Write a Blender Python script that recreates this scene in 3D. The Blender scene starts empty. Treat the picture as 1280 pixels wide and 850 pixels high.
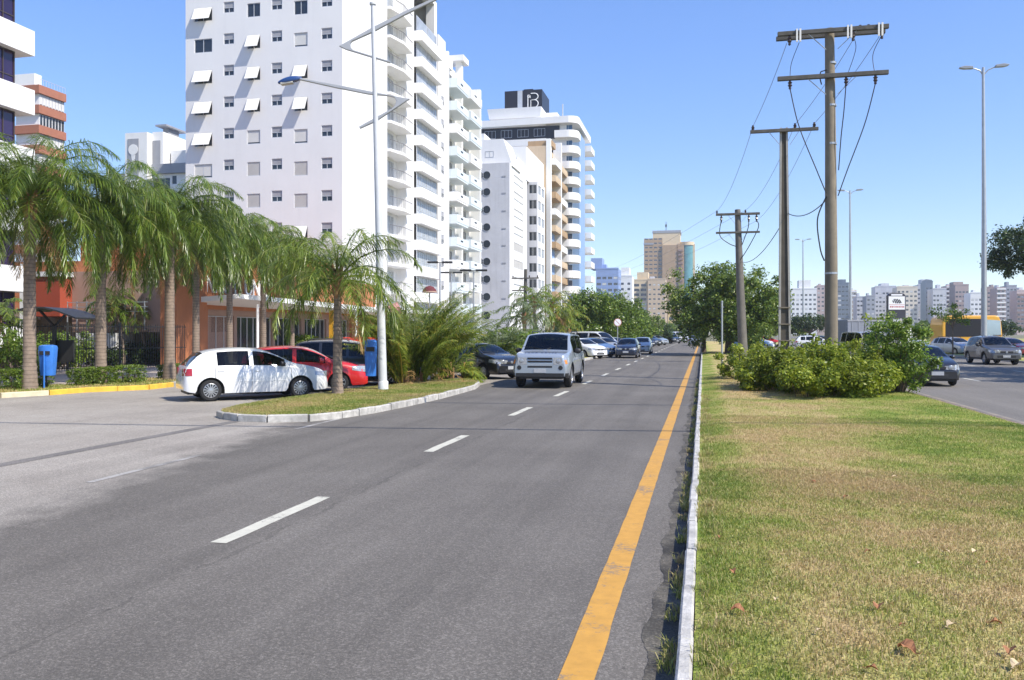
import bpy, math, random
import numpy as np
from mathutils import Vector, Matrix
R = math.radians
sc = bpy.context.scene
COL = sc.collection

# ------------------------------------------------------------------ camera, sky, sun, exposure
F, HOR, EYE, YAW = 1060.0, 415.0, 1.9, R(12.7)
cd = bpy.data.cameras.new('camera'); cam = bpy.data.objects.new('camera', cd); COL.objects.link(cam)
cam.location = (0, 0, EYE); cam.rotation_euler = (R(90), 0, YAW)
cd.sensor_width = 36; cd.lens = 36 * F / 1280; cd.shift_y = (HOR - 425) / 1280
cd.clip_start = .1; cd.clip_end = 5000
sc.camera = cam
SUN = Vector((.63, -.26, .73)).normalized()
world = bpy.data.worlds.new('World'); sc.world = world; world.use_nodes = True
wn = world.node_tree.nodes; wl = world.node_tree.links
sky = wn.new('ShaderNodeTexSky'); sky.sky_type = 'NISHITA'; sky.sun_disc = False
sky.sun_elevation = math.asin(SUN.z); sky.sun_rotation = math.atan2(SUN.x, SUN.y)
sky.air_density = 1.0; sky.dust_density = .1; sky.ozone_density = 5.0; sky.altitude = 0
bg = wn['Background']; bg.inputs['Strength'].default_value = .15
hsv = wn.new('ShaderNodeHueSaturation'); hsv.inputs['Saturation'].default_value = 1.45; hsv.inputs['Hue'].default_value = .519; hsv.inputs['Value'].default_value = 1.5
gm = wn.new('ShaderNodeGamma'); gm.inputs['Gamma'].default_value = .62; wl.new(sky.outputs[0], gm.inputs['Color']); wl.new(gm.outputs[0], hsv.inputs['Color']); wl.new(hsv.outputs[0], bg.inputs['Color'])
sd = bpy.data.lights.new('sun', 'SUN'); sun = bpy.data.objects.new('sun', sd); COL.objects.link(sun)
sd.energy = 3.7; sd.angle = R(.53); sd.color = (1, .94, .84)
sun.rotation_euler = SUN.to_track_quat('Z', 'Y').to_euler(); sun.location = (20, -10, 40)
vs = sc.view_settings; vs.view_transform = 'Standard'; vs.look = 'None'; vs.exposure = .88; vs.gamma = 1
sc.render.engine = 'CYCLES'; sc.cycles.use_denoising = True; sc.cycles.max_bounces = 6
sc.cycles.transparent_max_bounces = 8; sc.cycles.sample_clamp_indirect = 6

# ------------------------------------------------------------------ from the survey of the place to metres
FW = Vector((-math.sin(YAW), math.cos(YAW), 0)); RT = Vector((math.cos(YAW), math.sin(YAW), 0))
def P(px, d):
    v = FW * d + RT * ((px - 640) * d / F); return v.x, v.y
def G(px, py, z=0.):
    return P(px, (EYE - z) * F / (py - HOR))
def dep(x, y): return FW.x * x + FW.y * y
def Z(py, d): return EYE + (HOR - py) * d / F
def onX(px, X):
    v = FW * F + RT * (px - 640); return X / v.x * v.y
def onY(px, Y):
    v = FW * F + RT * (px - 640); return Y / v.y * v.x

# ------------------------------------------------------------------ mesh collector
class MB:
    def __init__(s): s.v = []; s.f = []; s.m = []
    def add(s, vs, fs, mi=0):
        o = len(s.v); s.v += [tuple(v) for v in vs]
        for f in fs: s.f.append(tuple(i + o for i in f)); s.m.append(mi)
        return s
    def box(s, x0, x1, y0, y1, z0, z1, mi=0):
        return s.add([(x0,y0,z0),(x1,y0,z0),(x1,y1,z0),(x0,y1,z0),(x0,y0,z1),(x1,y0,z1),(x1,y1,z1),(x0,y1,z1)],
              [(0,3,2,1),(4,5,6,7),(0,1,5,4),(1,2,6,5),(2,3,7,6),(3,0,4,7)], mi)
    def cbox(s, c, sz, rz=0, mi=0, ry=0, rx=0):
        m = Matrix.Translation(c) @ Matrix.Rotation(rz,4,'Z') @ Matrix.Rotation(ry,4,'Y') @ Matrix.Rotation(rx,4,'X')
        a,b,e = sz[0]/2, sz[1]/2, sz[2]/2
        vs = [m @ Vector(q) for q in [(-a,-b,-e),(a,-b,-e),(a,b,-e),(-a,b,-e),(-a,-b,e),(a,-b,e),(a,b,e),(-a,b,e)]]
        return s.add(vs, [(0,3,2,1),(4,5,6,7),(0,1,5,4),(1,2,6,5),(2,3,7,6),(3,0,4,7)], mi)
    def bar(s, a, b, w, h, mi=0):
        a = Vector(a); b = Vector(b); d = b - a; L = d.length; d.normalize()
        up = Vector((0,0,1)) if abs(d.z) < .95 else Vector((1,0,0))
        x = d.cross(up).normalized(); u = x.cross(d)
        vs = [p + x*sx*w/2 + u*su*h/2 for p in (a,b) for sx,su in ((-1,-1),(1,-1),(1,1),(-1,1))]
        return s.add(vs, [(0,1,2,3),(7,6,5,4),(0,4,5,1),(1,5,6,2),(2,6,7,3),(3,7,4,0)], mi)
    def tube(s, pts, r, n=8, mi=0, cap=True):
        pts = [Vector(p) for p in pts]; N = len(pts)
        rs = r if isinstance(r, (list, tuple)) else [r]*N
        vs = []; fs = []; x = None
        for i, p in enumerate(pts):
            t = (pts[min(i+1,N-1)] - pts[max(i-1,0)]).normalized()
            if x is None:
                x = t.cross(Vector((0,0,1)) if abs(t.z) < .9 else Vector((1,0,0))).normalized()
            else:
                x = (x - t*x.dot(t)).normalized()
            y = t.cross(x)
            for k in range(n):
                a = 2*math.pi*k/n; vs.append(p + (x*math.cos(a) + y*math.sin(a))*rs[i])
        for i in range(N-1):
            for k in range(n):
                k2 = (k+1) % n; fs.append((i*n+k, i*n+k2, (i+1)*n+k2, (i+1)*n+k))
        if cap: fs += [tuple(range(n))[::-1], tuple((N-1)*n + k for k in range(n))]
        return s.add(vs, fs, mi)
    def lathe(s, prof, n=16, c=(0,0,0), axis='z', mi=0, cap=True):
        vs = []; fs = []
        for r, h in prof:
            for k in range(n):
                a = 2*math.pi*k/n; q = (r*math.cos(a), r*math.sin(a), h)
                if axis == 'y': q = (q[0], h, q[1])
                if axis == 'x': q = (h, q[0], q[1])
                vs.append((q[0]+c[0], q[1]+c[1], q[2]+c[2]))
        for i in range(len(prof)-1):
            for k in range(n):
                k2 = (k+1) % n; fs.append((i*n+k, i*n+k2, (i+1)*n+k2, (i+1)*n+k))
        if cap and prof[0][0] > 1e-4: fs.append(tuple(range(n)))
        if cap and prof[-1][0] > 1e-4: fs.append(tuple((len(prof)-1)*n+k for k in range(n)))
        return s.add(vs, fs, mi)
    def prism(s, poly, z0, z1, mi=0):
        n = len(poly)
        vs = [(x,y,z0) for x,y in poly] + [(x,y,z1) for x,y in poly]
        return s.add(vs, [tuple(range(n))[::-1], tuple(range(n,2*n))] + [(i,(i+1)%n,n+(i+1)%n,n+i) for i in range(n)], mi)
    def extr(s, poly, o, u, v, w, t, mi=0):
        # polygon poly in the plane (o; u, v), thickened along w by t, centred
        o = Vector(o); u = Vector(u); v = Vector(v); w = Vector(w); n = len(poly)
        vs = [o + u*a + v*b - w*t/2 for a,b in poly] + [o + u*a + v*b + w*t/2 for a,b in poly]
        return s.add(vs, [tuple(range(n))[::-1], tuple(range(n,2*n))] + [(i,(i+1)%n,n+(i+1)%n,n+i) for i in range(n)], mi)
    def mesh(s, name, mats, smooth=False, off=(0,0,0)):
        me = bpy.data.meshes.new(name)
        ox,oy,oz = off
        me.from_pydata([(a-ox,b-oy,c-oz) for a,b,c in s.v], [], s.f)
        for m in (mats if isinstance(mats,(list,tuple)) else [mats]): me.materials.append(m)
        me.polygons.foreach_set('material_index', s.m)
        if smooth:
            me.shade_smooth()
            try: me.set_sharp_from_angle(angle=R(smooth if smooth > 1 else 35))
            except Exception: pass
        me.update(); return me

def link(o, parent=None):
    COL.objects.link(o)
    if parent is not None: o.parent = parent
    return o
def tag(o, label, cat, group=None):
    o['label'] = label; o['category'] = cat
    if group: o['group'] = group
    return o
def thing(name, label, cat, loc=(0,0,0), rz=0, group=None):
    o = bpy.data.objects.new(name, None); link(o); o.empty_display_size = .2
    o.location = loc; o.rotation_euler = (0,0,rz); return tag(o, label, cat, group)
def part(name, mb, mats, parent, smooth=False, bevel=0, world=False):
    """A mesh of its own under its thing; world=True when mb holds place coordinates (thing unrotated)."""
    off = (0,0,0)
    if world:
        p = parent; off = Vector((0,0,0))
        while p is not None: off = off + Vector(p.location); p = p.parent
    me = mb.mesh(name, mats, smooth, off) if isinstance(mb, MB) else mb
    o = link(bpy.data.objects.new(name, me), parent)
    if bevel:
        b = o.modifiers.new('bevel','BEVEL'); b.width = bevel; b.segments = 2; b.limit_method = 'ANGLE'
    return o
def solo(name, mb, mats, label, cat, group=None, smooth=False, origin=None, bevel=0):
    if origin is None:
        a = np.array(mb.v); origin = (float(a[:,0].mean()), float(a[:,1].mean()), float(a[:,2].min()))
    o = link(bpy.data.objects.new(name, mb.mesh(name, mats, smooth, origin))); o.location = origin
    if bevel:
        b = o.modifiers.new('bevel','BEVEL'); b.width = bevel; b.segments = 2; b.limit_method = 'ANGLE'
    return tag(o, label, cat, group)
def struct(name, mb, mats, kind='structure'):
    o = link(bpy.data.objects.new(name, mb.mesh(name, mats) if isinstance(mb, MB) else mb)); o['kind'] = kind; return o
def copy_tree(o, parent=None):
    c = o.copy(); COL.objects.link(c); c.parent = parent
    for ch in list(o.children): copy_tree(ch, c)
    return c
def dup(o, label, loc, rz=None, group=None, scale=None):
    c = copy_tree(o); c.location = loc; c['label'] = label
    if rz is not None: c.rotation_euler = (0,0,rz)
    if group: c['group'] = group
    if scale: c.scale = (scale,)*3
    return c

# ------------------------------------------------------------------ materials
def nd(t, k, **kw):
    n = t.nodes.new(k)
    for a,b in kw.items(): setattr(n, a, b)
    return n
def M(name, col, rough=.6, var=.12, scale=3., metal=0., coat=0., bump=0., bscale=40., spec=.5, stain=0.):
    m = bpy.data.materials.new(name); m.use_nodes = True; t = m.node_tree; b = t.nodes['Principled BSDF']
    b.inputs['Roughness'].default_value = rough; b.inputs['Metallic'].default_value = metal
    b.inputs['Coat Weight'].default_value = coat; b.inputs['Coat Roughness'].default_value = .04
    b.inputs['Specular IOR Level'].default_value = spec
    geo = nd(t,'ShaderNodeNewGeometry')
    if var > 0:
        n = nd(t,'ShaderNodeTexNoise'); n.inputs['Scale'].default_value = scale; n.inputs['Detail'].default_value = 6; n.inputs['Roughness'].default_value = .65
        t.links.new(geo.outputs['Position'], n.inputs['Vector'])
        r = nd(t,'ShaderNodeMapRange'); r.inputs['From Min'].default_value = .3; r.inputs['From Max'].default_value = .7
        r.inputs['To Min'].default_value = 1-var; r.inputs['To Max'].default_value = 1+var
        t.links.new(n.outputs['Fac'], r.inputs['Value'])
        h = nd(t,'ShaderNodeHueSaturation'); h.inputs['Color'].default_value = (*col,1)
        t.links.new(r.outputs[0], h.inputs['Value']); out = h.outputs[0]
        if stain > 0:
            mp = nd(t,'ShaderNodeVectorMath', operation='MULTIPLY'); mp.inputs[1].default_value = (1.3,1.3,.12)
            t.links.new(geo.outputs['Position'], mp.inputs[0])
            n2 = nd(t,'ShaderNodeTexNoise'); n2.inputs['Scale'].default_value = 1.6; n2.inputs['Detail'].default_value = 8
            t.links.new(mp.outputs[0], n2.inputs['Vector'])
            r2 = nd(t,'ShaderNodeMapRange'); r2.inputs['From Min'].default_value = .5; r2.inputs['From Max'].default_value = .75; r2.inputs['To Max'].default_value = stain
            t.links.new(n2.outputs['Fac'], r2.inputs['Value'])
            mx = nd(t,'ShaderNodeMix', data_type='RGBA'); t.links.new(r2.outputs[0], mx.inputs[0]); t.links.new(out, mx.inputs[6])
            mx.inputs[7].default_value = (*[c*.55 for c in col],1); out = mx.outputs[2]
        t.links.new(out, b.inputs['Base Color'])
    else: b.inputs['Base Color'].default_value = (*col,1)
    if bump > 0:
        n3 = nd(t,'ShaderNodeTexNoise'); n3.inputs['Scale'].default_value = bscale; n3.inputs['Detail'].default_value = 5
        t.links.new(geo.outputs['Position'], n3.inputs['Vector'])
        bp = nd(t,'ShaderNodeBump'); bp.inputs['Strength'].default_value = bump; bp.inputs['Distance'].default_value = .02
        t.links.new(n3.outputs['Fac'], bp.inputs['Height']); t.links.new(bp.outputs[0], b.inputs['Normal'])
    return m
def leafmat(name, c1, c2, c3=None, rough=.42, trans=.3, spec=.5):
    m = bpy.data.materials.new(name); m.use_nodes = True; t = m.node_tree; b = t.nodes['Principled BSDF']
    g = nd(t,'ShaderNodeNewGeometry'); r = nd(t,'ShaderNodeValToRGB')
    e = r.color_ramp.elements; e[0].color = (*c1,1); e[1].color = (*c2,1); e[1].position = .85
    if c3: x = e.new(.96); x.color = (*c3,1)
    t.links.new(g.outputs['Random Per Island'], r.inputs[0])
    n = nd(t,'ShaderNodeTexNoise'); n.inputs['Scale'].default_value = .9; n.inputs['Detail'].default_value = 2
    t.links.new(g.outputs['Position'], n.inputs['Vector'])
    h = nd(t,'ShaderNodeHueSaturation'); mr = nd(t,'ShaderNodeMapRange'); mr.inputs['From Min'].default_value = .3; mr.inputs['From Max'].default_value = .7
    mr.inputs['To Min'].default_value = .75; mr.inputs['To Max'].default_value = 1.25
    t.links.new(n.outputs['Fac'], mr.inputs['Value']); t.links.new(mr.outputs[0], h.inputs['Value']); t.links.new(r.outputs[0], h.inputs['Color'])
    t.links.new(h.outputs[0], b.inputs['Base Color']); b.inputs['Roughness'].default_value = rough; b.inputs['Specular IOR Level'].default_value = spec
    tr = nd(t,'ShaderNodeBsdfTranslucent'); t.links.new(h.outputs[0], tr.inputs['Color'])
    mx = nd(t,'ShaderNodeMixShader'); mx.inputs[0].default_value = trans
    t.links.new(b.outputs[0], mx.inputs[1]); t.links.new(tr.outputs[0], mx.inputs[2])
    t.links.new(mx.outputs[0], t.nodes['Material Output'].inputs[0]); return m

WHITE = M('white_render', (.76,.75,.74), .7, .03, .4, stain=.07)
WHITE2 = M('warm_white_render', (.77,.765,.75), .7, .04, .4, stain=.1)
PALEGREY = M('pale_grey_render', (.55,.55,.57), .75, .08, .4, stain=.3)
GREY = M('grey_render', (.32,.33,.36), .75, .08, .5, stain=.3)
MINT = M('mint_panel', (.67,.73,.75), .5, .05, .5)
GLASS = M('window_glass', (.025,.032,.04), .06, .3, .35, spec=.8)
BLUEGLASS = M('blue_glass', (.04,.09,.16), .08, .3, .3, spec=.9)
PURPLE = M('tinted_glass', (.028,.014,.055), .1, .3, .3, spec=.7)
RAILG = M('grey_railing',(.16,.15,.15),.5,.1,3)
CURTAIN = M('curtained_glass', (.36,.38,.40), .15, .3, .8, spec=.7)
BLIND = M('roller_blind', (.62,.61,.58), .6, .06, 1)
BLINDG = M('grey_blind', (.34,.34,.36), .6, .1, 1)
CREAM = M('cream_shutter', (.78,.76,.70), .55, .04, 1)
DARKFR = M('dark_frame', (.06,.045,.04), .4, .1, 2)
ALU = M('aluminium', (.55,.56,.58), .4, .06, 2, metal=.3)
ORANGE = M('orange_render', (.42,.155,.065), .75, .08, 1, stain=.3)
RUST = M('rust_red_render', (.34,.062,.028), .75, .08, 1)
SALMON = M('salmon_render', (.36,.235,.18), .75, .08, 1)  # darkened: the canopy's shade on the shopfront is put into this colour
BRICKO = M('terracotta_band', (.36,.14,.08), .75, .1, 1)
BEIGE = M('beige_render', (.56,.43,.29), .75, .07, .5, stain=.3)
TAN = M('tan_render', (.40,.27,.15), .75, .07, .5, stain=.3)
SAND = M('sand_render', (.66,.52,.33), .75, .07, .5)
PINKB = M('pinkish_render', (.55,.43,.39), .75, .07, .5)
BROWN = M('brown_render', (.26,.17,.14), .75, .08, .5)
NAVY = M('navy_panel', (.02,.022,.05), .4, .1, .5)
SKYB = M('sky_blue_render', (.24,.36,.56), .6, .06, .5)
PERI = M('periwinkle_render', (.24,.33,.55), .7, .06, .5)
TEAL = M('teal_glass', (.10,.27,.29), .25, .2, .4)
BLACKP = M('black_panel', (.012,.011,.018), .4, .1, 1)
CONC = M('concrete', (.36,.34,.30), .85, .15, 2, bump=.3, bscale=30, stain=.5)
POLEC = M('weathered_pole_concrete', (.215,.18,.13), .9, .18, 3, bump=.3, bscale=30, stain=.75)
DARKC = M('dark_weathered_concrete', (.17,.15,.125), .9, .2, 3, bump=.3, bscale=30, stain=.6)
WOOD = M('weathered_timber', (.10,.092,.078), .85, .25, 5, bump=.3, bscale=25, stain=.6)
GALV = M('galvanised_steel', (.42,.44,.46), .45, .1, 3, metal=.5)
GREYPAINT = M('pale_grey_paint', (.56,.57,.58), .45, .08, 2, stain=.3)
CABLE = M('cable_black', (.015,.015,.017), .5, 0)
WIREG = M('wire_grey', (.16,.17,.2), .5, 0)
CERAM = M('brown_ceramic', (.045,.03,.03), .25, .1, 20)
BLUEP = M('blue_plastic', (.035,.17,.55), .35, .12, 4, stain=.3)
BLACKM = M('black_metal', (.018,.018,.018), .5, .1, 5)
RUBBER = M('tyre_rubber', (.016,.016,.017), .85, .15, 10)
RIM = M('alloy_rim', (.45,.46,.48), .3, .05, 5, metal=.7)
BLACKPL = M('black_plastic', (.02,.02,.021), .55, .1, 5)
def clearglass(name, tint, gl=.08):
    m = bpy.data.materials.new(name); m.use_nodes = True; t = m.node_tree; t.nodes.remove(t.nodes['Principled BSDF'])
    tr = nd(t,'ShaderNodeBsdfTransparent'); tr.inputs[0].default_value = (*tint,1); g = nd(t,'ShaderNodeBsdfGlossy'); g.inputs['Roughness'].default_value = .02
    f = nd(t,'ShaderNodeFresnel'); f.inputs['IOR'].default_value = 1.5; mx = nd(t,'ShaderNodeMixShader')
    t.links.new(f.outputs[0], mx.inputs[0]); t.links.new(tr.outputs[0], mx.inputs[1]); t.links.new(g.outputs[0], mx.inputs[2]); t.links.new(mx.outputs[0], t.nodes['Material Output'].inputs[0]); return m
CARGLASS = clearglass('car_glass', (.30,.34,.33))
DARKTINT = clearglass('dark_tinted_car_glass', (.05,.055,.06))
SEAT = M('seat_fabric', (.05,.05,.055), .9, .2, 6)
LAMPG = M('headlight_glass', (.42,.44,.46), .08, .3, 25, metal=.35, coat=1)
AMBER = M('amber_lens', (.75,.25,.05), .2, .05, 20)
TAIL = M('red_lens', (.36,.012,.014), .15, .1, 25, coat=1)
PLATE = M('number_plate', (.42,.43,.44), .5, .1, 10)
WHITEPAINT = M('white_kerb_paint', (.47,.45,.41), .8, .3, 7, bump=.5, bscale=40, stain=.85)
YELLOWK = M('yellow_kerb_paint', (.68,.42,.05), .75, .2, 4, stain=.4)
YELWALL = M('yellow_render', (.72,.53,.24), .75, .08, 1)
DEADLEAF = M('dead_leaf', (.30,.13,.055), .8, .4, 30)
PALELEAF = M('pale_dead_leaf', (.55,.42,.25), .8, .3, 30)
BARK = M('bark', (.12,.09,.065), .9, .3, 8, bump=.6, bscale=20)
REDP = M('red_panel', (.62,.05,.025), .6, .1, 2)
SIGNW = M('sign_white', (.8,.8,.8), .5, .03, 2)
# ------------------------------------------------------------------ ground surfaces
def surf(name, cols, scale, rough=.85, bump=.25, fine=160., fine_amp=.28, streak=0., seam=None, bumpd=.01, blend=None):
    m = bpy.data.materials.new(name); m.use_nodes = True; t = m.node_tree; b = t.nodes['Principled BSDF']; L = t.links.new
    g = nd(t,'ShaderNodeNewGeometry'); pos = g.outputs['Position']
    def noise(sc_, det=6, vec=pos, rg=.6):
        n = nd(t,'ShaderNodeTexNoise'); n.inputs['Scale'].default_value = sc_; n.inputs['Detail'].default_value = det; n.inputs['Roughness'].default_value = rg
        L(vec, n.inputs['Vector']); return n.outputs['Fac']
    def mr(v, a, b_, c, d):
        r = nd(t,'ShaderNodeMapRange'); L(v, r.inputs['Value'])
        for k, x in zip(('From Min','From Max','To Min','To Max'), (a,b_,c,d)): r.inputs[k].default_value = x
        return r.outputs[0]
    def math_(op, a, c):
        n = nd(t,'ShaderNodeMath', operation=op)
        for i, x in enumerate((a,c)):
            if isinstance(x,(int,float)): n.inputs[i].default_value = x
            else: L(x, n.inputs[i])
        return n.outputs[0]
    r = nd(t,'ShaderNodeValToRGB'); e = r.color_ramp.elements
    e[0].color = (*cols[0],1); e[0].position = .32; e[1].color = (*cols[-1],1); e[1].position = .68
    for i, c in enumerate(cols[1:-1]):
        x = e.new(.32 + .36*(i+1)/(len(cols)-1)); x.color = (*c,1)
    L(noise(scale), r.inputs[0])
    v = math_('MULTIPLY', mr(noise(fine,3), .3,.7, 1-fine_amp, 1+fine_amp), mr(noise(fine*.16,4), .3,.7, .92,1.08))
    if streak:
        mp = nd(t,'ShaderNodeVectorMath', operation='MULTIPLY'); mp.inputs[1].default_value = (1.5,.05,1); L(pos, mp.inputs[0])
        v = math_('MULTIPLY', v, mr(noise(1.1,5,mp.outputs[0]), .3,.7, 1-streak, 1+streak))
        # small dark scuffs
        mp2 = nd(t,'ShaderNodeVectorMath', operation='MULTIPLY'); mp2.inputs[1].default_value = (6,2.2,1); L(pos, mp2.inputs[0])
        v = math_('MULTIPLY', v, mr(noise(1.6,4,mp2.outputs[0],.75), .70,.76, 1,.72))
    if seam is not None:
        sp = nd(t,'ShaderNodeSeparateXYZ'); L(pos, sp.inputs[0])
        for sx, wd, dk in seam:
            wob = mr(noise(.5,6,pos,.7), .3,.7, sx-.12, sx+.12)
            dist = math_('ABSOLUTE', math_('SUBTRACT', sp.outputs[0], wob), 0)
            wdt = mr(noise(1.7,5), .4,.7, .0, wd)
            v = math_('MULTIPLY', v, math_('SUBTRACT', 1, math_('MULTIPLY', math_('LESS_THAN', dist, wdt), dk)))
    # aggregate: each stone its own shade
    vo = nd(t,'ShaderNodeTexVoronoi'); vo.inputs['Scale'].default_value = 85; L(pos, vo.inputs['Vector'])
    sx_ = nd(t,'ShaderNodeSeparateColor'); L(vo.outputs['Color'], sx_.inputs[0])
    pw = math_('POWER', sx_.outputs[0], 3.0); v = math_('MULTIPLY', v, mr(pw, 0,1, .86,1.55))
    vo2 = nd(t,'ShaderNodeTexVoronoi'); vo2.inputs['Scale'].default_value = 3.1; vo2.inputs['Randomness'].default_value = 1; L(pos, vo2.inputs['Vector'])
    v = math_('MULTIPLY', v, mr(math_('ADD', vo2.outputs['Distance'], math_('MULTIPLY', noise(14,4), .05)), .055,.075, .62,1.0))
    col = r.outputs[0]
    if blend is not None:
        sp2 = nd(t,'ShaderNodeSeparateXYZ'); L(pos, sp2.inputs[0])
        xb_ = math_('ADD', math_('MULTIPLY', sp2.outputs[1], -.179), -5.33)
        w_ = math_('ADD', math_('SUBTRACT', xb_, sp2.outputs[0]), math_('MULTIPLY', math_('SUBTRACT', noise(1.4,7), .5), 1.5))
        f_ = mr(w_, -.25, .45, 0, 1); r2_ = nd(t,'ShaderNodeValToRGB'); q_ = r2_.color_ramp.elements
        q_[0].color = (*blend[0],1); q_[0].position = .32; q_[1].color = (*blend[1],1); q_[1].position = .68; L(noise(.45), r2_.inputs[0])
        mx_ = nd(t,'ShaderNodeMix', data_type='RGBA'); L(f_, mx_.inputs[0]); L(col, mx_.inputs[6]); L(r2_.outputs[0], mx_.inputs[7]); col = mx_.outputs[2]
    h = nd(t,'ShaderNodeHueSaturation'); L(col, h.inputs['Color']); L(v, h.inputs['Value'])
    L(h.outputs[0], b.inputs['Base Color']); b.inputs['Roughness'].default_value = rough; b.inputs['Specular IOR Level'].default_value = .35
    bp = nd(t,'ShaderNodeBump'); bp.inputs['Strength'].default_value = bump; bp.inputs['Distance'].default_value = bumpd
    L(noise(fine*.8,3), bp.inputs['Height']); L(bp.outputs[0], b.inputs['Normal'])
    return m
ASPH = surf('asphalt', [(.110,.099,.085),(.126,.114,.098),(.144,.131,.113)], .35, streak=.17, fine_amp=.36, seam=[(-3.95,.04,.22),(-.33,.02,.2)], blend=[(.235,.211,.18),(.31,.282,.243)])
ASPH2 = surf('asphalt_opposite', [(.14,.127,.11),(.165,.151,.132)], .3, streak=.12)
LOTM = surf('worn_pale_asphalt', [(.235,.211,.18),(.285,.257,.22),(.32,.292,.252)], .45, streak=.10, fine_amp=.2)
JOINT = surf('dark_drain_concrete', [(.13,.12,.11),(.19,.175,.16)], 1.2)
GUTTER = surf('gutter_concrete', [(.035,.032,.027),(.075,.068,.056),(.14,.125,.10)], 2.6, fine=60, bumpd=.02)  # darkened for dirt and for the kerb's shadow, both put into the colour
PAVE = surf('pavement_concrete', [(.30,.25,.22),(.36,.31,.27)], .8)
EARTH = surf('bare_ground', [(.10,.12,.045),(.17,.15,.08),(.2,.18,.11)], .12, fine=30)
def worn(name, col, amount, rough=.7):
    m = M(name, col, rough, .12, 8); t = m.node_tree; b = t.nodes['Principled BSDF']; src = b.inputs['Base Color'].links[0].from_socket
    g = nd(t,'ShaderNodeNewGeometry'); n = nd(t,'ShaderNodeTexNoise'); n.inputs['Scale'].default_value = 26; n.inputs['Detail'].default_value = 8; n.inputs['Roughness'].default_value = .75
    t.links.new(g.outputs['Position'], n.inputs['Vector']); n2 = nd(t,'ShaderNodeTexNoise'); n2.inputs['Scale'].default_value = 1.8; n2.inputs['Detail'].default_value = 3; t.links.new(g.outputs['Position'], n2.inputs['Vector'])
    a = nd(t,'ShaderNodeMath', operation='ADD'); t.links.new(n.outputs['Fac'], a.inputs[0]); t.links.new(n2.outputs['Fac'], a.inputs[1])
    r = nd(t,'ShaderNodeMapRange'); r.inputs['From Min'].default_value = 1.22-amount; r.inputs['From Max'].default_value = 1.32-amount; r.inputs['To Max'].default_value = .75; t.links.new(a.outputs[0], r.inputs['Value'])
    mx = nd(t,'ShaderNodeMix', data_type='RGBA'); t.links.new(r.outputs[0], mx.inputs[0]); t.links.new(src, mx.inputs[6]); mx.inputs[7].default_value = (.15,.14,.125,1)
    t.links.new(mx.outputs[2], b.inputs['Base Color']); return m
WHITEL = worn('white_road_paint', (.52,.50,.41), .09)
FADED = worn('faded_road_paint', (.36,.34,.31), .28)
YELLOWL = worn('yellow_road_paint', (.50,.262,.045), .10)

def grassmat(name, blade=False, dry=True):
    m = bpy.data.materials.new(name); m.use_nodes = True; t = m.node_tree; b = t.nodes['Principled BSDF']; L = t.links.new
    g = nd(t,'ShaderNodeNewGeometry'); pos = g.outputs['Position']
    def noise(s_, d_=5):
        n = nd(t,'ShaderNodeTexNoise'); n.inputs['Scale'].default_value = s_; n.inputs['Detail'].default_value = d_; L(pos, n.inputs['Vector']); return n.outputs['Fac']
    def math_(op, a, c):
        n = nd(t,'ShaderNodeMath', operation=op)
        for i, x in enumerate((a,c)):
            if isinstance(x,(int,float)): n.inputs[i].default_value = x
            else: L(x, n.inputs[i])
        return n.outputs[0]
    sp = nd(t,'ShaderNodeSeparateXYZ'); L(pos, sp.inputs[0])
    # how dry: worn strip in the middle of the median, greener towards its edges
    cv = nd(t,'ShaderNodeFloatCurve'); c = cv.mapping.curves[0]
    pts = [(0,.35),(.05,.41),(.13,.78),(.34,.84),(.50,.64),(.64,.38),(1,.30)] if dry else [(0,.58),(1,.58)]
    c.points[0].location = pts[0]; c.points[1].location = pts[-1]
    for p in pts[1:-1]: c.points.new(*p)
    cv.mapping.update()
    L(math_('DIVIDE', sp.outputs[0], 6.0), cv.inputs['Value'])
    n1 = math_('MULTIPLY', math_('SUBTRACT', noise(.55,6), .5), 1.9)
    n2 = math_('MULTIPLY', math_('SUBTRACT', noise(3.2,5), .5), 1.0)
    fac = math_('ADD', math_('ADD', cv.outputs[0], n1), n2)
    if blade: fac = math_('ADD', fac, math_('MULTIPLY', math_('SUBTRACT', g.outputs['Random Per Island'], .5), .75))
    r = nd(t,'ShaderNodeValToRGB'); e = r.color_ramp.elements
    k = 1.0
    e[0].position = .05; e[0].color = (.16*k,.235*k,.030*k,1); e[1].position = 1.0; e[1].color = (.49*k,.365*k,.18*k,1)
    for p_, c_ in ((.35,(.26,.30,.055)),(.6,(.37,.35,.105)),(.8,(.46,.38,.155))):
        x = e.new(p_); x.color = (*[q*k for q in c_],1)
    L(fac, r.inputs[0])
    if blade:
        L(r.outputs[0], b.inputs['Base Color']); b.inputs['Roughness'].default_value = .5
        tr = nd(t,'ShaderNodeBsdfTranslucent'); L(r.outputs[0], tr.inputs['Color']); mx = nd(t,'ShaderNodeMixShader'); mx.inputs[0].default_value = .35
        L(b.outputs[0], mx.inputs[1]); L(tr.outputs[0], mx.inputs[2]); L(mx.outputs[0], t.nodes['Material Output'].inputs[0])
    else:
        h = nd(t,'ShaderNodeHueSaturation'); L(r.outputs[0], h.inputs['Color'])
        q = nd(t,'ShaderNodeMapRange'); q.inputs['From Min'].default_value = .3; q.inputs['From Max'].default_value = .7; q.inputs['To Min'].default_value = .72; q.inputs['To Max'].default_value = 1.15
        L(noise(45,4), q.inputs['Value']); L(q.outputs[0], h.inputs['Value']); L(h.outputs[0], b.inputs['Base Color'])
        b.inputs['Roughness'].default_value = .9; b.inputs['Specular IOR Level'].default_value = .2
        bp = nd(t,'ShaderNodeBump'); bp.inputs['Strength'].default_value = .8; bp.inputs['Distance'].default_value = .04; L(noise(38,4), bp.inputs['Height']); L(bp.outputs[0], b.inputs['Normal'])
    return m
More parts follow.
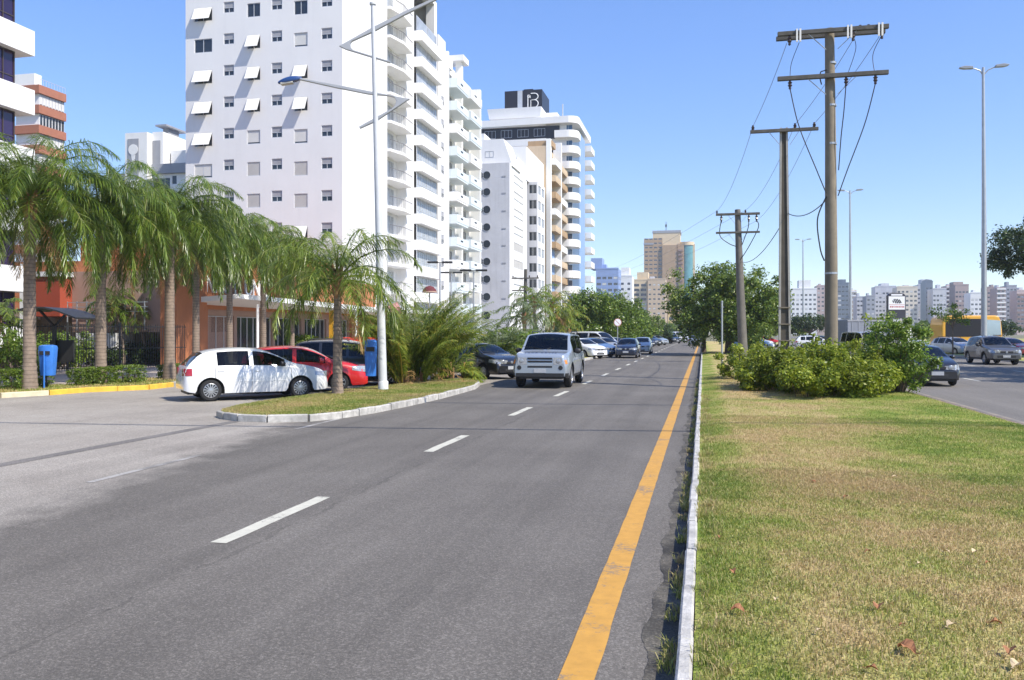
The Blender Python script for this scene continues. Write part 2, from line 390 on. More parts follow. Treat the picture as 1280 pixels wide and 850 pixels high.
TURF = grassmat('turf'); BLADE = grassmat('grass_blade', True)
TURF2 = grassmat('verge_turf', False, False); BLADE2 = grassmat('verge_blade', True, False)

def sheet(name, poly, z, mat):
    mb = MB(); mb.add([(x,y,z) for x,y in poly], [tuple(range(len(poly)))]); return struct(name, mb, mat)
def rect(x0,x1,y0,y1): return [(x0,y0),(x1,y0),(x1,y1),(x0,y1)]
sheet('ground', rect(-1500,1500,-200,3000), -.02, EARTH)
sheet('parking_lot', rect(-21.5,-6,-30,150), .0, LOTM)
sheet('road', [(-.15,-30),(-.15,900),(-7.7,900),(-7.75,24),(-9.4,20),(-9.4,-30)], .004, ASPH)
sheet('opposite_road', rect(6.0,19.0,-30,900), .004, ASPH2)
sheet('service_road', rect(27,36,-30,400), .004, ASPH2)
sheet('drain_strip', [(-10.05,2),(-9.75,2),(-9.55,17.2),(-9.8,17.2)], .004, JOINT)
# gutter with a ragged asphalt edge
rg = random.Random(5)
mb = MB(); y = -5.; ed = []
while y < 120:
    wob = .022*math.sin(y*3.1)+.018*math.sin(y*7.7+1)+rg.uniform(-.008,.008); ed.append((-.335 + wob, y)); y += .05 if y < 20 else .6
gpoly = [(-.155,-5),(-.155,y)] + [(a,b) for a,b in reversed(ed)]
mb = MB(); n = len(ed)
vs = [(a,b,.0075) for a,b in ed] + [(-.15,b,.007) for a,b in ed]
mb.add(vs, [(i, n+i, n+i+1, i+1) for i in range(n-1)]); struct('gutter', mb, GUTTER)

def dashes(x, w, ys, L, name, mat, xs=None):
    for i, y in enumerate(ys):
        mb = MB(); xx = x if xs is None else xs[i]
        nn = 8; r_ = random.Random(i); vs = []
        for k in range(nn+1):
            j = r_.uniform(-.006,.006); vs += [(xx-w/2+j, y+L*k/nn, .008), (xx+w/2+j, y+L*k/nn, .008)]
        mb.add(vs, [(2*k,2*k+1,2*k+3,2*k+2) for k in range(nn)]); struct(name, mb, mat)
gx0, gy0 = G(267,679); gx1, gy1 = G(410,622); gx2, gy2 = G(532,565)
per = gy2 - gy0; dl = gy1 - gy0
dashes((gx0+gx1)/2, .16, [gy0 + per*k for k in range(-1,26)], dl, 'lane_dash', WHITEL)
fx = -8.0
dashes(fx, .11, [G(95,603)[1] + per*k for k in range(3)], dl*1.1, 'faded_lane_dash', FADED, xs=[-7.55,-7.75,-7.9])
yl = MB(); r_ = random.Random(3); ys = np.concatenate([np.arange(-5,40,.25), np.arange(40,300,4)])
vs = []
for y in ys: vs += [(-.775 + r_.uniform(-.004,.004), y, .008), (-.575 + r_.uniform(-.004,.004), y, .008)]
yl.add(vs, [(2*k,2*k+1,2*k+3,2*k+2) for k in range(len(ys)-1)]); struct('yellow_edge_line', yl, YELLOWL)
ye = MB(); ye.add([(6.45,-5,.008),(6.6,-5,.008),(6.6,200,.008),(6.45,200,.008)], [(0,1,2,3)]); struct('opposite_edge_line', ye, worn('dusty_road_paint', (.27,.22,.16), .25))
dashes(10.4, .13, [onX(1225,10.4) + 8*k for k in range(-1,10)], 2.2, 'opposite_lane_dash', WHITEL)
dashes(14.8, .13, [onX(1225,10.4) + 8*k for k in range(-1,10)], 2.2, 'opposite_lane_dash', WHITEL)

# kerbs: stones laid one after the other, slightly out of line
def kerb(name, path, w, h, mat, step=1.0, jit=.008, seed=1, joint=.012, zb=-.02, first=None):
    r_ = random.Random(seed); mb = MB(); pts = [Vector((a,b,0)) for a,b in path]
    for a, b in zip(pts[:-1], pts[1:]):
        L = (b-a).length; nseg = max(1, round(L/step)); d = (b-a).normalized(); nrm = Vector((d.y,-d.x,0))
        for k in range(nseg):
            p = a + d*(L*k/nseg + joint/2); q = a + d*(L*(k+1)/nseg - joint/2)
            o1 = nrm*r_.uniform(-jit,jit); o2 = nrm*r_.uniform(-jit,jit); hh = h + r_.uniform(-jit,jit)
            vs = []
            for z_, ww in ((zb,w/2),(hh-.015,w/2),(hh,w/2-.015)):
                vs += [p+o1-nrm*ww+Vector((0,0,z_)), p+o1+nrm*ww+Vector((0,0,z_)), q+o2+nrm*ww+Vector((0,0,z_)), q+o2-nrm*ww+Vector((0,0,z_))]
            mb.add(vs, [(0,1,5,4),(1,2,6,5),(2,3,7,6),(3,0,4,7),(4,5,9,8),(5,6,10,9),(6,7,11,10),(7,4,8,11),(8,9,10,11)])
    return struct(name, mb, mat)
kerb('median_kerb', [(-.095,-5),(-.095,60),(-.095,160)], .085, .155, WHITEPAINT, 1.0)
kerb('opposite_median_kerb', [(5.95,-5),(5.95,60),(5.95,160)], .12, .13, M('brown_kerb_stone',(.25,.185,.13),.9,.25,4,bump=.3,stain=.5), 1.0, seed=2)
kerb('far_kerb', [(19.05,-5),(19.05,200)], .12, .13, CONC, 2.0, seed=3)

# median: gently uneven turf sheet
def turf(name, x0,x1,y0,y1,nx,ny,z,mat,amp=.02,seed=0, inside=None):
    xs = np.linspace(x0,x1,nx); ys = y0 + (y1-y0)*np.linspace(0,1,ny)**2
    mb = MB(); vs = []
    for y in ys:
        for x in xs:
            e = min(x-x0, x1-x, .5)/.5
            vs.append((x,y,z + e*(.05 + amp*(math.sin(x*2.1) + math.sin(y*1.3+1) + math.sin(x*1.1+y*.9+2)))))
    mb.add(vs, [(j*nx+i, j*nx+i+1, (j+1)*nx+i+1, (j+1)*nx+i) for j in range(ny-1) for i in range(nx-1)])
    o = struct(name, mb, mat); o.data.shade_smooth(); return o
MZ = .135
turf('median_turf', -.05, 5.9, -5, 160, 40, 260, MZ, TURF, .012)
turf('far_verge', 19.1, 27, -5, 200, 6, 30, .11, TURF2)
turf('outer_verge', 36, 90, -5, 300, 6, 30, .0, TURF2)
def mheight(x, y):
    return MZ + np.clip(np.minimum(x+.05, 5.9-x)/.5, 0, 1)*(.05 + .012*(np.sin(x*2.1) + np.sin(y*1.3+1) + np.sin(x*1.1+y*.9+2)))

# grass blades as one mass
def blades(name, pts, h, w, mat, lean=.5, seed=0):
    rng = np.random.default_rng(seed); n = len(pts)
    a = rng.uniform(0, 2*np.pi, n); hh = h*rng.uniform(.45,1.25,n); ln = rng.uniform(.1,1,n)*lean
    la = rng.uniform(0,2*np.pi,n)
    sx = np.cos(a)*w/2; sy = np.sin(a)*w/2
    tx = np.cos(la)*ln*hh; ty = np.sin(la)*ln*hh
    V = np.zeros((n,5,3)); 
    V[:,0] = pts + np.stack([-sx,-sy,-.01*np.ones(n)],1); V[:,1] = pts + np.stack([sx,sy,-.01*np.ones(n)],1)
    V[:,2] = pts + np.stack([sx*.8+tx*.35, sy*.8+ty*.35, hh*.6],1); V[:,3] = pts + np.stack([-sx*.8+tx*.35, -sy*.8+ty*.35, hh*.6],1)
    V[:,4] = pts + np.stack([tx,ty,hh*(1-.35*ln)],1)
    base = np.arange(n)[:,None]*5
    idx = np.concatenate([base+np.array([0,1,2,3]), base+np.array([3,2,4])],1).ravel()
    me = bpy.data.meshes.new(name); me.vertices.add(n*5); me.vertices.foreach_set('co', V.ravel())
    me.loops.add(n*7); me.loops.foreach_set('vertex_index', idx.astype(np.int32))
    ls = (np.arange(n)[:,None]*7 + np.array([0,4])).ravel(); me.polygons.add(2*n)
    me.polygons.foreach_set('loop_start', ls.astype(np.int32)); 
    me.materials.append(mat); me.update(calc_edges=True); me.validate()
    o = link(bpy.data.objects.new(name, me)); o['kind'] = 'stuff'; return o
rng = np.random.default_rng(11)
def scatter(n, x0,x1,y0,y1, pw=1.0):
    u = rng.uniform(0,1,n)**pw
    return np.stack([rng.uniform(x0,x1,n), y0+(y1-y0)*u],1)
pt = np.concatenate([scatter(300000, -.02,5.88,2.2,11), scatter(150000,-.02,5.88,9,18), scatter(110000,0,5.88,17,34), scatter(50000,0,5.88,30,75)])
gz = mheight(pt[:,0], pt[:,1]) 
keep = rng.uniform(0,1,len(pt)) < .7 + .3*np.sin(pt[:,0]*3+np.sin(pt[:,1]*2.1)*2)**2
pt = pt[keep]; gz = gz[keep]
blades('grass', np.concatenate([pt, gz[:,None]],1), .034, .0065, BLADE, 1.4, 1)
# longer tufts along the kerb and weeds in the gutter
tc = scatter(170, -.03,.14,3.9,24,1.3); tp = np.repeat(tc, 34, 0) + rng.normal(0,.035,(170*34,2)); tp[:,0] = np.maximum(tp[:,0], -.06)
blades('edge_grass', np.concatenate([tp, np.full((len(tp),1),.14)],1), .085, .006, BLADE2, 1.1, 2)
tc = scatter(110, -.21,-.155,4.8,34,1.3); tp = np.repeat(tc, 26, 0) + rng.normal(0,.024,(110*26,2)); tp[:,0] = np.minimum(tp[:,0],-.152)
blades('gutter_weeds', np.concatenate([tp, np.full((len(tp),1),.0)],1), .10, .006, BLADE2, 1.3, 3)

# left island with its white kerb, verge islands and the left pavement
ISL = [G(275,521), G(283,524), G(300,526.5), G(335,528), G(385,527), G(425,523), G(465,516.5), G(505,508.5), G(545,499.5), G(575,491.5), G(592,486.5), G(597,482.5)]
back = [G(585,478), G(540,480.5), G(490,487), G(440,492), G(390,500), G(340,507), G(300,514)]
def island(name, edge, back_, z, mat):
    mb = MB(); poly = edge + back_; c = (sum(p[0] for p in poly)/len(poly), sum(p[1] for p in poly)/len(poly))
    n = len(poly); vs = [(x,y,z) for x,y in poly] + [(c[0]+(x-c[0])*.6, c[1]+(y-c[1])*.6, z+.022) for x,y in poly] + [(c[0],c[1],z+.03)]
    mb.add(vs, [(i,(i+1)%n,n+(i+1)%n,n+i) for i in range(n)] + [(n+i,n+(i+1)%n,2*n) for i in range(n)])
    o = struct(name, mb, mat); o.data.shade_smooth(); return poly
ipoly = island('island_turf', ISL, back, .13, TURF2)
kerb('island_kerb', ISL[1:], .15, .155, WHITEPAINT, .8, .012, 4)
kerb('island_kerb_end', [ISL[0], ISL[1]], .15, .14, CONC, .8, .012, 6)
kerb('island_back_kerb', [ISL[-1]] + back + [ISL[0]], .12, .13, CONC, .8, .012, 5)
def inpoly(poly, p):
    x, y = p[:,0], p[:,1]; r_ = np.zeros(len(p), bool); j = len(poly)-1
    for i in range(len(poly)):
        (xi,yi),(xj,yj) = poly[i], poly[j]
        c = ((yi > y) != (yj > y)) & (x < (xj-xi)*(y-yi)/((yj-yi) or 1e-9)+xi); r_ ^= c; j = i
    return r_
bx = np.array(ipoly); q = np.stack([rng.uniform(bx[:,0].min(),bx[:,0].max(),150000), rng.uniform(bx[:,1].min(),bx[:,1].max(),150000)],1)
q = q[inpoly(ipoly, q)]
blades('island_grass', np.concatenate([q, np.full((len(q),1),.15)],1), .045, .010, BLADE2, 1.3, 4)
V2 = [(-7.7, onX(655,-7.7)), (-7.7,150), (-10.6,150), (-10.9,onX(640,-10.9)), (-9.2, onX(640,-9.2)-1)]
island('verge_turf', V2, [], .12, TURF2); kerb('verge_kerb', [V2[-2],V2[-1],V2[0],(-7.65,60),(-7.65,150)], .14, .145, WHITEPAINT, 1.5, .012, 8)
# left pavement
LP = [G(-160,500.5), G(0,497.5), G(60,494), G(105,490.5), G(185,487), G(215,483.5), G(232,478), (-19.6,40), (-19.4,130)]
mb = MB(); n = len(LP)
mb.add([(x,y,.13) for x,y in LP] + [(x-14,y,.131) for x,y in LP], [(i,i+1,n+i+1,n+i) for i in range(n-1)]); struct('pavement', mb, PAVE)
lg = [(x-.1,y) for x,y in LP[:7]]
mb = MB(); mb.add([(x,y,.135) for x,y in lg] + [(x-2.6,y+.5,.136) for x,y in lg], [(i,i+1,7+i+1,7+i) for i in range(6)]); struct('pavement_verge', mb, TURF2)
kerb('pavement_kerb', LP[:3], .15, .15, M('cream_kerb_paint',(.6,.53,.36),.8,.2,4,stain=.5), 1.0, .01, 9)
kerb('pavement_kerb_yellow', LP[2:6], .15, .15, YELLOWK, 1.0, .01, 10)
kerb('pavement_kerb_end', LP[5:], .15, .15, CONC, 1.5, .01, 12)
q = np.concatenate([np.stack([rng.uniform(-2.6,-.05,7000), np.zeros(7000)],1)]); k = rng.uniform(0,5.99,7000); ki = k.astype(int); lga = np.array(lg)
base = lga[ki]*(1-(k-ki))[:,None] + lga[ki+1]*(k-ki)[:,None]; base[:,0] += q[:,0]; base[:,1] += .3
blades('pavement_grass', np.concatenate([base, np.full((len(base),1),.14)],1), .06, .02, BLADE2, 1.0, 5)
# ------------------------------------------------------------------ vegetation
def quads_mesh(name, V, nf, mats, mi=None):
    """V: (n,k,3) vertices of n leaves; nf: list of index tuples into k."""
    n, k, _ = V.shape
    me = bpy.data.meshes.new(name); me.vertices.add(n*k); me.vertices.foreach_set('co', V.astype(np.float32).ravel())
    per_ = np.concatenate([np.array(f) for f in nf]); lens = np.array([len(f) for f in nf])
    idx = (np.arange(n)[:,None]*k + per_).ravel(); st = np.concatenate([[0], np.cumsum(np.tile(lens,n))[:-1]])
    me.loops.add(len(idx)); me.loops.foreach_set('vertex_index', idx.astype(np.int32))
    me.polygons.add(len(st)); me.polygons.foreach_set('loop_start', st.astype(np.int32))
    for m in (mats if isinstance(mats,(list,tuple)) else [mats]): me.materials.append(m)
    if mi is not None: me.polygons.foreach_set('material_index', np.repeat(mi, len(nf)).astype(np.int32))
    me.update(calc_edges=True); me.validate(); return me
def unit(a): return a/np.maximum(np.linalg.norm(a,axis=-1,keepdims=True),1e-9)

PALM = leafmat('palm_leaf', (.06,.115,.012), (.18,.255,.03), (.28,.31,.08), .34, .4, .7)
PALMY = leafmat('young_palm_leaf', (.085,.15,.016), (.25,.32,.042), (.34,.35,.10), .36, .4, .6)
ARECA = leafmat('areca_leaf', (.11,.18,.018), (.28,.33,.045), (.50,.38,.07), .4, .42)
DATE = leafmat('date_palm_leaf', (.09,.14,.055), (.21,.26,.11), (.27,.30,.15), .45, .25)
BUSHL = leafmat('hibiscus_leaf', (.10,.165,.012), (.33,.37,.03), (.37,.39,.06), .42, .4, .35)
SHRUBL = leafmat('light_shrub_leaf', (.075,.145,.014), (.20,.29,.035), (.32,.37,.08), .42, .38, .35)
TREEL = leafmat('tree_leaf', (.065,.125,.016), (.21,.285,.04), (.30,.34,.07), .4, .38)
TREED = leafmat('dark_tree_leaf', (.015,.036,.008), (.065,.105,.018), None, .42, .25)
FICUS = leafmat('ficus_leaf', (.05,.10,.010), (.17,.25,.022), (.25,.31,.05), .38, .35)
HEDGE = leafmat('clipped_hedge_leaf', (.07,.13,.012), (.17,.24,.026), None, .4, .35)
DRYF = leafmat('dry_frond', (.28,.17,.07), (.42,.26,.09), None, .7, .2)
PTRUNK = M('palm_trunk', (.25,.19,.145), .9, .25, 6, bump=.5, bscale=18, stain=.6)
_t = PTRUNK.node_tree; _b = _t.nodes['Principled BSDF']; _src = _b.inputs['Base Color'].links[0].from_socket     # leaf scars ring the trunk
_g = nd(_t,'ShaderNodeNewGeometry'); _w = nd(_t,'ShaderNodeTexWave', wave_type='BANDS', bands_direction='Z'); _w.inputs['Scale'].default_value = 2.6; _w.inputs['Distortion'].default_value = 1.6; _w.inputs['Detail'].default_value = 3; _w.inputs['Detail Scale'].default_value = 2
_t.links.new(_g.outputs['Position'], _w.inputs['Vector']); _r = nd(_t,'ShaderNodeMapRange'); _r.inputs['From Max'].default_value = .35; _r.inputs['To Min'].default_value = .70
_t.links.new(_w.outputs['Fac'], _r.inputs['Value']); _h = nd(_t,'ShaderNodeHueSaturation'); _t.links.new(_src, _h.inputs['Color']); _t.links.new(_r.outputs[0], _h.inputs['Value']); _t.links.new(_h.outputs[0], _b.inputs['Base Color'])
PSHEATH = M('palm_sheath', (.33,.17,.09), .85, .3, 10, bump=.4)
BLOOM = M('yellow_bloom', (.85,.66,.08), .5, .1, 10)

def fronds(rng, n, L, e0, e1, droop, nl, ll, lw, ldroop, plum=.5, z0=0., spread=.12, sag=1.6, v=.05, aim=None):
    """n fronds: returns leaf strips (m,5,3) and the rachis point lists."""
    out = []; rach = []
    for i in range(n):
        az = (i*2.399963 + rng.uniform(-.25,.25)) if aim is None else aim + rng.uniform(-.8,.8)
        t0 = (i+.5)/n; el = e0 + (e1-e0)*t0 + rng.uniform(-.12,.12); Li = L*rng.uniform(.82,1.08)*(1-.12*abs(t0-.4))
        ns = 14; ds = Li/ns; p = np.array([math.cos(az)*spread, math.sin(az)*spread, z0 - .25*t0]); pts = [p.copy()]; dirs = []
        side = np.array([-math.sin(az), math.cos(az), 0]); tw = rng.uniform(-.35,.35)
        for k in range(ns):
            e = el - droop*((k+.5)/ns)**sag*rng.uniform(.9,1.1)
            e = max(e, -1.5)
            az2 = az + tw*(k/ns)**2
            d = np.array([math.cos(az2)*math.cos(e), math.sin(az2)*math.cos(e), math.sin(e)]); p = p + d*ds; pts.append(p.copy()); dirs.append(d)
        dirs.append(dirs[-1]); pts = np.array(pts); dirs = np.array(dirs); rach.append(pts)
        s = np.linspace(.13,1,nl); 
        for sd in (-1,1):
            ss = np.clip(s + rng.uniform(-.5,.5,nl)/nl, .1, 1); f = ss*ns; i0 = np.minimum(f.astype(int), ns-1); fr = (f-i0)[:,None]
            b = pts[i0]*(1-fr) + pts[np.minimum(i0+1,ns)]*fr; d = unit(dirs[i0])
            lng = ll*np.clip(np.sin(np.pi*(.12+.80*ss)), .25, 1)*rng.uniform(.8,1.1,nl)
            upv = np.cross(side, d)*-1; upv = unit(np.where(upv[:,2:3] < 0, -upv, upv))
            ld = unit(side*sd*1.0 + d*(.35+.9*ss[:,None]**2) + upv*rng.normal(.18,plum,(nl,1)))
            m = b + ld*(lng*.5)[:,None] + np.array([0,0,-1])*(lng*ldroop*.22*rng.uniform(.6,1.3,nl))[:,None]
            ld2 = unit(ld + np.array([0,0,-1.])*(ldroop*rng.uniform(.7,1.3,nl))[:,None])
            t = m + ld2*(lng*.55)[:,None]
            wv = unit(np.cross(ld, np.array([0,0,1.])+rng.normal(0,v*6,(nl,3))))*lw/2
            out.append(np.stack([b-wv*.6, b+wv*.6, m+wv, m-wv, t],1))
    return np.concatenate(out), rach

def palm(name, label, x, y, z, trunk_h, r0, r1, n, L, seed, mat=PALM, e=(1.35,-.25), droop=2.2, nl=58, ll=.62, lw=.036, ldroop=1.25, plum=.55, group=None, lean=0., skirt=0, sag=1.5):
    rng = np.random.default_rng(seed); t = thing(name, label, 'palm tree', (x,y,z), 0, group)
    mb = MB(); rr = random.Random(seed); pts = []; rs = []; k = 0; ns = max(8, int(trunk_h/.14))
    for k in range(ns+1):
        u = k/ns; bulge = 1 + .25*max(0, 1-u*7)
        pts.append((lean*u*u*1.0, lean*.4*u*u, trunk_h*u)); rs.append((r0 + (r1-r0)*u)*bulge*(1.03 if k%2 else .98)*rr.uniform(.985,1.015))
    mb.tube(pts, rs, 12); part('trunk', mb, PTRUNK, t, smooth=60)
    top = np.array([lean, lean*.4, trunk_h])
    # crownshaft of old leaf bases
    mb = MB()
    for k in range(14):
        a = k*2.4; b0 = top + np.array([math.cos(a)*r1*.9, math.sin(a)*r1*.9, -.55 + .045*k]); b1 = top + np.array([math.cos(a)*r1*1.35, math.sin(a)*r1*1.35, -.1+.05*k])
        mb.tube([b0, (b0+b1)/2, b1], [.045,.07,.03], 5)
    mb.tube([top+np.array([0,0,-.6]), top+np.array([0,0,.3])], [r1*1.05, r1*.5], 8)
    part('leaf_bases', mb, PSHEATH, t, smooth=60)
    V, ra = fronds(rng, n, L, e[0], e[1], droop, nl, ll, lw, ldroop, plum, .25, r1*.6, sag)
    V = V + top
    c = part('crown', quads_mesh('crown', V, [(0,1,2,3),(3,2,4)], mat), None, t)
    mb = MB()
    for p in ra: mb.tube([q+top for q in p[::2]], [.032,.028,.022,.018,.014,.011,.008,.005][:len(p[::2])], 4)
    part('midribs', mb, PALMY, c)
    if skirt:
        V, ra = fronds(rng, skirt, L*.62, -.6, -1.2, .6, 40, ll*.8, lw, 1.4, .4, -.3, r1, 1.2)
        part('dead_fronds', quads_mesh('dead_fronds', V+top, [(0,1,2,3),(3,2,4)], DRYF), None, t)
    return t

def clump_palm(name, label, x, y, z, n, L, seed, mat, e=(1.45,.55), droop=1.3, stems=8, spread=.5, nl=46, ll=.5, lw=.035, ldroop=.5, dry=0, group=None, stem_h=.5):
    rng = np.random.default_rng(seed); t = thing(name, label, 'palm', (x,y,z), 0, group); Vs = []; mb = MB(); ms = MB()
    for k in range(stems):
        a = rng.uniform(0,6.28); r = spread*math.sqrt(rng.uniform(0,1)); b = np.array([math.cos(a)*r, math.sin(a)*r, rng.uniform(.1,1)*stem_h])
        V, ra = fronds(rng, max(2,n//stems), L*rng.uniform(.75,1.1), e[0], e[1], droop, nl, ll, lw, ldroop, .35, 0, .03, 1.8, aim=None if stems == 1 else (a if r > spread*.4 else None))
        Vs.append(V+b)
        for p in ra: mb.tube([q+b for q in p[::3]], [.03,.024,.016,.01,.006][:len(p[::3])], 4)
        ms = MB(); ms.tube([(b[0],b[1],-.05), (b[0],b[1],b[2]+.2)], [.05,.04], 6); part('stem', ms, PSHEATH, t)
    c = part('crown', quads_mesh('crown', np.concatenate(Vs), [(0,1,2,3),(3,2,4)], mat), None, t); part('midribs', mb, ARECA, c)
    if dry:
        V, ra = fronds(rng, dry, L*.6, .3, -.6, 1.2, 40, ll*.7, lw, .8, .4, .5, .3, 1.2)
        part('dead_fronds', quads_mesh('dead_fronds', V, [(0,1,2,3),(3,2,4)], DRYF), None, t)
    return t

def leafcloud(rng, cen, rad, per, size, shell=.55, flat=.6, jitter=.4):
    n = len(cen); c = np.repeat(cen, per, 0); r = np.repeat(rad, per)
    d = unit(rng.normal(0,1,(n*per,3))); rr = r*np.power(rng.uniform(0,1,n*per), shell)
    p = c + d*rr[:,None]*np.array([1,1,.8])
    nr = unit(d*.7 + np.array([0,0,flat]) + rng.normal(0,.55,(n*per,3)))
    a = unit(np.cross(nr, rng.normal(0,1,(n*per,3)))); a = unit(a + np.array([0,0,-.35])); b = unit(np.cross(nr, a))
    l = (size*rng.uniform(1-jitter,1+jitter,n*per))[:,None]; w = l*.52
    return np.stack([p-a*l/2, p+b*w/2-a*l*.05-nr*l*.06, p+a*l/2, p-b*w/2-a*l*.05-nr*l*.06],1)

def crown_points(rng, n, rx, ry, rz, low=-.55, lump=.3, p=.42):
    pts = []
    ph = rng.uniform(0,6.28,6)
    while len(pts) < n:
        d = unit(rng.normal(0,1,3)); 
        if d[2] < low: continue
        k = 1 + lump*(math.sin(3*math.atan2(d[1],d[0])+ph[0])*.5 + math.sin(5*math.atan2(d[1],d[0])+ph[1]+d[2]*3)*.4 + math.sin(4*d[2]+ph[2])*.4)
        pts.append(d*k*rng.uniform(0,1)**p*np.array([rx,ry,rz]))
    return np.array(pts)

def tree(name, label, x, y, z, h, rx, rz, seed, mat, ncl=140, per=90, size=.2, trunk_h=None, tr=.18, group=None, low=-.45, lump=.3, crad=.24, cat='tree', ry=None, lean=(0,0)):
    rng = np.random.default_rng(seed); t = thing(name, label, cat, (x,y,z), 0, group); ry = ry or rx
    cz = h - rz; th = trunk_h if trunk_h is not None else cz*.7
    cen = crown_points(rng, ncl, rx, ry, rz, low, lump) + np.array([lean[0],lean[1],cz])
    mb = MB(); fork = np.array([lean[0]*.4, lean[1]*.4, th])
    mb.tube([(0,0,-.1),(lean[0]*.1,lean[1]*.1,th*.5),fork], [tr*1.3,tr,tr*.85], 9); part('trunk', mb, BARK, t, smooth=60)
    mb = MB(); pick = cen[rng.permutation(len(cen))[:14]]
    for c in pick:
        m = (fork + c)/2 + np.array([0,0,.12*rz]) + rng.normal(0,.06*rx,3)
        mb.tube([fork-np.array([0,0,.1]), m, c], [tr*.5, tr*.3, tr*.1], 6)
    part('limbs', mb, BARK, t, smooth=60)
    V = leafcloud(rng, cen, rx*crad*rng.uniform(.6,1.25,len(cen)), per, size)
    part('crown', quads_mesh('crown', V, [(0,1,2,3)], mat), None, t)
    return t
def bush(name, label, x, y, z, rx, ry, rz, seed, mat, ncl=60, per=80, size=.08, cat='bush', group=None, crad=.22, cz=None, low=-.9):
    rng = np.random.default_rng(seed); t = thing(name, label, cat, (x,y,z), 0, group)
    cen = crown_points(rng, ncl, rx, ry, rz, low, .25) + np.array([0,0,cz if cz is not None else rz*.95]); cen = cen[cen[:,2] > .05]
    mb = MB()
    for c in cen[::3]: mb.tube([(c[0]*.25,c[1]*.25,-.05), c*np.array([.6,.6,.5]), c], [.025,.016,.006], 5)
    part('stems', mb, BARK, t)
    V = leafcloud(rng, cen, min(rx,ry)*crad*rng.uniform(.6,1.3,len(cen)), per, size)
    V = V[V[:,:,2].min(1) > 0]
    part('foliage', quads_mesh('foliage', V, [(0,1,2,3)], mat), None, t); return t

# queen palms along the left pavement
def onground(px, py, z=.13): return G(px, py, z)
QP = [  # px, base py, crown top py, trunk radius, label
 (37,487,190,.235,'tall palm with thick grey trunk right of the metal entrance canopy edge, leftmost in view',101),
 (126,480,222,.185,'palm with stout grey trunk standing by the yellow painted kerb, next to the hedge cubes',102),
 (212,474,232,.195,'palm with thick trunk just behind the rear of the white hatchback',103)]
QP[0] = (37,487,190,.195,'leftmost tall palm with thick grey trunk beside the blue litter bin on its post',101)
qg = 'queen palms along the pavement'
for px, py, ty, r, lb, sd in QP:
    x, y = onground(px, py); d = dep(x,y); top = Z(ty, d)-.13
    palm('queen_palm', lb, x, y, .13, top-1.55, r*1.0, r*.8, 50, 3.75, sd, group=qg, skirt=3, droop=2.35, nl=115, ll=.62, ldroop=1.15, lw=.022, plum=.55, e=(1.5,-.15), sag=1.25)
for px, d, ty, r, lb, sd in [(245,37.5,262,.16,'slim palm with brown sheathed trunk left of the glazed shopfront doors',104),
        (287,44,276,.17,'palm whose trunk stands before the middle of the white canopied shopfront',105),
        (329,49,284,.18,'palm whose trunk stands at the right end of the shopfront glazing',106),
        (365,56,308,.17,'far palm with a light green crown behind the red hatchback',107)]:
    x, y = P(px, d); top = Z(ty, d)
    palm('queen_palm', lb, x, y, .12, top-1.5, r, r*.8, 48, 3.6, sd, group=qg, droop=2.35, nl=95, ll=.62, ldroop=1.15, lw=.027, plum=.55, mat=PALM if sd < 106 else PALMY, e=(1.5,-.15), sag=1.25)
x, y = G(422,492,.16); d = dep(x,y)
palm('young_palm', 'young palm with slender rough trunk growing at the edge of the kerbed grass island', x, y, .15, 3.15, .14, .10, 28, 2.75, 120, PALMY, (1.35,-.3), 1.95, 96, .52, .02, 1.2, .8, skirt=1)
x, y = G(515,477,.16)
clump_palm('areca_palm', 'bushy yellow green clumping palm on the tip of the island beside the white lamp mast', x, y, .15, 160, 3.3, 130, ARECA, (1.55,1.0), 1.1, 16, .5, 110, .36, .017, 1.1, dry=8)
x, y = P(548,33.5)
clump_palm('areca_palm', 'upright clumping palm rising tallest behind the bushy island palm', x, y, .1, 44, 4.2, 131, PALMY, (1.55,1.0), 1.15, 6, .4, 110, .42, .020, .9)
x, y = G(572,472,.16)
clump_palm('fan_clump_palm', 'low pale tufted palm at the right foot of the island clump', x, y, .15, 20, 1.0, 132, ARECA, (1.3,.1), 1.7, 5, .35, 40, .4, .03, .7)
x, y = P(622,40)
clump_palm('date_palm', 'grey green date palm with arching fronds behind the black hatchback on the road', x, y, .1, 34, 2.7, 133, DATE, (1.4,.1), 1.5, 1, .1, 56, .42, .032, .3, stem_h=1.2)
x, y = P(638,44); clump_palm('areca_palm', 'dense light green clumping palm right of the grey green date palm', x, y, .1, 44, 2.3, 137, PALMY, (1.5,.4), 1.4, 8, .7, 50, .5, .04, .7)
x, y = P(600,41); clump_palm('areca_palm', 'light green clumping palm left of the grey green date palm', x, y, .1, 56, 2.9, 134, PALMY, (1.5,.4), 1.4, 8, .7, 50, .5, .04, .7)
bush('leafy_shrub', 'bright green shrub on the verge just left of the silver off-roader', *P(640,43), .1, 1.5, 1.5, 1.0, 135, SHRUBL, 60, 90, .14)
bush('leafy_shrub', 'low green shrub at the foot of the date palm', *P(612,42), .1, 1.3, 1.2, .7, 136, SHRUBL, 40, 90, .13)
pg = 'tall palms in front of the beige balcony tower'
for i, (px, d, ty, lb) in enumerate([(668,66,360,'ragged palm beside the timber utility pole before the grey tower'), (690,70,366,'palm with yellowing fronds right of the timber utility pole'),
        (706,74,384,'short palm with orange dead fronds before the beige balcony tower'), (655,60,378,'small palm with bare stem left of the timber utility pole')]):
    x, y = P(px,d); palm('street_palm', lb, x, y, .1, Z(ty,d)-1.3, .13, .1, 18, 2.6, 140+i, [PALMY,ARECA,ARECA,DATE][i], (1.3,-.3), 1.9, 34, .55, .055, 1.0, .5, group=pg, skirt=3 if i in (1,2) else 0)

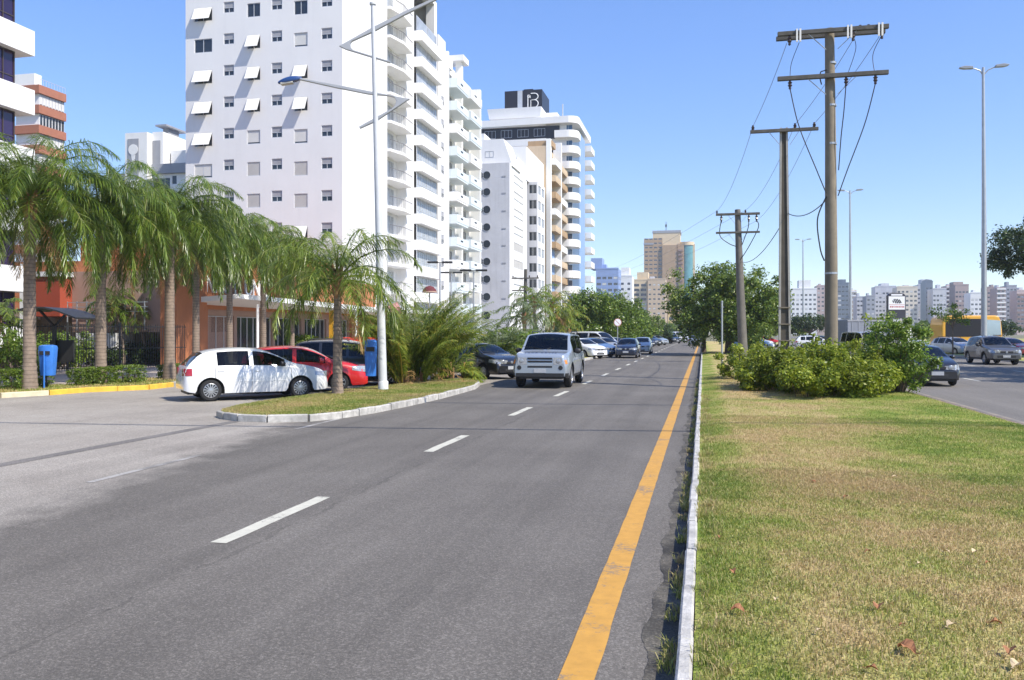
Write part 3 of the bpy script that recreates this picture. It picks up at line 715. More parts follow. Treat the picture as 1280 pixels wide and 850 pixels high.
# trees
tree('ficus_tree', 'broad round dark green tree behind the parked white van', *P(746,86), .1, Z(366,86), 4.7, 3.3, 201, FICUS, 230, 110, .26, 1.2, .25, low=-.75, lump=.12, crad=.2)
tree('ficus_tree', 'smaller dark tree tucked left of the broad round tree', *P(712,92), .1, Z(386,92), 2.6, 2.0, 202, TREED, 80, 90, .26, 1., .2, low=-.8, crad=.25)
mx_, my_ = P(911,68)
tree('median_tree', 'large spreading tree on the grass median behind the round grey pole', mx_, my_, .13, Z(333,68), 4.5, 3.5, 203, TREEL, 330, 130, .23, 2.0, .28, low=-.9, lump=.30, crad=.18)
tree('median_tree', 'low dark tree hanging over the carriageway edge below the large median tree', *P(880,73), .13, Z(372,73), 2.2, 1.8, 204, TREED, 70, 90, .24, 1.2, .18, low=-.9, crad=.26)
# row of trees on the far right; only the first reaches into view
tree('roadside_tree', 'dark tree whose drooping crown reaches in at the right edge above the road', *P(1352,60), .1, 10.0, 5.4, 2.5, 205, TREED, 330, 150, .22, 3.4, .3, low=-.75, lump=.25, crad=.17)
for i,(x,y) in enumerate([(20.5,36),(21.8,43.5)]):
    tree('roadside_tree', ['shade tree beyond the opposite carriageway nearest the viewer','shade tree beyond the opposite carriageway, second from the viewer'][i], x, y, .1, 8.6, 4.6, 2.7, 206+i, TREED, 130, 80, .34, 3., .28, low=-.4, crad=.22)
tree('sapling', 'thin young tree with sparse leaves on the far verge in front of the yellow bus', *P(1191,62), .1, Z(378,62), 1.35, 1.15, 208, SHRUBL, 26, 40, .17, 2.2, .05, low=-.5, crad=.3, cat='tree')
fg = 'far trees left of the avenue'
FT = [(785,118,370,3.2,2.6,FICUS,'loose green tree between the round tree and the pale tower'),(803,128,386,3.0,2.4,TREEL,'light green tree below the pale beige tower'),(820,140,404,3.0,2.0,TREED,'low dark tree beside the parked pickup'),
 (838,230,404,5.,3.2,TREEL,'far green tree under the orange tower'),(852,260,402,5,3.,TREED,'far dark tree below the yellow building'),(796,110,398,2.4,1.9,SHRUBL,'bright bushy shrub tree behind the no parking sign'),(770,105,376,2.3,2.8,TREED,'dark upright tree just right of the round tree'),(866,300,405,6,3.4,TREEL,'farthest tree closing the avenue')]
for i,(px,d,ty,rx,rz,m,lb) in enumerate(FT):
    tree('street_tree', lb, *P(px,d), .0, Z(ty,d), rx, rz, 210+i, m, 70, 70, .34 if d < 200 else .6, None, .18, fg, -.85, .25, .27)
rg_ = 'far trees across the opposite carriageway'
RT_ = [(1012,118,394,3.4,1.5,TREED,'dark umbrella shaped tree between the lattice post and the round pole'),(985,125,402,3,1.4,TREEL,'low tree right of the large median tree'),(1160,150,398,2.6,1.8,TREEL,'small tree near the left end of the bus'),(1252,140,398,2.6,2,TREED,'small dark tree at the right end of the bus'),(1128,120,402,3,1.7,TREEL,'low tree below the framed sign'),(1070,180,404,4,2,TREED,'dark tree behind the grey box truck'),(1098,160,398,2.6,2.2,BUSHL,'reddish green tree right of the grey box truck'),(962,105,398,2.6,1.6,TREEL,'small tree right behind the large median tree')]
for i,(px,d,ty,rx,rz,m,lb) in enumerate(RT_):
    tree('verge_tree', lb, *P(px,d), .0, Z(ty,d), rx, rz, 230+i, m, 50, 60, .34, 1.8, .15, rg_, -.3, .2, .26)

# hibiscus hedge on the median
rngb = np.random.default_rng(77)
hx, hy = 3.1, 26.0
hb = thing('hibiscus_hedge', 'wide sprawling yellow green hibiscus hedge with scattered yellow flowers on the median', 'hedge', (hx,hy,MZ+.03))
cen = []
while len(cen) < 600:
    u = rngb.uniform(-1,1); v = rngb.uniform(-1,1)
    if u*u*.9 + v*v > 1 or (u < -.5 and v < -.35): continue
    hgt = 1.24*(1-.5*abs(u)**4)*(1-.45*abs(v)**3)*(.92+.1*math.sin(u*7+1)+.08*math.sin(v*9+u*4))
    zz = hgt*rngb.uniform(.07,1)**.85; k = 1.0 if zz > .3 else .9
    cen.append((u*2.08*k, v*3.3*k, zz))
cen = np.array(cen)
mb = MB()
for c in cen[::5]: mb.tube([(c[0]*.75,c[1]*.8,-.05),(c[0]*.85,c[1]*.9,c[2]*.5),tuple(c)], [.014,.010,.005], 5)
part('stems', mb, BARK, hb)
V = leafcloud(rngb, cen, .25*rngb.uniform(.6,1.3,len(cen)), 150, .088, .6, .7); V = V[V[:,:,2].min(1) > .0]
# loose shoots standing above the top
sh = cen[(cen[:,2] > .85)][:60]; sp_ = np.concatenate([sh + np.array([0,0,1])*k*.09 + rngb.normal(0,.03,(len(sh),3)) for k in range(1,5)])
V = np.concatenate([V, leafcloud(rngb, sp_, np.full(len(sp_), .09), 9, .09)])
part('foliage', quads_mesh('foliage', V, [(0,1,2,3)], BUSHL), None, hb)
def bloom(par, c, s=.055, nrm=(0,-.8,.6)):
    mb = MB(); n = Vector(nrm).normalized(); a = n.cross(Vector((0,0,1))).normalized(); b = n.cross(a)
    for k in range(5):
        t = 2*math.pi*k/5; p = Vector(c); u = a*math.cos(t)+b*math.sin(t); w = a*-math.sin(t)+b*math.cos(t)
        mb.add([p, p+u*s*.6+w*s*.45+n*s*.25, p+u*s*1.1+n*s*.35, p+u*s*.6-w*s*.45+n*s*.25], [(0,1,2,3)])
    part('flower', mb, BLOOM, par)
for px, py in ((1004,491),(1033,444),(1068,457),(1008,468),(1076,478),(1022,499),(1052,496),(1090,489)):
    d = 22.6 if py > 470 else 25; x, y = P(px,d); bloom(hb, (x-hx, y-hy, Z(py,d)-MZ-.03), .07)
x, y = P(1120,24.6)
bush('tall_shrub', 'tall loose light green shrub leaning over the opposite carriageway beside the hedge', x, y, MZ, .88, 1.1, 1.2, 301, SHRUBL, 110, 120, .09, crad=.28, cz=1.15)
bush('twiggy_shrub', 'thin upright shrub with reddish bare twigs rising out of the hedge', *P(1072,27), MZ, .5, .5, 1.0, 302, BUSHL, 16, 45, .10, crad=.45, cz=1.4)
bush('low_bush', 'small yellow green bush at the left end of the hedge around the timber pole', *P(925,31), MZ, .9, 1.2, .62, 303, BUSHL, 40, 90, .11, crad=.3)
bush('low_bush', 'far yellow green bush around the foot of the lattice post', *P(968,34), MZ, 1.1, 1.4, .7, 304, BUSHL, 45, 90, .11, crad=.3)

# clipped hedge blocks on the left
def hedge_block(label, px, py, w, h, seed, dd=.8):
    rng = np.random.default_rng(seed); x, y = onground(px, py); y += .5
    t = thing('clipped_hedge', label, 'hedge', (x,y,.13), R(rng.uniform(-8,8)), 'clipped hedge blocks on the verge')
    g = np.stack([rng.uniform(-w/2,w/2,230), rng.uniform(-dd/2,dd/2,230), rng.uniform(.08,h-.04,230)],1)
    ax = rng.integers(0,3,230); sg = rng.choice([-1,1],230); lim = np.array([w/2,dd/2,h/2])
    for i in range(230):
        g[i,ax[i]] = (lim[ax[i]]*sg[i]*.92 + (h/2 if ax[i] == 2 else 0))
    g[:,2] = np.clip(g[:,2],.05,h)
    V = leafcloud(rng, g, np.full(230,.09), 14, .06, .6, .5); part('foliage', quads_mesh('foliage', V, [(0,1,2,3)], HEDGE), None, t)
    for k in range(3): mb = MB(); mb.tube([((k-1)*w*.3,0,-.02),((k-1)*w*.3,0,h*.5)], .03, 5); part('stem', mb, BARK, t)
HB = [(6,488,.9,.62,'clipped hedge block at the left edge of the view'),(91,483,.62,.55,'small clipped hedge cube just right of the blue bin'),(113,481.5,.6,.58,'clipped hedge cube between the blue bin and the second palm'),
 (149,479.5,.85,.6,'wide clipped hedge block just right of the second palm'),(205,474,.7,.55,'clipped hedge block at the foot of the third palm'),(236,471,.8,.5,'clipped hedge block behind the tail of the white hatchback'),(28,486.5,.7,.6,'clipped hedge block hard against the leftmost palm trunk')]
for i,(px,py,w,h,lb) in enumerate(HB): hedge_block(lb, px, py, w, h, 400+i)
# garden behind the fence
gg = 'garden shrubs behind the railings'
GD = [(20,34,1.3,1.5,SHRUBL,'shaded shrub behind the railings left of the entrance canopy'),(72,41,1.4,1.7,SHRUBL,'bright shrub behind the railings under the entrance canopy'),(95,43,1.2,1.6,TREEL,'green shrub right of the entrance canopy post'),(165,46,1.5,1.1,TREED,'dark shrub behind the railings between second and third palm'),(190,47,1.2,1.3,SHRUBL,'shrub behind the railings left of the orange pillar'),(375,58,1.2,1.5,SHRUBL,'leafy shrub right of the shopfront behind the dark cars'),(400,60,1.3,1.4,ARECA,'yellow flowering shrub near the yellow post'),(130,44,1.1,.9,TREED,'low dark shrub behind the second palm')]
for i,(px,d,r,h,m,lb) in enumerate(GD): bush('garden_shrub', lb, *P(px,d), .1, r, r*.8, h*.62, 420+i, m, 34, 80, .14, group=gg, crad=.36)
for i,(px,d,lb) in enumerate([(155,45,'thin leaning garden palm against the salmon wall'),(183,46,'thin garden palm before the orange pillar'),(15,36,'shaded garden palm at the left edge behind the railings')]):
    x, y = P(px,d); palm('garden_palm', lb, x, y, .1, 3.2-.5*i, .08, .06, 14, 2.0, 440+i, PALM, (1.2,-.3), 1.8, 34, .5, .045, 1.0, .5, group='slim garden palms', lean=-.5)
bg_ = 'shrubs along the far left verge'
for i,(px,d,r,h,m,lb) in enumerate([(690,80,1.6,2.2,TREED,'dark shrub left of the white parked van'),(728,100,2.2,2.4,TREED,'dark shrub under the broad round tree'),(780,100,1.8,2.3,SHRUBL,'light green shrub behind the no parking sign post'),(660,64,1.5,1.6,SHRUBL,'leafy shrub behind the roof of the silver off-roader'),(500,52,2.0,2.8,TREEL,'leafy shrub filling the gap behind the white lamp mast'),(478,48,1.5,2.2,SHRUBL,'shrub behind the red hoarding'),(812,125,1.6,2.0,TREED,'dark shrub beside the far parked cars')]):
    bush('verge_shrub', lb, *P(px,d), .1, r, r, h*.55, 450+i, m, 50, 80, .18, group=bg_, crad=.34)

# fallen leaves on the median
LV = [(922,763,.10,0),(1098,768,.10,0),(1133,822,.13,0),(916,714,.08,0),(1183,687,.07,1),(1218,686,.07,1),(1085,690,.06,0),(1057,622,.07,0),(1150,705,.06,1),(1190,790,.09,1),(1245,785,.08,0),(1262,822,.10,0),(1024,798,.05,1),(1145,683,.05,1),(1272,840,.10,1),(1017,605,.06,0),(900,668,.06,0),(1090,845,.07,0),(970,757,.05,1),(1128,790,.05,0),(1235,700,.05,0),(1118,598,.06,1)]
WHERE = ['large curled brown leaf nearest the white kerb','curled brown leaf on the dry patch in mid median','largest crumpled leaf low on the dry grass','flat brown leaf by the kerb edge a little farther off','pale leaf of the close pair on the green side','pale leaf right of its close twin on the green side','small brown leaf at the border of green and dry grass','brown leaf far up the dry patch','pale leaf below the close pair','pale leaf on the green grass toward the right edge','brown leaf near the right edge','big brown leaf lowest toward the right edge','tiny pale leaf on the dry patch','tiny pale leaf left of the close pair','pale leaf at the lower right corner','small brown leaf farthest left on the dry patch','small brown leaf close to the kerb','small brown leaf at the bottom edge of the grass','tiny pale leaf beside the big curled leaf','tiny brown leaf above the largest crumpled leaf','tiny brown leaf right of the pale pair','pale leaf far up on the green side']
for i,(px,py,s,k) in enumerate(LV):
    s *= .78; x, y = G(px,py,.2); r_ = random.Random(i); mb = MB(); n = 7; vs = []
    for a in range(n+1):
        u = a/n; w = s*.42*math.sin(math.pi*min(1,u*.93+.05))*r_.uniform(.8,1.1); c = s*.22*math.sin(math.pi*u)
        vs += [(s*(u-.5), -w, c+s*.18+w*.35*r_.uniform(.3,1.2)), (s*(u-.5), 0, c), (s*(u-.5), w, c+w*.5*r_.uniform(.2,1.4))]
    mb.add(vs, [f for a in range(n) for f in ((3*a,3*a+3,3*a+4,3*a+1),(3*a+1,3*a+4,3*a+5,3*a+2))])
    mb.bar((-s*.5,0,0),(-s*.8,.0,s*.12),.004,.004)
    o = solo('fallen_leaf', mb, PALELEAF if k else DEADLEAF, WHERE[i]+' fallen on the grass' if len(WHERE[i].split()) < 12 else WHERE[i], 'leaf', 'leaves fallen on the median', origin=(0,0,0))
    o.location = (x,y,float(mheight(np.array(x),np.array(y)))+.022); o.rotation_euler = (0,0,r_.uniform(0,6.28))
# ------------------------------------------------------------------ poles, masts, wires
def insul(mb, c, h=.16, r=.045, down=False):
    h *= 1.25; r *= 1.45
    s = -1 if down else 1
    mb.lathe([(r*.5,0),(r*.5,s*h*.15),(r,s*h*.25),(r*.55,s*h*.4),(r*.95,s*h*.55),(r*.5,s*h*.7),(r*.6,s*h*.9),(0,s*h)], 8, c)
def crossarm(par, z, L, w, n_ins, off=0., down=False, mat=WOOD, braces=True, px_=0., insz=.16):
    mb = MB(); mb.box(px_-L/2, px_+L/2, off-w/2, off+w/2, z-w/2, z+w/2)
    a = part('crossarm', mb, mat, par, bevel=.01)
    for u in n_ins:
        mi = MB(); insul(mi, (px_+u*L/2, off, z+(w/2-.004)*(-1 if down else 1)), insz, .05, down); part('insulator', mi, CERAM, a)
    if braces:
        mb = MB()
        for s in (-1,1): mb.bar((px_+s*L*.22, off*1.0, z-w*.4),(s*.17, off*.6, z-.55), .04, .012)
        part('brace', mb, GALV, a)
    return a
# 1: big round concrete pole
D1 = 26.5; p1 = P(1039, D1); H1 = Z(36, D1)-MZ
u1 = thing('utility_pole', 'tall round concrete pole rising from the hedge, with doubled top crossarm and drooping black cables', 'utility pole', (*p1, MZ), 0)
mb = MB(); mb.tube([(0,0,-.3),(0,0,H1*.35),(-.02,0,H1*.7),(-.05,0,H1)], [.205,.188,.162,.138], 18); part('shaft', mb, POLEC, u1, smooth=60)
mb = MB()
for z in (H1*.32, H1*.68, H1-1.08, H1-2.4): mb.lathe([(.13+.075*(1-z/H1),z-.03),(.146+.075*(1-z/H1),z-.03),(.146+.075*(1-z/H1),z+.03),(.13+.075*(1-z/H1),z+.03)], 16)
part('bands', mb, GALV, u1)
za = H1-.14
crossarm(u1, za, 3.25, .13, [-.78,.37,.88], off=-.26, down=True, insz=.26); crossarm(u1, za+.03, 3.25, .13, [-.62,.55,.7], off=.26, down=False, braces=False)
a2 = crossarm(u1, H1-1.53, 3.25, .13, [-.77,.25,.77], off=-.22, down=True, insz=.24)
mb = MB()
for (u,e) in ((-.62,0),(.3,0),(.85,0)):
    for q in (-.05,.05): mb.bar((u*1.62+q,-.345,za-.30),(u*1.62+q,-.345,za+.10),.05,.05)
part('clamps', mb, CREAM, u1)
mb = MB(); mb.bar((-.14,-.1,H1-1.3),(-.32,-.1,H1-1.35),.03,.03); mb.tube([(-.32,-.1,H1-1.35),(-.36,-.1,H1-1.5),(-.3,-.1,H1-1.75)],.02,6); part('hook', mb, BLACKM, u1)
def drop(par, pts, r=.017, name='drop_cable', mat=CABLE, n=16):
    pts = [Vector(p) for p in pts]; out = []
    P_ = [pts[0]] + pts + [pts[-1]]
    for i in range(1, len(P_)-2):
        for k in range(n):
            t = k/n; a,b,c,e = P_[i-1],P_[i],P_[i+1],P_[i+2]
            out.append(.5*((2*b)+(c-a)*t+(2*a-5*b+4*c-e)*t*t+(3*b-a-3*c+e)*t**3))
    out.append(pts[-1]); mb = MB(); mb.tube(out, r, 6); return part(name, mb, mat, par, smooth=60)
zt2 = H1-1.85
for pts in ([(-1.25,-.22,zt2),(-.98,-.22,zt2-1.2),(-.45,-.2,zt2-2.6),(-.17,-.15,zt2-3.3)], [(.4,-.22,zt2),(.34,-.22,zt2-.8),(.26,-.2,zt2-1.6),(.2,-.12,zt2-2.6)], [(1.25,-.22,zt2),(.95,-.22,zt2-1.2),(.45,-.2,zt2-2.6),(.18,-.15,zt2-3.4)]):
    drop(u1, pts)
drop(u1, [(-.16,-.1,zt2-3.4),(-.42,-.12,zt2-4.1),(-.34,-.1,zt2-5.0),(-.21,-.05,zt2-5.4)], .022)
drop(u1, [(-.98,-.26,za-.3),(-1.2,-.1,za-.9),(-1.25,-.2,H1-1.6)], .01, 'jumper'); drop(u1, [(.62,-.26,za-.25),(.7,-.1,za-.6),(.42,-.2,H1-1.6)], .01, 'jumper'); drop(u1, [(1.4,-.26,za-.3),(1.2,-.1,za-.8),(1.25,-.2,H1-1.6)], .01, 'jumper')
# 2: H-section post with climbing openings
D2 = 32; p2 = P(981, D2); H2 = Z(160, D2)-MZ
u2 = thing('utility_pole', 'dark square latticed post with pale edges and one crossarm, left of the round pole', 'utility pole', (*p2, MZ), 0)
mb = MB()
for s in (-1,1):
    b0, b1 = .20, .105
    mb.add([(s*b0-.035,-.13,-.3),(s*b0+.035,-.13,-.3),(s*b0+.035,.13,-.3),(s*b0-.035,.13,-.3),(s*b1-.035-.04,-.09,H2),(s*b1+.035-.04,-.09,H2),(s*b1+.035-.04,.09,H2),(s*b1-.035-.04,.09,H2)],
        [(0,3,2,1),(4,5,6,7),(0,1,5,4),(1,2,6,5),(2,3,7,6),(3,0,4,7)])
part('edge_rails', mb, CONC, u2)
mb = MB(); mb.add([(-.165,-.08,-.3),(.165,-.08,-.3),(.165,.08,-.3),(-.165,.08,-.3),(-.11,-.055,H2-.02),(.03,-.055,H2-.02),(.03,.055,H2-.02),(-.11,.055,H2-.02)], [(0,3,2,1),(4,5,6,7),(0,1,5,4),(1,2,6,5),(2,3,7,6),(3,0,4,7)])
part('web', mb, M('dark_web_concrete',(.085,.072,.055),.9,.2,3,stain=.4), u2)  # web simply darker than the edge rails
mb = MB()
for k in range(4):
    z = .8+k*.62; w = .2-.095*z/H2; mb.box(-w-.02-.04*z/H2, w+.02-.04*z/H2, -.14, -.135+.28, z, z+.045)
part('bands', mb, POLEC, u2)
crossarm(u2, H2-.12, 2.45, .12, [-.92,.32,.88], off=-.15, px_=.0-.04)
# 3: timber pole with two arms
D3 = 52; p3 = P(922, D3); H3 = Z(262, D3)-MZ
u3 = thing('utility_pole', 'round grey pole with two crossarms beside the large median tree', 'utility pole', (*p3, MZ), 0)
mb = MB(); mb.tube([(.35,0,-.3),(.15,0,H3*.5),(0,0,H3)], [.30,.24,.17], 12); part('shaft', mb, M('grey_pole_concrete',(.15,.135,.115),.9,.2,3,stain=.5), u3, smooth=60)
crossarm(u3, H3-.3, 2.6, .14, [-.95,.35], off=-.2); crossarm(u3, H3-1.42, 2.6, .12, [], off=-.2)
mb = MB()
for u in (-.75,.5,.85): insul(mb, (u*1.3,-.2,H3-.37), .36, .06, True)
part('insulators', mb, CERAM, u3)
for pts in ([(-1.0,-.2,H3-.75),(-1.05,-.2,H3-1.6),(-.5,-.2,H3-2.1),(0,-.2,H3-2.3)], [(.65,-.2,H3-.75),(.6,-.2,H3-1.2),(.25,-.2,H3-2.2)], [(1.15,-.2,H3-.75),(1.2,-.2,H3-1.2),(.6,-.2,H3-2.4),(.15,-.2,H3-3.1)]): drop(u3, pts, .028)
mb = MB(); mb.tube([(.52,-.1,-.2),(.24,-.1,H3*.58)], [.07,.07], 8); part('side_conduit', mb, GALV, u3)
# a far one, a thin post, the timber pole on the left
x, y = P(657,70); H4 = Z(338,70)
u4 = thing('utility_pole', 'slim timber pole with thin crossarms before the grey tower with round windows', 'utility pole', (x,y,.1), 0)
mb = MB(); mb.tube([(-.1,0,-.2),(0,0,H4)], [.17,.13], 10); part('shaft', mb, WOOD, u4, smooth=60)
crossarm(u4, H4-.75, 2.3, .1, [-.9,.3,.9], off=-.15); crossarm(u4, H4-1.75, 1.4, .1, [], off=-.15, px_=-.4)
x, y = G(902.5,459,.14); pg_ = MB(); hh = Z(377, dep(x,y))-.14
pg_.tube([(0,0,-.2),(0,0,hh)], .045, 8); pg_.lathe([(.055,hh-.05),(.055,hh+.03),(0,hh+.05)], 8); pg_.bar((0,0,hh-.25),(.1,0,hh-.28),.05,.04)
o = solo('marker_post', pg_, GALV, 'thin bare grey post standing on the grass at the left of the hedge', 'post', origin=(0,0,0)); o.location = (x,y,.14)
# wires between the poles
def wire(label, a, b, sag, r=.009, mat=WIREG, group='overhead wires along the median', name='overhead_wire'):
    a = Vector(a); b = Vector(b); pts = [a + (b-a)*t + Vector((0,0,-sag*4*t*(1-t))) for t in [k/24 for k in range(25)]]
    mb = MB(); mb.tube(pts, r, 5); return solo(name, mb, mat, label, 'cable', group, origin=tuple(a))
def q(p, dx, z, off=0): return (p[0]+dx, p[1]+off, z+MZ)
A1 = [q(p1,-1.35,za-.3,-.26), q(p1,.62,za-.3,-.26), q(p1,1.35,za-.3,-.26)]
A2 = [q(p2,-1.17,H2+.08,-.15), q(p2,.36,H2+.08,-.15), q(p2,1.04,H2+.08,-.15)]
A3 = [q(p3,-1.24,H3-.08,-.2), q(p3,.45,H3-.08,-.2), q(p3,1.1,H3-.75,-.2)]
nm = ['left','middle','right']
for i in range(3):
    wire(f'thin {nm[i]} wire from the round concrete pole to the latticed post', A1[i], A2[i], .12)
    wire(f'thin {nm[i]} wire from the latticed post to the round grey pole by the tree', A2[i], A3[i], .5)
p5 = (-4.5, 105); 
for i in range(3): wire(f'thin {nm[i]} wire running from the round grey pole by the tree away over the avenue', A3[i], (p5[0]-16+i*1.2, p5[1]+55, 13-.8*i), .8)
wire('low black cable from the round grey pole to the latticed post', q(p3,.2,H3-3.2), q(p2,-.1,H2*.62), .5, .016, CABLE); wire('low black cable from the latticed post to the round concrete pole', q(p2,.1,H2*.66), q(p1,-.2,H1*.52), .25, .016, CABLE)
# service cables over the road ahead of the viewer, out of frame above; their shadows cross road and grass
def over(px1,py1,px2,py2,h1,h2,lb,r=.03,sag=.5,ext=.35):
    s = SUN/SUN.z; a = Vector((*G(px1,py1),0)) ; b = Vector((*G(px2,py2),0)); a,b = a-(b-a)*ext, b+(b-a)*ext
    wire(lb, a+s*h1, b+s*h2, sag, r, CABLE, 'service cables over the road', 'service_cable')
over(300,531,1270,540,9.0,9.0,'black cable spanning the road in front of the hedge, nearest the viewer',.05,.9)
over(560,503,855,506,10.5,10.5,'black cable spanning the road level with the hedge',.05,.5,.5)

# lamp masts on the far right
def double_lamp(par_label, px, d, ty, group):
    x, y = P(px, d); H = Z(ty, d); t = thing('street_lamp', par_label, 'street lamp', (x,y,.1), 0, group)
    mb = MB(); mb.tube([(0,0,-.1),(0,0,H*.5),(-.05,0,H)], [.20,.15,.09], 12); mb.lathe([(.28,0),(.28,.5),(.2,.6)], 12); part('mast', mb, GALV, t, smooth=50)
    for s in (-1,1):
        mb = MB(); mb.tube([(-.05,0,H-.55),(s*.25,0,H-.2),(s*.6,0,H-.05),(s*.75,0,H-.03)], [.05,.045,.04,.04], 6); a = part('arm', mb, GALV, t)
        mb = MB(); mb.extr([(0,-.06),(.55,-.09),(.8,-.05),(.85,.02),(.5,.12),(0,.1)], (s*.7,0,H), (s,0,.08), (0,0,1), (0,1,0), .3); part('lamp_head', mb, M('lamp_housing',(.3,.31,.33),.4,.1,3), a, bevel=.02)
    return t
lg_ = 'double armed lamp masts along the opposite carriageway'
double_lamp('tall double armed lamp mast behind the grey car at the right', 1230, 57.5, 86, lg_)
double_lamp('double armed lamp mast seen just right of the round concrete pole', 1063, 107, 239, lg_)
double_lamp('small far double armed lamp mast right of the latticed post', 1004, 163, 300, lg_)

# white mast with two zigzag arms on the island
x, y = G(479,487,.16); d = dep(x,y); Hm = Z(6,d)-.15; s_ = d/F
t = thing('zigzag_lamp_mast', 'tall pale mast on the island with two boomerang shaped arms and a blue lamp head', 'street lamp', (x,y,.15), YAW)
lean = -13*s_
def mp(px, py): return ((px-479)*s_, 0, Z(py,d)-.15)
mb = MB(); mb.tube([(0,0,-.2),(lean*.5,0,Hm*.5),(lean,0,Hm)], [.132,.102,.065], 14); mb.lathe([(.155,-.05),(.155,.25),(.132,.28)], 14); mb.lathe([(.1,0),(.1,.06),(0,.08)], 10, (lean,0,Hm)); part('mast', mb, GREYPAINT, t, smooth=50)
ARMP = M('zinc_grey_paint', (.36,.37,.385), .45, .1, 2)
def zig(parent, pts, ws, th=.10):
    mb = MB(); 
    mb.extr([(a[0],a[2]) for a in pts], (0,0,0), (1,0,0), (0,0,1), (0,1,0), th); return part('zigzag_arm', mb, ARMP, parent, bevel=.012)
off_ = -.17
def sh_(l): return [(a[0],0,a[2]) for a in l]
zig(t, [mp(*q_) for q_ in ((424,58),(465,35),(505,15),(545,-3),(546,0),(506,19),(467,40),(440,52),(438,55),(439,60),(442,63),(488,77),(488,79),(432,62))], None)
z2 = zig(t, [mp(*q_) for q_ in ((373,97.5),(373,99.5),(420,110),(460,118),(485,120),(493,122),(496,127),(494,132),(490,136),(449,158.5),(450,161),(470,152),(512,124),(466,115),(420,106))], None)
mb = MB(); hx0 = mp(348,103)[0]; hx1 = mp(377,98)[0]; hz = mp(360,101)[2]
prof = []
vs = []; fs = []; n = 12; nr = 9
for i in range(nr):
    u = i/(nr-1); xx = hx0 + (hx1-hx0)*u; w = .15*math.sin(math.pi*(.08+.87*u))**.6*(1-.25*u); hgt = .13*math.sin(math.pi*(.06+.88*u))**.6
    for k in range(n):
        a = 2*math.pi*k/n; zz = math.sin(a)*hgt; zz = max(zz, -hgt*.35); vs.append((xx, math.cos(a)*w, hz + zz + (u-.5)*.14))
for i in range(nr-1):
    for k in range(n): fs.append((i*n+k, i*n+(k+1)%n, (i+1)*n+(k+1)%n, (i+1)*n+k))
fs += [tuple(range(n)), tuple((nr-1)*n+k for k in range(n))[::-1]]
mb.add(vs, fs); lh = part('lamp_head', mb, M('lamp_blue',(.02,.06,.19),.35,.1,4), t, smooth=50)
mb = MB(); mb.cbox(((hx0*.62+hx1*.38), -.0, hz-.075), (.38,.2,.07), 0, 0, R(-9)); part('lamp_glass', mb, M('lamp_diffuser',(.5,.47,.42),.3,.05,3), lh, bevel=.02)
# the mast's blue bin
def bin_(label, x, y, z0, w, dp, h, rz=0, post=None):
    t = thing('litter_bin', label, 'litter bin', (x,y,z0), rz, 'blue litter bins')
    mb = MB(); b = .82
    vs = []
    for zz,k in ((.0,.78),(h*.12,b),(h*.9,1),(h*.97,.92),(h,.55)):
        for a in range(12):
            an = 2*math.pi*a/12; c_ = abs(math.cos(an))**.6*math.copysign(1,math.cos(an)); s2 = abs(math.sin(an))**.6*math.copysign(1,math.sin(an)); vs.append((c_*w/2*k, s2*dp/2*k, zz))
    mb.add(vs, [(i*12+k, i*12+(k+1)%12, (i+1)*12+(k+1)%12, (i+1)*12+k) for i in range(4) for k in range(12)] + [tuple(range(12))[::-1], tuple(48+k for k in range(12))])
    part('container', mb, BLUEP, t, smooth=40)
    mb = MB(); mb.box(-w*.3,w*.3,-dp/2*.99-.012,-dp/2*.99+.03,h*.68,h*.8); part('slot', mb, BLACKPL, t)
    if post:
        mb = MB(); mb.tube([(0,-dp/2*.9-.04,-post),(0,-dp/2*.9-.04,h*.8)], .025, 8); part('post', mb, BLUEP, t)
        mb = MB(); mb.tube([(-w*.22,dp*.3,-post),(-w*.22,dp*.3,.1)], .02, 8); part('rear_post', mb, BLACKM, t)
    return t
bin_('blue litter bin strapped to the pale zigzag mast', x-.38, y-.02, .15+.42, .42, .36, 1.1, YAW)
xb, yb = onground(60,486); bin_('blue litter bin on a thin post beside the leftmost palm', xb, yb, .13+.42, .52, .4, .95, YAW, post=.42)

# parking lot lamps: T shaped dark fittings
lg2 = 'dark T shaped lamps in the lot'
for px, d, ty, w, lb in [(550,60,327,1.6,'T shaped dark lamp farthest left above the palms'),(564,75,340,1.8,'smaller T shaped dark lamp in the middle above the palms'),(592,58,337,1.7,'T shaped dark lamp farthest right before the balcony tower')]:
    x, y = P(px,d); H = Z(ty,d); tt = thing('lot_lamp', lb, 'street lamp', (x,y,.0), YAW, lg2)
    mb = MB(); mb.tube([(0,0,0),(0,0,H-.1)], [.08,.05], 8); part('mast', mb, GALV, tt)
    for s in (-1,1):
        mb = MB(); mb.cbox((s*w*.32,0,H-.05),(w*.46,.34,.13)); part('lamp_head', mb, BLACKM, tt, bevel=.03)
    mb = MB(); mb.bar((-w*.2,0,H-.07),(w*.2,0,H-.07),.06,.05); part('arm', mb, BLACKM, tt)
# no parking sign on the verge
x, y = P(772,66); sg = thing('road_sign', 'round faded road sign on a grey post beside the parked cars', 'road sign', (x,y,.1), YAW)
mb = MB(); mb.tube([(0,0,-.1),(0,0,2.75)], .035, 8); part('post', mb, GALV, sg)
mb = MB(); mb.lathe([(.30,-.035),(.30,-.06),(0,-.06)], 24, (0,0,2.55), 'y'); f = part('sign_face', mb, M('faded_red_rim',(.52,.22,.19),.6,.1,4), sg)
mb = MB(); mb.lathe([(.255,-.061),(.255,-.066),(0,-.066)], 24, (0,0,2.55), 'y'); part('white_disc', mb, SIGNW, f)
mb = MB(); mb.cbox((0,-.069,2.55),(.04,.004,.46),0,0,R(-45)); part('slash', mb, bpy.data.materials['faded_red_rim'], f)
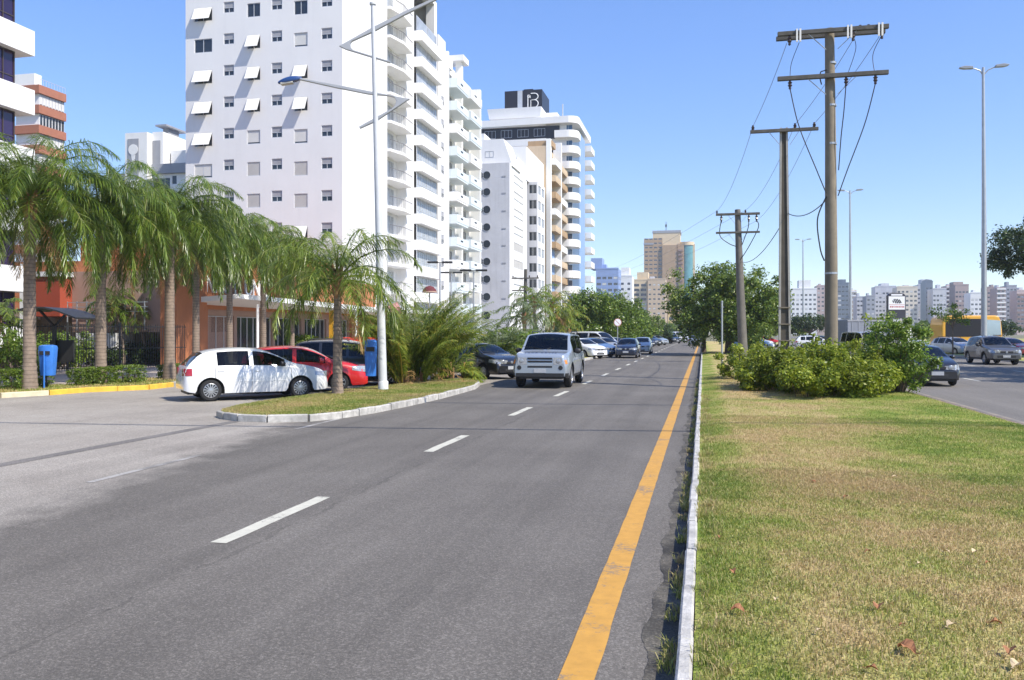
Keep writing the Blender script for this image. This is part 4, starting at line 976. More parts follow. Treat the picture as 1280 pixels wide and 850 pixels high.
# framed sign on the far side
x, y = P(1120,58); d = 58; sc_ = d/F; b = thing('advertising_sign', 'dark framed sign with rounded top and white panel of slanted bars on the far verge', 'sign', (x,y,.0), YAW)
W2 = 11.5*sc_; zt = Z(366,d); zb = Z(398,d)
mb = MB(); mb.extr([(-W2,zb),(W2,zb),(W2,zt-.2),(W2*.8,zt-.05),(W2*.4,zt),(-W2*.4,zt),(-W2*.8,zt-.05),(-W2,zt-.2)], (0,0,0),(1,0,0),(0,0,1),(0,1,0),.2); part('frame', mb, M('sign_frame',(.05,.05,.065),.4,.1,2), b, bevel=.02)
z1 = Z(370.5,d); z2_ = Z(387,d)
mb = MB(); mb.box(-W2*.88,W2*.88,-.115,-.1,z2_,z1-.0); fp = part('panel', mb, SIGNW, b)
mb = MB(); mb.box(-W2*.6,W2*.6,-.119,-.101,Z(370,d)+.02,Z(368,d)+.02); part('top_strip', mb, SIGNW, b)
mb = MB(); zc = Z(376.5,d)
for k,(o,l) in enumerate([(-.36,.5),(-.18,1),(0,1),(.18,1),(.36,.8)]): mb.cbox((o*W2*1.05,-.118,zc+(1-l)*-.06),(.07,.006,.34*l),0,0,R(-28))
part('emblem', mb, BLACKM, fp)
mb = MB(); r_ = random.Random(2); xx = -W2*.75
while xx < W2*.7:
    l = r_.uniform(.03,.1); mb.box(xx,xx+l,-.118,-.112,Z(383.6,d)-.045,Z(383.6,d)+.045); xx += l+.03
mb.box(-W2*.85,W2*.85,-.118,-.112,Z(381,d)-.012,Z(381,d)+.012)
part('small_print', mb, M('faded_red_print',(.45,.08,.08),.6,0), fp)
mb = MB(); mb.box(-.2,.2,-.06,.06,-.1,zb); part('post', mb, GREYPAINT, b)
# ------------------------------------------------------------------ buildings
FACE = {'S': ((1,0,0),(0,-1,0),0.), 'E': ((0,1,0),(1,0,0),R(90)), 'W': ((0,-1,0),(-1,0,0),R(-90))}
def wall(mb, side, o, W, H, ops, depth=.14, mi=0):
    """Wall plane with real openings: o bottom corner, ops = [(u0,u1,v0,v1)], reveals going in by depth."""
    U = Vector(FACE[side][0]); N = Vector(FACE[side][1]); o = Vector(o); Zv = Vector((0,0,1))
    us = sorted({0,W} | {round(a,4) for p in ops for a in p[:2]}); vv = sorted({0,H} | {round(a,4) for p in ops for a in p[2:4]})
    rows = []
    for j in range(len(vv)-1):
        vm = (vv[j]+vv[j+1])/2; act = [p for p in ops if p[2] < vm < p[3]]; run = None
        for i in range(len(us)-1):
            um = (us[i]+us[i+1])/2; hole = any(p[0] < um < p[1] for p in act)
            if not hole:
                if run is None: run = us[i]
            if (hole or i == len(us)-2) and run is not None:
                e = us[i] if hole else us[i+1]
                mb.add([o+U*run+Zv*vv[j], o+U*e+Zv*vv[j], o+U*e+Zv*vv[j+1], o+U*run+Zv*vv[j+1]], [(0,1,2,3)], mi); run = None
    for u0,u1,v0,v1 in [p[:4] for p in ops]:
        a = [o+U*u0+Zv*v0, o+U*u1+Zv*v0, o+U*u1+Zv*v1, o+U*u0+Zv*v1]; b = [p - N*depth for p in a]
        mb.add(a+b, [(0,4,5,1),(1,5,6,2),(2,6,7,3),(3,7,4,0)], mi)
WC = {}; SHUTB = M('closed_shutter', (.47,.455,.43), .6, .08, 1)
def wmesh(style, w, h, fm, gm):
    key = (style, round(w,2), round(h,2), fm.name, gm.name)
    if key in WC: return WC[key]
    fr = MB(); pn = MB(); ex = []; t = .05 if w > .8 else .04
    def ring(x0,x1,z0,z1,y0=.04,y1=.12,t=t):
        fr.box(x0,x0+t,y0,y1,z0,z1); fr.box(x1-t,x1,y0,y1,z0,z1); fr.box(x0+t,x1-t,y0,y1,z0,z0+t); fr.box(x0+t,x1-t,y0,y1,z1-t,z1)
    ring(-w/2,w/2,-h/2,h/2)
    if style in ('plain','awning','band'):
        n = max(1, round(w/.75)); 
        for k in range(1,n): fr.box(-w/2+w*k/n-.025, -w/2+w*k/n+.025, .05,.118, -h/2+t, h/2-t)
        if style == 'band': fr.box(-w/2+t, w/2-t, .055,.115, -h*.22-.02, -h*.22+.02)
        pn.box(-w/2+t, w/2-t, .09,.125, -h/2+t, h/2-t)
    if style == 'blind':
        pn.box(-w/2+t, w/2-t, .1,.13, -h/2+t, h/2-t); b = MB(); b.box(-w/2+t,w/2-t,.075,.098,-h/2+t+h*.1,h/2-t); fr.box(-.02,.02,.06,.11,-h/2+t,h/2-t) if w > 1.4 else None; ex.append(('blind', b, BLIND))
    if style == 'shut':
        pn.box(-w/2+t, w/2-t, .1,.13, -h/2+t, h/2-t); b = MB(); [b.box(x0_,x1_,.05,.07,-h/2+t,h/2-t) for x0_,x1_ in ([(-w/2+t,-.012),(.012,w/2-t)] if w > 1.4 else [(-w/2+t,w/2-t)])]; ex.append(('blind', b, SHUTB))
    if style == 'small':
        pn.box(-w/2+t, w/2-t, .1,.13, -h/2+t, h/2-t); b = MB(); b.box(-w/2+t,w/2-t,.07,.095,-h*.02,h/2-t); ex.append(('blind', b, BLINDG))
        fr.box(-w/2+t,w/2-t,.05,.11,-h*.06,-h*.02); fr.box(-.025,.025,.055,.115,-h/2+t,-h*.06)
    if style == 'awning':
        b = MB(); L = h*1.02; a = R(25); q = w/2-.02
        p0 = Vector((0,-.02,h/2-.04)); p1 = p0 + Vector((0,-math.sin(a)*L,-math.cos(a)*L))
        b.add([(-q,p0.y,p0.z),(q,p0.y,p0.z),(q,p1.y,p1.z),(-q,p1.y,p1.z),(-q,p0.y+.035,p0.z+.03),(q,p0.y+.035,p0.z+.03),(q,p1.y+.035,p1.z+.03),(-q,p1.y+.035,p1.z+.03)],
              [(0,1,2,3),(7,6,5,4),(0,4,5,1),(1,5,6,2),(2,6,7,3),(3,7,4,0)]); ex.append(('shutter', b, CREAM))
    r = (fr.mesh('window', fm), pn.mesh('pane', gm), [(n_, m_.mesh(n_, mt)) for n_,m_,mt in ex]); WC[key] = r; return r
class Bld:
    def __init__(s, name, label, cat, x, y, group=None, z=0.):
        s.root = thing(name, label, cat, (x,y,z), 0, group); s.o = Vector((x,y,z)); s.w = MB(); s.n = 0; s.over = MB(); s.ovm = None
    def win(s, side, c, style='plain', w=1.2, h=1.2, fm=ALU, gm=GLASS):
        f, p, ex = wmesh(style, w, h, fm, gm); s.n += 1
        if s.n <= 100:
            o = link(bpy.data.objects.new('window', f), s.root); o.location = Vector(c) - s.o; o.rotation_euler = (0,0,FACE[side][2])
            link(bpy.data.objects.new('pane', p), o)
            for n_, m_ in ex: link(bpy.data.objects.new(n_, m_), o)
        else:
            U = Vector(FACE[side][0]); N = Vector(FACE[side][1]); c = Vector(c); s.ovm = s.ovm or (fm, gm)
            for ww, hh, dd, mi in ((w,h,.10,0),(w*.9,h*.9,.08,1)):
                q_ = c - N*dd; s.over.add([q_-U*ww/2-Vector((0,0,hh/2)), q_+U*ww/2-Vector((0,0,hh/2)), q_+U*ww/2+Vector((0,0,hh/2)), q_-U*ww/2+Vector((0,0,hh/2))], [(0,1,2,3)], mi)
    def face(s, side, o, W, H, wins, mi=0, depth=.14, fm=ALU, gm=GLASS):
        """wins: (u centre, v centre, w, h, style)"""
        wall(s.w, side, o, W, H, [(u-w/2,u+w/2,v-h/2,v+h/2) for u,v,w,h,_ in wins], depth, mi)
        U = Vector(FACE[side][0])
        for u,v,w,h,st in wins: s.win(side, Vector(o)+U*u+Vector((0,0,v)), st, w, h, fm, gm)
    def part(s, name, mb, mats, **k): return part(name, mb, mats, s.root, world=True, **k)
    def done(s, mats, name='walls'):
        part(name, s.w, mats, s.root, world=True)
        if s.over.v: part('distant_windows', s.over, list(s.ovm), s.root, world=True)['kind'] = 'stuff'
        return s.root
def back_and_roof(b, x0,x1,y0,y1,z0,z1, mi=0, sides='WN'):
    b.w.add([(x0,y0,z1),(x1,y0,z1),(x1,y1,z1),(x0,y1,z1)], [(0,1,2,3)], mi)
    if 'W' in sides: b.w.add([(x0,y0,z0),(x0,y1,z0),(x0,y1,z1),(x0,y0,z1)], [(0,1,2,3)], mi)
    if 'E' in sides: b.w.add([(x1,y0,z0),(x1,y1,z0),(x1,y1,z1),(x1,y0,z1)], [(0,1,2,3)], mi)
    b.w.add([(x0,y1,z0),(x1,y1,z0),(x1,y1,z1),(x0,y1,z1)], [(0,1,2,3)], mi)

# ---- white tower
rb = random.Random(8); XB = -29.7; YB = onX(428, XB); X0 = onY(232, YB); FH = 2.75; HB = 39.5
b = Bld('apartment_tower', 'tall white apartment tower whose facade shows columns of small windows and propped shutters', 'apartment tower', (X0+XB)/2, YB)
wins = []
cols = [(254,1.75,1.2,10.40,'L'),(286,1.0,.95,10.75,'S'),(317,1.25,1.2,10.40,'M'),(346,1.0,.95,10.75,'S'),(376,1.25,1.2,10.40,'M'),(408.5,1.0,.95,10.75,'S')]
# what each window shows, from the lowest row in view upward (row at y=290 first)
look = {254:['shut','shut','blind','awning','awning','awning2','plain'], 317:['shut','shut','shut','blind','awning','awning','awning','plain'], 376:['awning','shut','shut','blind','awning','awning','blind','plain']}
for px, w, h, z0, k in cols:
    u = onY(px, YB) - X0; dcol = dep(onY(px,YB), YB)
    zr = {'L':Z(253,dcol),'M':Z(291,dcol) if px > 340 else Z(290.5,dcol),'S':Z(285,dcol)}[k]
    zr = zr - (0 if k != 'L' else FH)
    for r_ in range(-2, 10):
        z = zr + FH*r_
        if z + h/2 > HB-.6: continue
        if k == 'S': st = 'small'
        else:
            l = look[px]; st = l[r_] if 0 <= r_ < len(l) else rb.choice(['shut','blind','plain','awning'])
            if st == 'awning2': st = 'awning'
        wins.append((u, z, w, h, st))
wins.sort(key=lambda q_: abs(q_[1]-20))
b.face('S', (X0,YB,0), XB-X0, HB, wins, fm=ALU)
Yb0, Yb1, Yw0, Yw1 = onX(484,XB), onX(507.5,XB), onX(517.5,XB), onX(543,XB); YE = onX(546,XB)
# street side: blank wall, balcony recess, wall, glazed bay
wall(b.w, 'E', (XB,YB,0), YE-YB, HB, [(Yb0-YB, Yb1-YB, .3, HB-.5), (Yw0-YB, Yw1-YB, .3, HB-.5)], 1.0)
b.w.add([(XB-1.0,Yb0,0),(XB-1.0,Yb1,0),(XB-1.0,Yb1,HB-.5),(XB-1.0,Yb0,HB-.5)], [(0,1,2,3)])
back_and_roof(b, X0,XB,YB,YE,0,HB)
zs0 = Z(331, 83)
for k in range(13):
    z = zs0 + FH*(k-3)
    if z < .5 or z > HB-2.6: continue
    m = MB(); m.extr([(0,0),(Yb1-Yb0,0),(Yb1-Yb0,1.05),((Yb1-Yb0)*.45,1.15),(0,.55)], (XB-.99,Yb0,z), (0,1,0),(1,0,0),(0,0,1), .22)
    m.add([(XB-.99,Yb0,z-.1),(XB-.99,Yb1,z-.1),(XB+.05,Yb1,z-.1),(XB+.05,Yb0,z-.1),(XB-.99,Yb0,z+.1),(XB-.99,Yb1,z+.1),(XB+.05,Yb1,z+.1),(XB+.05,Yb0,z+.1)], [(0,3,2,1),(4,5,6,7),(0,1,5,4),(1,2,6,5),(2,3,7,6),(3,0,4,7)])
    m = MB(); e = [(XB-.99,Yb0),(XB+.3,Yb0+.15),(XB+.85,Yb0+(Yb1-Yb0)*.45),(XB+.75,Yb1),(XB-.99,Yb1)]
    m.prism(e, z-.12, z+.14); bl = b.part('balcony', m, WHITE2)
    m = MB(); rail = e[1:4]; 
    for a_,c_ in zip(rail[:-1], rail[1:]):
        L_ = math.dist(a_,c_); n_ = int(L_/.3)
        for i in range(n_+1): xx = a_[0]+(c_[0]-a_[0])*i/n_; yy = a_[1]+(c_[1]-a_[1])*i/n_; m.bar((xx-.05,yy,z+.14),(xx-.05,yy,z+1.02),.02,.02)
        m.bar((a_[0]-.05,a_[1],z+1.03),(c_[0]-.05,c_[1],z+1.03),.05,.05)
    part('railing', m, RAILG, bl, world=True)
    b.win('E', (XB-.85, (Yb0+Yb1)/2+.6, z+1.25), 'plain', 1.7, 2.1, gm=CURTAIN)
    zz = z - .25
    m = MB(); m.box(XB-.6, XB+.95, Yw0-.1, Yw1+.1, zz-.42, zz+.62); b.part('spandrel', m, WHITE2)
    for q_ in range(2):
        b.win('E', (XB+.35, Yw0+(Yw1-Yw0)*(.25+.5*q_), zz+.62+(FH-1.04)/2), 'band', (Yw1-Yw0)/2-.06, FH-1.06, gm=CURTAIN)
m = MB(); m.box(XB-8,XB-3,YB+4,YB+12,HB,HB+3); b.part('roof_block', m, WHITE)
tower_b = b.done(WHITE)

# ---- stepped white neighbour with mint balconies
XC = -29.2; yc0, yc1, yc2, yc3 = YE+.3, onX(561,XC), onX(579,XC), onX(597,XC); HC = 34.3
b = Bld('apartment_tower', 'white apartment block with two stacks of pale mint box balconies next to the tallest tower', 'apartment tower', XC-6, yc0)
b.w.box(XC-14,XC-.4,yc0,yc1,0,Z(60,dep(XC,yc0+5))); 
wall(b.w,'E',(XC-.9,yc1,0),yc3-yc1,HC,[]); back_and_roof(b,XC-14,XC-.9,yc1,yc3,0,HC); b.w.add([(XC-14,yc1,0),(XC-.9,yc1,0),(XC-.9,yc1,HC),(XC-14,yc1,HC)],[(0,1,2,3)])
m = MB(); m.box(XC-.9,XC+.0,yc1-.25,yc1+.15,0,HC+.6); m.box(XC-.9,XC-.1,yc2-.3,yc2+.3,0,HC+1.2); m.box(XC-.9,XC+.5,yc3-.7,yc3,0,HC-.4); b.part('fin_wall', m, WHITE2)
m = MB(); m.box(XC-8,XC-2,yc1+1,yc1+6,HC,HC+2.2); m.box(XC-2,XC+.3,yc2-1,yc2+1.5,HC+1.2,HC+1.9); m.box(XC-3.5,XC-.5,yc0+2,yc0+6,Z(60,95)-.1,Z(60,95)+1.1); b.part('roof_block', m, WHITE)
m = MB(); m.box(XC-.895,XC-.55,yc0+2.2,yc1-2,.3,HC-1.5); b.part('mint_strip', m, MINT)
fl = 2.68
for k in range(13):
    for j,(ya,yb_,dz) in enumerate([(yc1+.3,yc2-.9,0),(yc2+.3,yc3-1.3,.35)]):
        z = 1.4 + fl*k + dz
        if z > HC-1.6: continue
        m = MB(); m.box(XC-.9,XC+.9,ya,yb_,z-.1,z+.12); m.box(XC+.82,XC+.95,ya,yb_,z+.12,z+1.0); m.box(XC-.9,XC+.82,ya,ya+.1,z+.12,z+1.0); m.box(XC-.9,XC+.82,yb_-.1,yb_,z+.12,z+1.0)
        bl = b.part('balcony', m, MINT if (k+j)%3 else WHITE2)
        m = MB(); m.box(XC+.951,XC+.97,(ya*.7+yb_*.3),(ya*.5+yb_*.5),z+.55,z+.75); part('drain_slot', m, BLACKP, bl, world=True)
        b.win('E', (XC-.78,(ya+yb_)/2,z+1.35), 'plain', min(2.4,yb_-ya-.8), 2.0)
    zc = 2+fl*k
    if zc < 31: b.win('E', (XC-.28, yc0+1.4, zc), 'small', .9, 1.0)
b.done(WHITE)

# ---- grey fronted block with portholes
XD = -29.0*.95; YD = onX(637,XD); XL = XD-13; HD = Z(203, dep(XD,YD)); ff = 2.74
b = Bld('apartment_tower', 'pale grey apartment block with paired round porthole windows', 'apartment tower', (XD+XL)/2, YD)
wall(b.w,'S',(XL,YD,0),XD-XL,HD,[],mi=1)
yD1, yD2, yD3 = onX(658.5,XD), onX(661,XD), onX(682,XD)
rows = [Z(v, dep(onY(608,YD),YD)) for v in (219,240,262,284,305,327,349,371)]
for z in rows + [rows[-1]-2.75]:
    for px in (599.3,608.4):
        m = MB(); xx = onY(px,YD); m.lathe([(.56,-.05),(.62,-.05),(.62,.02),(.56,.02)],20,(xx,YD-.012,z),'y',cap=False); w_ = b.part('porthole', m, ALU)
        m = MB(); m.lathe([(.56,.0),(.56,.02),(0,.02)],20,(xx,YD-.03,z),'y'); m.box(xx-.03,xx+.03,YD-.04,YD-.02,z-.5,z+.5); part('pane', m, GLASS, w_, world=True)
    m = MB(); xx = onY(630,YD); m.box(xx-.3,xx+.3,YD-.05,YD-.002,z-.35,z-.18); b.part('vent', m, GREY)
wl_ = [((yD1-YD)*.5, z-.1, (yD1-YD)*.55, 1.25, rb.choice(['shut','blind','shut'])) for z in rows]
b.face('E',(XD,YD,0),yD1-YD,HD,wl_,mi=0)
b.w.box(XD-13,XD-.6,yD1,yD2,0,HD-.5,2)  # shadow gap beside the bay, its shade put in as grey
XQ = XD+1.45; back_and_roof(b,XL,XD,YD,yD3,0,HD-.4); yq = onX(681,XQ)
b.face('S',(XD-.6,yD2,0),XQ-XD+.6,HD-.4,[((XQ-XD+.6)*.62,z+.1,1.25,1.45,'plain') for z in rows],mi=1)
b.face('E',(XQ,yD2,0),yq-yD2,HD-.4,[((yq-yD2)*(.27+.46*q_),z+.1,(yq-yD2)*.36,1.45,'plain') for z in rows for q_ in range(2)],mi=0,gm=CURTAIN)
b.w.add([(XD-.6,yD2,HD-.4),(XQ,yD2,HD-.4),(XQ,yq,HD-.4),(XD-.6,yq,HD-.4)],[(0,1,2,3)],1)
m = MB(); zt = Z(168,dep(XD,YD)+3); m.box(XL,XD-1.2,YD+1.2,YD+7,HD-.3,zt-1); m.box(XL-2,XD-4.2,YD+1.5,YD+9,zt-1,zt+.0); m.box(XD-3.8,XD-.6,YD+8,YD+16,HD-.5,HD+2.4)
m.add([(XD-1.2,YD+1.2,HD-.3),(XD+.2,YD+1.2,HD-.3),(XD-1.2,YD+1.2,zt-1.02),(XD-1.2,YD+7,HD-.3),(XD+.2,YD+7,HD-.3),(XD-1.2,YD+7,zt-1.02)],[(0,1,2),(1,4,5,2),(3,5,4)])
m.box(XD-9,XD+.1,yD1-1,yD3,HD-.5,Z(187,dep(XD,yD2)))
b.part('penthouse', m, WHITE); xx = onY(612,YD+1.2); b.win('S',(xx,YD+1.12,HD+1.6),'plain',1.3,.9)
m = MB(); m.box(XD+.0,XD+1.0,onX(683,XD),onX(686.5,XD),0,rows[0]-4.5); b.part('blue_strip', m, SKYB)
b.done([WHITE2,PALEGREY,GREY])

# ---- beige block with stacked balconies
XE = -26.4; ye0, ye1 = onX(687,XE), onX(706,XE)+2; HE = Z(197,160)
b = Bld('apartment_tower', 'beige apartment block with brown fronted balconies between the porthole block and the curved tower', 'apartment tower', XE-5, ye0)
b.w.box(XE-4.6,XE-.6,ye0,ye1,0,HE); ym = (ye0+ye1)/2-2
m = MB(); m.box(XE-.6,XE+.2,ye0-.05,ye0+1.0,0,HE+1.2); m.box(XE-.6,XE+.9,ym-.3,ym+.5,0,HE+2.0); m.box(XE-.6,XE+.3,ye1-.8,ye1+.05,0,HE+.3); b.part('piers', m, WHITE2)
m = MB(); m.box(XE-4,XE+.4,ye0+.5,ye0+4,HE,HE+1.0); b.part('parapet', m, TAN)
for k in range(11):
    z = 2.2 + 2.95*k
    if z > HE-1.5: continue
    for j,(ya,yb_) in enumerate([(ye0+1.05,ym-.35),(ym+.55,ye1-.85)]):
        m = MB(); m.box(XE-.6,XE+.9,ya,yb_,z-.1,z+.1); m.box(XE+.8,XE+.92,ya,yb_,z+.1,z+1.0); m.box(XE-.6,XE+.8,ya,ya+.1,z+.1,z+1.0); b.part('balcony', m, [BEIGE,TAN,WHITE2][(k*2+j)%3])
        b.win('E',(XE-.5,(ya+yb_)/2,z+1.35),'plain',(yb_-ya)*.6,1.9)
        pass
b.done(BEIGE)

# ---- big banded tower with curved balconies and the black roof box
XF = -23.6; YF = onX(722,XF); dF = dep(XF,YF); XFL = onY(590,YF); HF = Z(152,dF); fl = 19.5*dF/F
b = Bld('apartment_tower', 'tall white tower with rounded corner balconies and a black emblem box on its roof', 'apartment tower', (XF+XFL)/2, YF)
yF2 = onX(738,XF); xb = onY(694,YF)-2.2
b.w.box(XFL,XF-2.2,YF+.3,yF2,0,HF-.3,0)
for k in range(14):
    zt = HF - fl*k
    if zt < 4: break
    m = MB(); m.box(XFL,xb+.5,YF-.55,YF+.3,zt-1.3 if k else zt-.5,zt+.3 if k == 0 else zt); b.part('white_band', m, WHITE)
    m = MB(); m.box(XFL,xb+3.0,YF-.0,YF+.29,zt-fl+.0,zt-1.32 if k else zt-.52); b.part('black_band', m, BLACKP) if k < 4 else None
    for q_ in range(5):
        if k < 5: b.win('S',(xb-.9-3.3*q_,YF-.07,zt-fl*.5-(.65 if k else .2)),'plain',2.2,1.5,gm=BLUEGLASS,fm=ALU)
    # rounded corner balcony
    zb_ = zt-fl+.1; pts = [(xb+2.2,YF+.3),(xb+2.2,YF-1.0)]
    for a in range(9): t_ = R(-90+a*11.25); pts.append((XF-1.9+2.0*math.cos(t_), YF+1.0+2.0*math.sin(t_)))
    pts += [(XF+.1,YF+3.4),(XF-.6,YF+4.2),(XF-2.2,YF+4.2)]
    m = MB(); m.prism(pts, zb_-.15, zb_+.05); pp = pts[1:-2]
    inn = [((x_-XF+4)*.965+XF-4, (y_-YF-3)*.965+YF+3) for x_,y_ in pp]; n = len(pp)
    m.add([(x_,y_,zb_+.05) for x_,y_ in pp]+[(x_,y_,zb_+1.25) for x_,y_ in pp]+[(x_,y_,zb_+.05) for x_,y_ in inn]+[(x_,y_,zb_+1.25) for x_,y_ in inn],
          [f for i in range(n-1) for f in ((i,i+1,n+i+1,n+i),(2*n+i,3*n+i,3*n+i+1,2*n+i+1),(n+i,n+i+1,3*n+i+1,3*n+i))])
    b.part('balcony', m, WHITE)
    b.win('S',((xb+XF)/2+.6,YF+.22,zb_+1.5),'plain',(XF-xb)*.5,1.9,gm=BLUEGLASS)
    b.win('E',(XF-2.1,YF+3.4,zb_+1.5),'plain',2.4,1.9,gm=BLUEGLASS)
    # street side slabs at the far end
    m = MB(); ya, yb_ = onX(733.5,XF), onX(738,XF); m.box(XF-2.2,XF+.9,ya,yb_,zb_-.1,zb_+1.1); b.part('far_balcony', m, WHITE)
m = MB(); m.box(XF-2.25,XF-.3,YF+4.6,onX(733,XF),0,HF-1); b.part('blue_flank', m, SKYB)
m = MB(); r0 = dF+2; 
xq = lambda px: onY(px,YF)
pts = [(XFL,YF-.6)]+[(xb+.6,YF-.6)]
pts = [(XFL,YF+8),(XFL,YF-.58),(XF-1.6,YF-1.1)]+[(XF-1.9+2.1*math.cos(R(-80+a*11)),YF+1.0+2.1*math.sin(R(-80+a*11))) for a in range(8)]+[(XF+.2,yF2-1),(XF-4,yF2-1)]
m.prism(pts, HF-.3, HF+1.0); b.part('parapet', m, WHITE)
zp0, zp1 = HF+1.0, Z(128,dF)
m = MB(); m.box(xq(613),xq(672),YF+2.5,YF+16,zp0,zp1-1.9); m.add([(xq(609),YF+1.6,zp1-1.9),(xq(674),YF+1.6,zp1-1.9),(xq(674),YF+17,zp1-1.9),(xq(609),YF+17,zp1-1.9),(xq(607),YF+1.2,zp1),(xq(675),YF+1.2,zp1),(xq(675),YF+17,zp1),(xq(607),YF+17,zp1)],[(0,3,2,1),(4,5,6,7),(0,1,5,4),(1,2,6,5),(2,3,7,6),(3,0,4,7)]); m.box(xq(672),xq(690),YF+6,YF+18,zp0,zp0+2.6); b.part('penthouse', m, WHITE)
for px in (621,636,645,664): b.win('S',(xq(px),YF+2.42,zp0+.9),'plain',1.4,1.1,gm=BLUEGLASS)
z0_, z1_ = zp1, Z(108.5,dF+3)
m = MB(); m.box(xq(626.5),xq(674),YF+3,YF+11,z0_,z1_); bx_ = b.part('roof_box', m, BLACKP)
m = MB(); m.box(xq(643),xq(649),YF+2.9,YF+3.05,z0_+.1,z1_-.05); part('pale_strip', m, ALU, bx_, world=True)
m = MB(); m.box(xq(648),xq(660),YF+5,YF+9,z1_,z1_+.75); part('vent_cap', m, BLACKP, bx_, world=True)
# emblem: rounded B with a slash in its upper left
m = MB(); ex, ez = xq(662), (z0_+z1_)/2-.3; yy = YF+2.93; s_ = .1
def ln(pts, r=.085): m.tube([(ex+a,yy,ez+c) for a,c in pts], r, 6)
arc = lambda cx,cz,rx,rz,a0,a1: [(cx+rx*math.cos(R(a0+(a1-a0)*i/12)),cz+rz*math.sin(R(a0+(a1-a0)*i/12))) for i in range(13)]
ln([(-.95,1.0),(-.95,-1.45)]); ln([(-.35,.2),(-.35,-1.45)],.06); ln([(-.35,1.5)]+arc(.35,.85,.75,.65,90,-90)+[(-.1,.2)]); ln([(-.2,.2)]+arc(.35,-.55,.78,.75,90,-90)+[(.1,-1.3)]); ln(arc(-.75,.95,.28,.28,0,360),.05); ln([(-1.0,1.2),(-.4,.65)],.06)
part('emblem', m, SIGNW, bx_, world=True)
m = MB(); m.tube([(xq(694),YF+9,zp0),(xq(694),YF+9,zp0+5)],.12,6); b.part('antenna', m, ALU)
b.done(WHITE)

SLATE = M('hazed_slate_render',(.13,.16,.20),.5,.1,.5); ROSE = M('hazed_brown_render',(.36,.275,.245),.75,.08,.5); DUN = M('dun_render',(.66,.585,.47),.75,.07,.5)  # skyline palette paled: distance haze is put into these colours
# ---- generic distant blocks
def block(name, label, px0, px1, ty, d, mat, floors=3., cols=4, ww=1.5, wh=1.3, depth_=14, style='plain', gm=GLASS, fm=ALU, side=None, scols=3, roof=None, bands=None, group=None, zbot=0, minrow=2, blank=None):
    Yf = P((px0+px1)/2, d)[1]; x0, x1 = onY(px0,Yf), onY(px1,Yf); H = Z(ty,d); b = Bld(name, label, 'building', (x0+x1)/2, Yf, group)
    nf = int((H-.6)/floors); ws = []
    for r_ in range(nf-1, minrow-1, -1):
        for c_ in range(cols):
            if blank and c_ in blank: continue
            ws.append(((x1-x0)*(c_+.5)/cols, floors*r_+floors*.55, min(ww,(x1-x0)/cols*.8), wh, style if rb.random() < .7 else rb.choice(['plain','blind'])))
    b.face('S',(x0,Yf,0),x1-x0,H,ws,gm=gm,fm=fm); back_and_roof(b,x0,x1,Yf,Yf+depth_,0,H,sides='')
    for sd in ('E','W'):
        ss = []
        if side == sd:
            for r_ in range(nf-1, minrow-1, -1):
                for c_ in range(scols): ss.append((depth_*(c_+.5)/scols, floors*r_+floors*.55, min(ww,depth_/scols*.7), wh, 'plain'))
        b.face(sd,(x1,Yf,0) if sd == 'E' else (x0,Yf+depth_,0),depth_,H,ss,gm=gm,fm=fm)
    if bands:
        for r_ in range(minrow, nf+1):
            m = MB(); m.box(x0+.15*(x1-x0)*0-.02, x1+.02, Yf-.9, Yf-.002, floors*r_-.15, floors*r_+.85); b.part('balcony_band', m, bands)
    if roof:
        for (a,c_,t_) in roof:
            m = MB(); m.box(onY(a,Yf),onY(c_,Yf),Yf+2,Yf+depth_-2,H,Z(t_,d)); b.part('roof_block', m, mat)
    m = MB(); r_ = random.Random(int(px0)); xx = r_.uniform(.2,.7); ww_ = (x1-x0)*.12; m.box(x0+(x1-x0)*xx-ww_,x0+(x1-x0)*xx+ww_,Yf+3,Yf+8,H,H+r_.uniform(1.2,3)); b.part('water_tank', m, mat if r_.random() < .6 else PALEGREY)
    m = MB(); m.box(x0-.1,x1+.1,Yf-.12,Yf+.25,H-.3,H+.5); b.part('parapet', m, mat)
    b.done(mat); return b
sg = 'far apartment blocks across the bay'
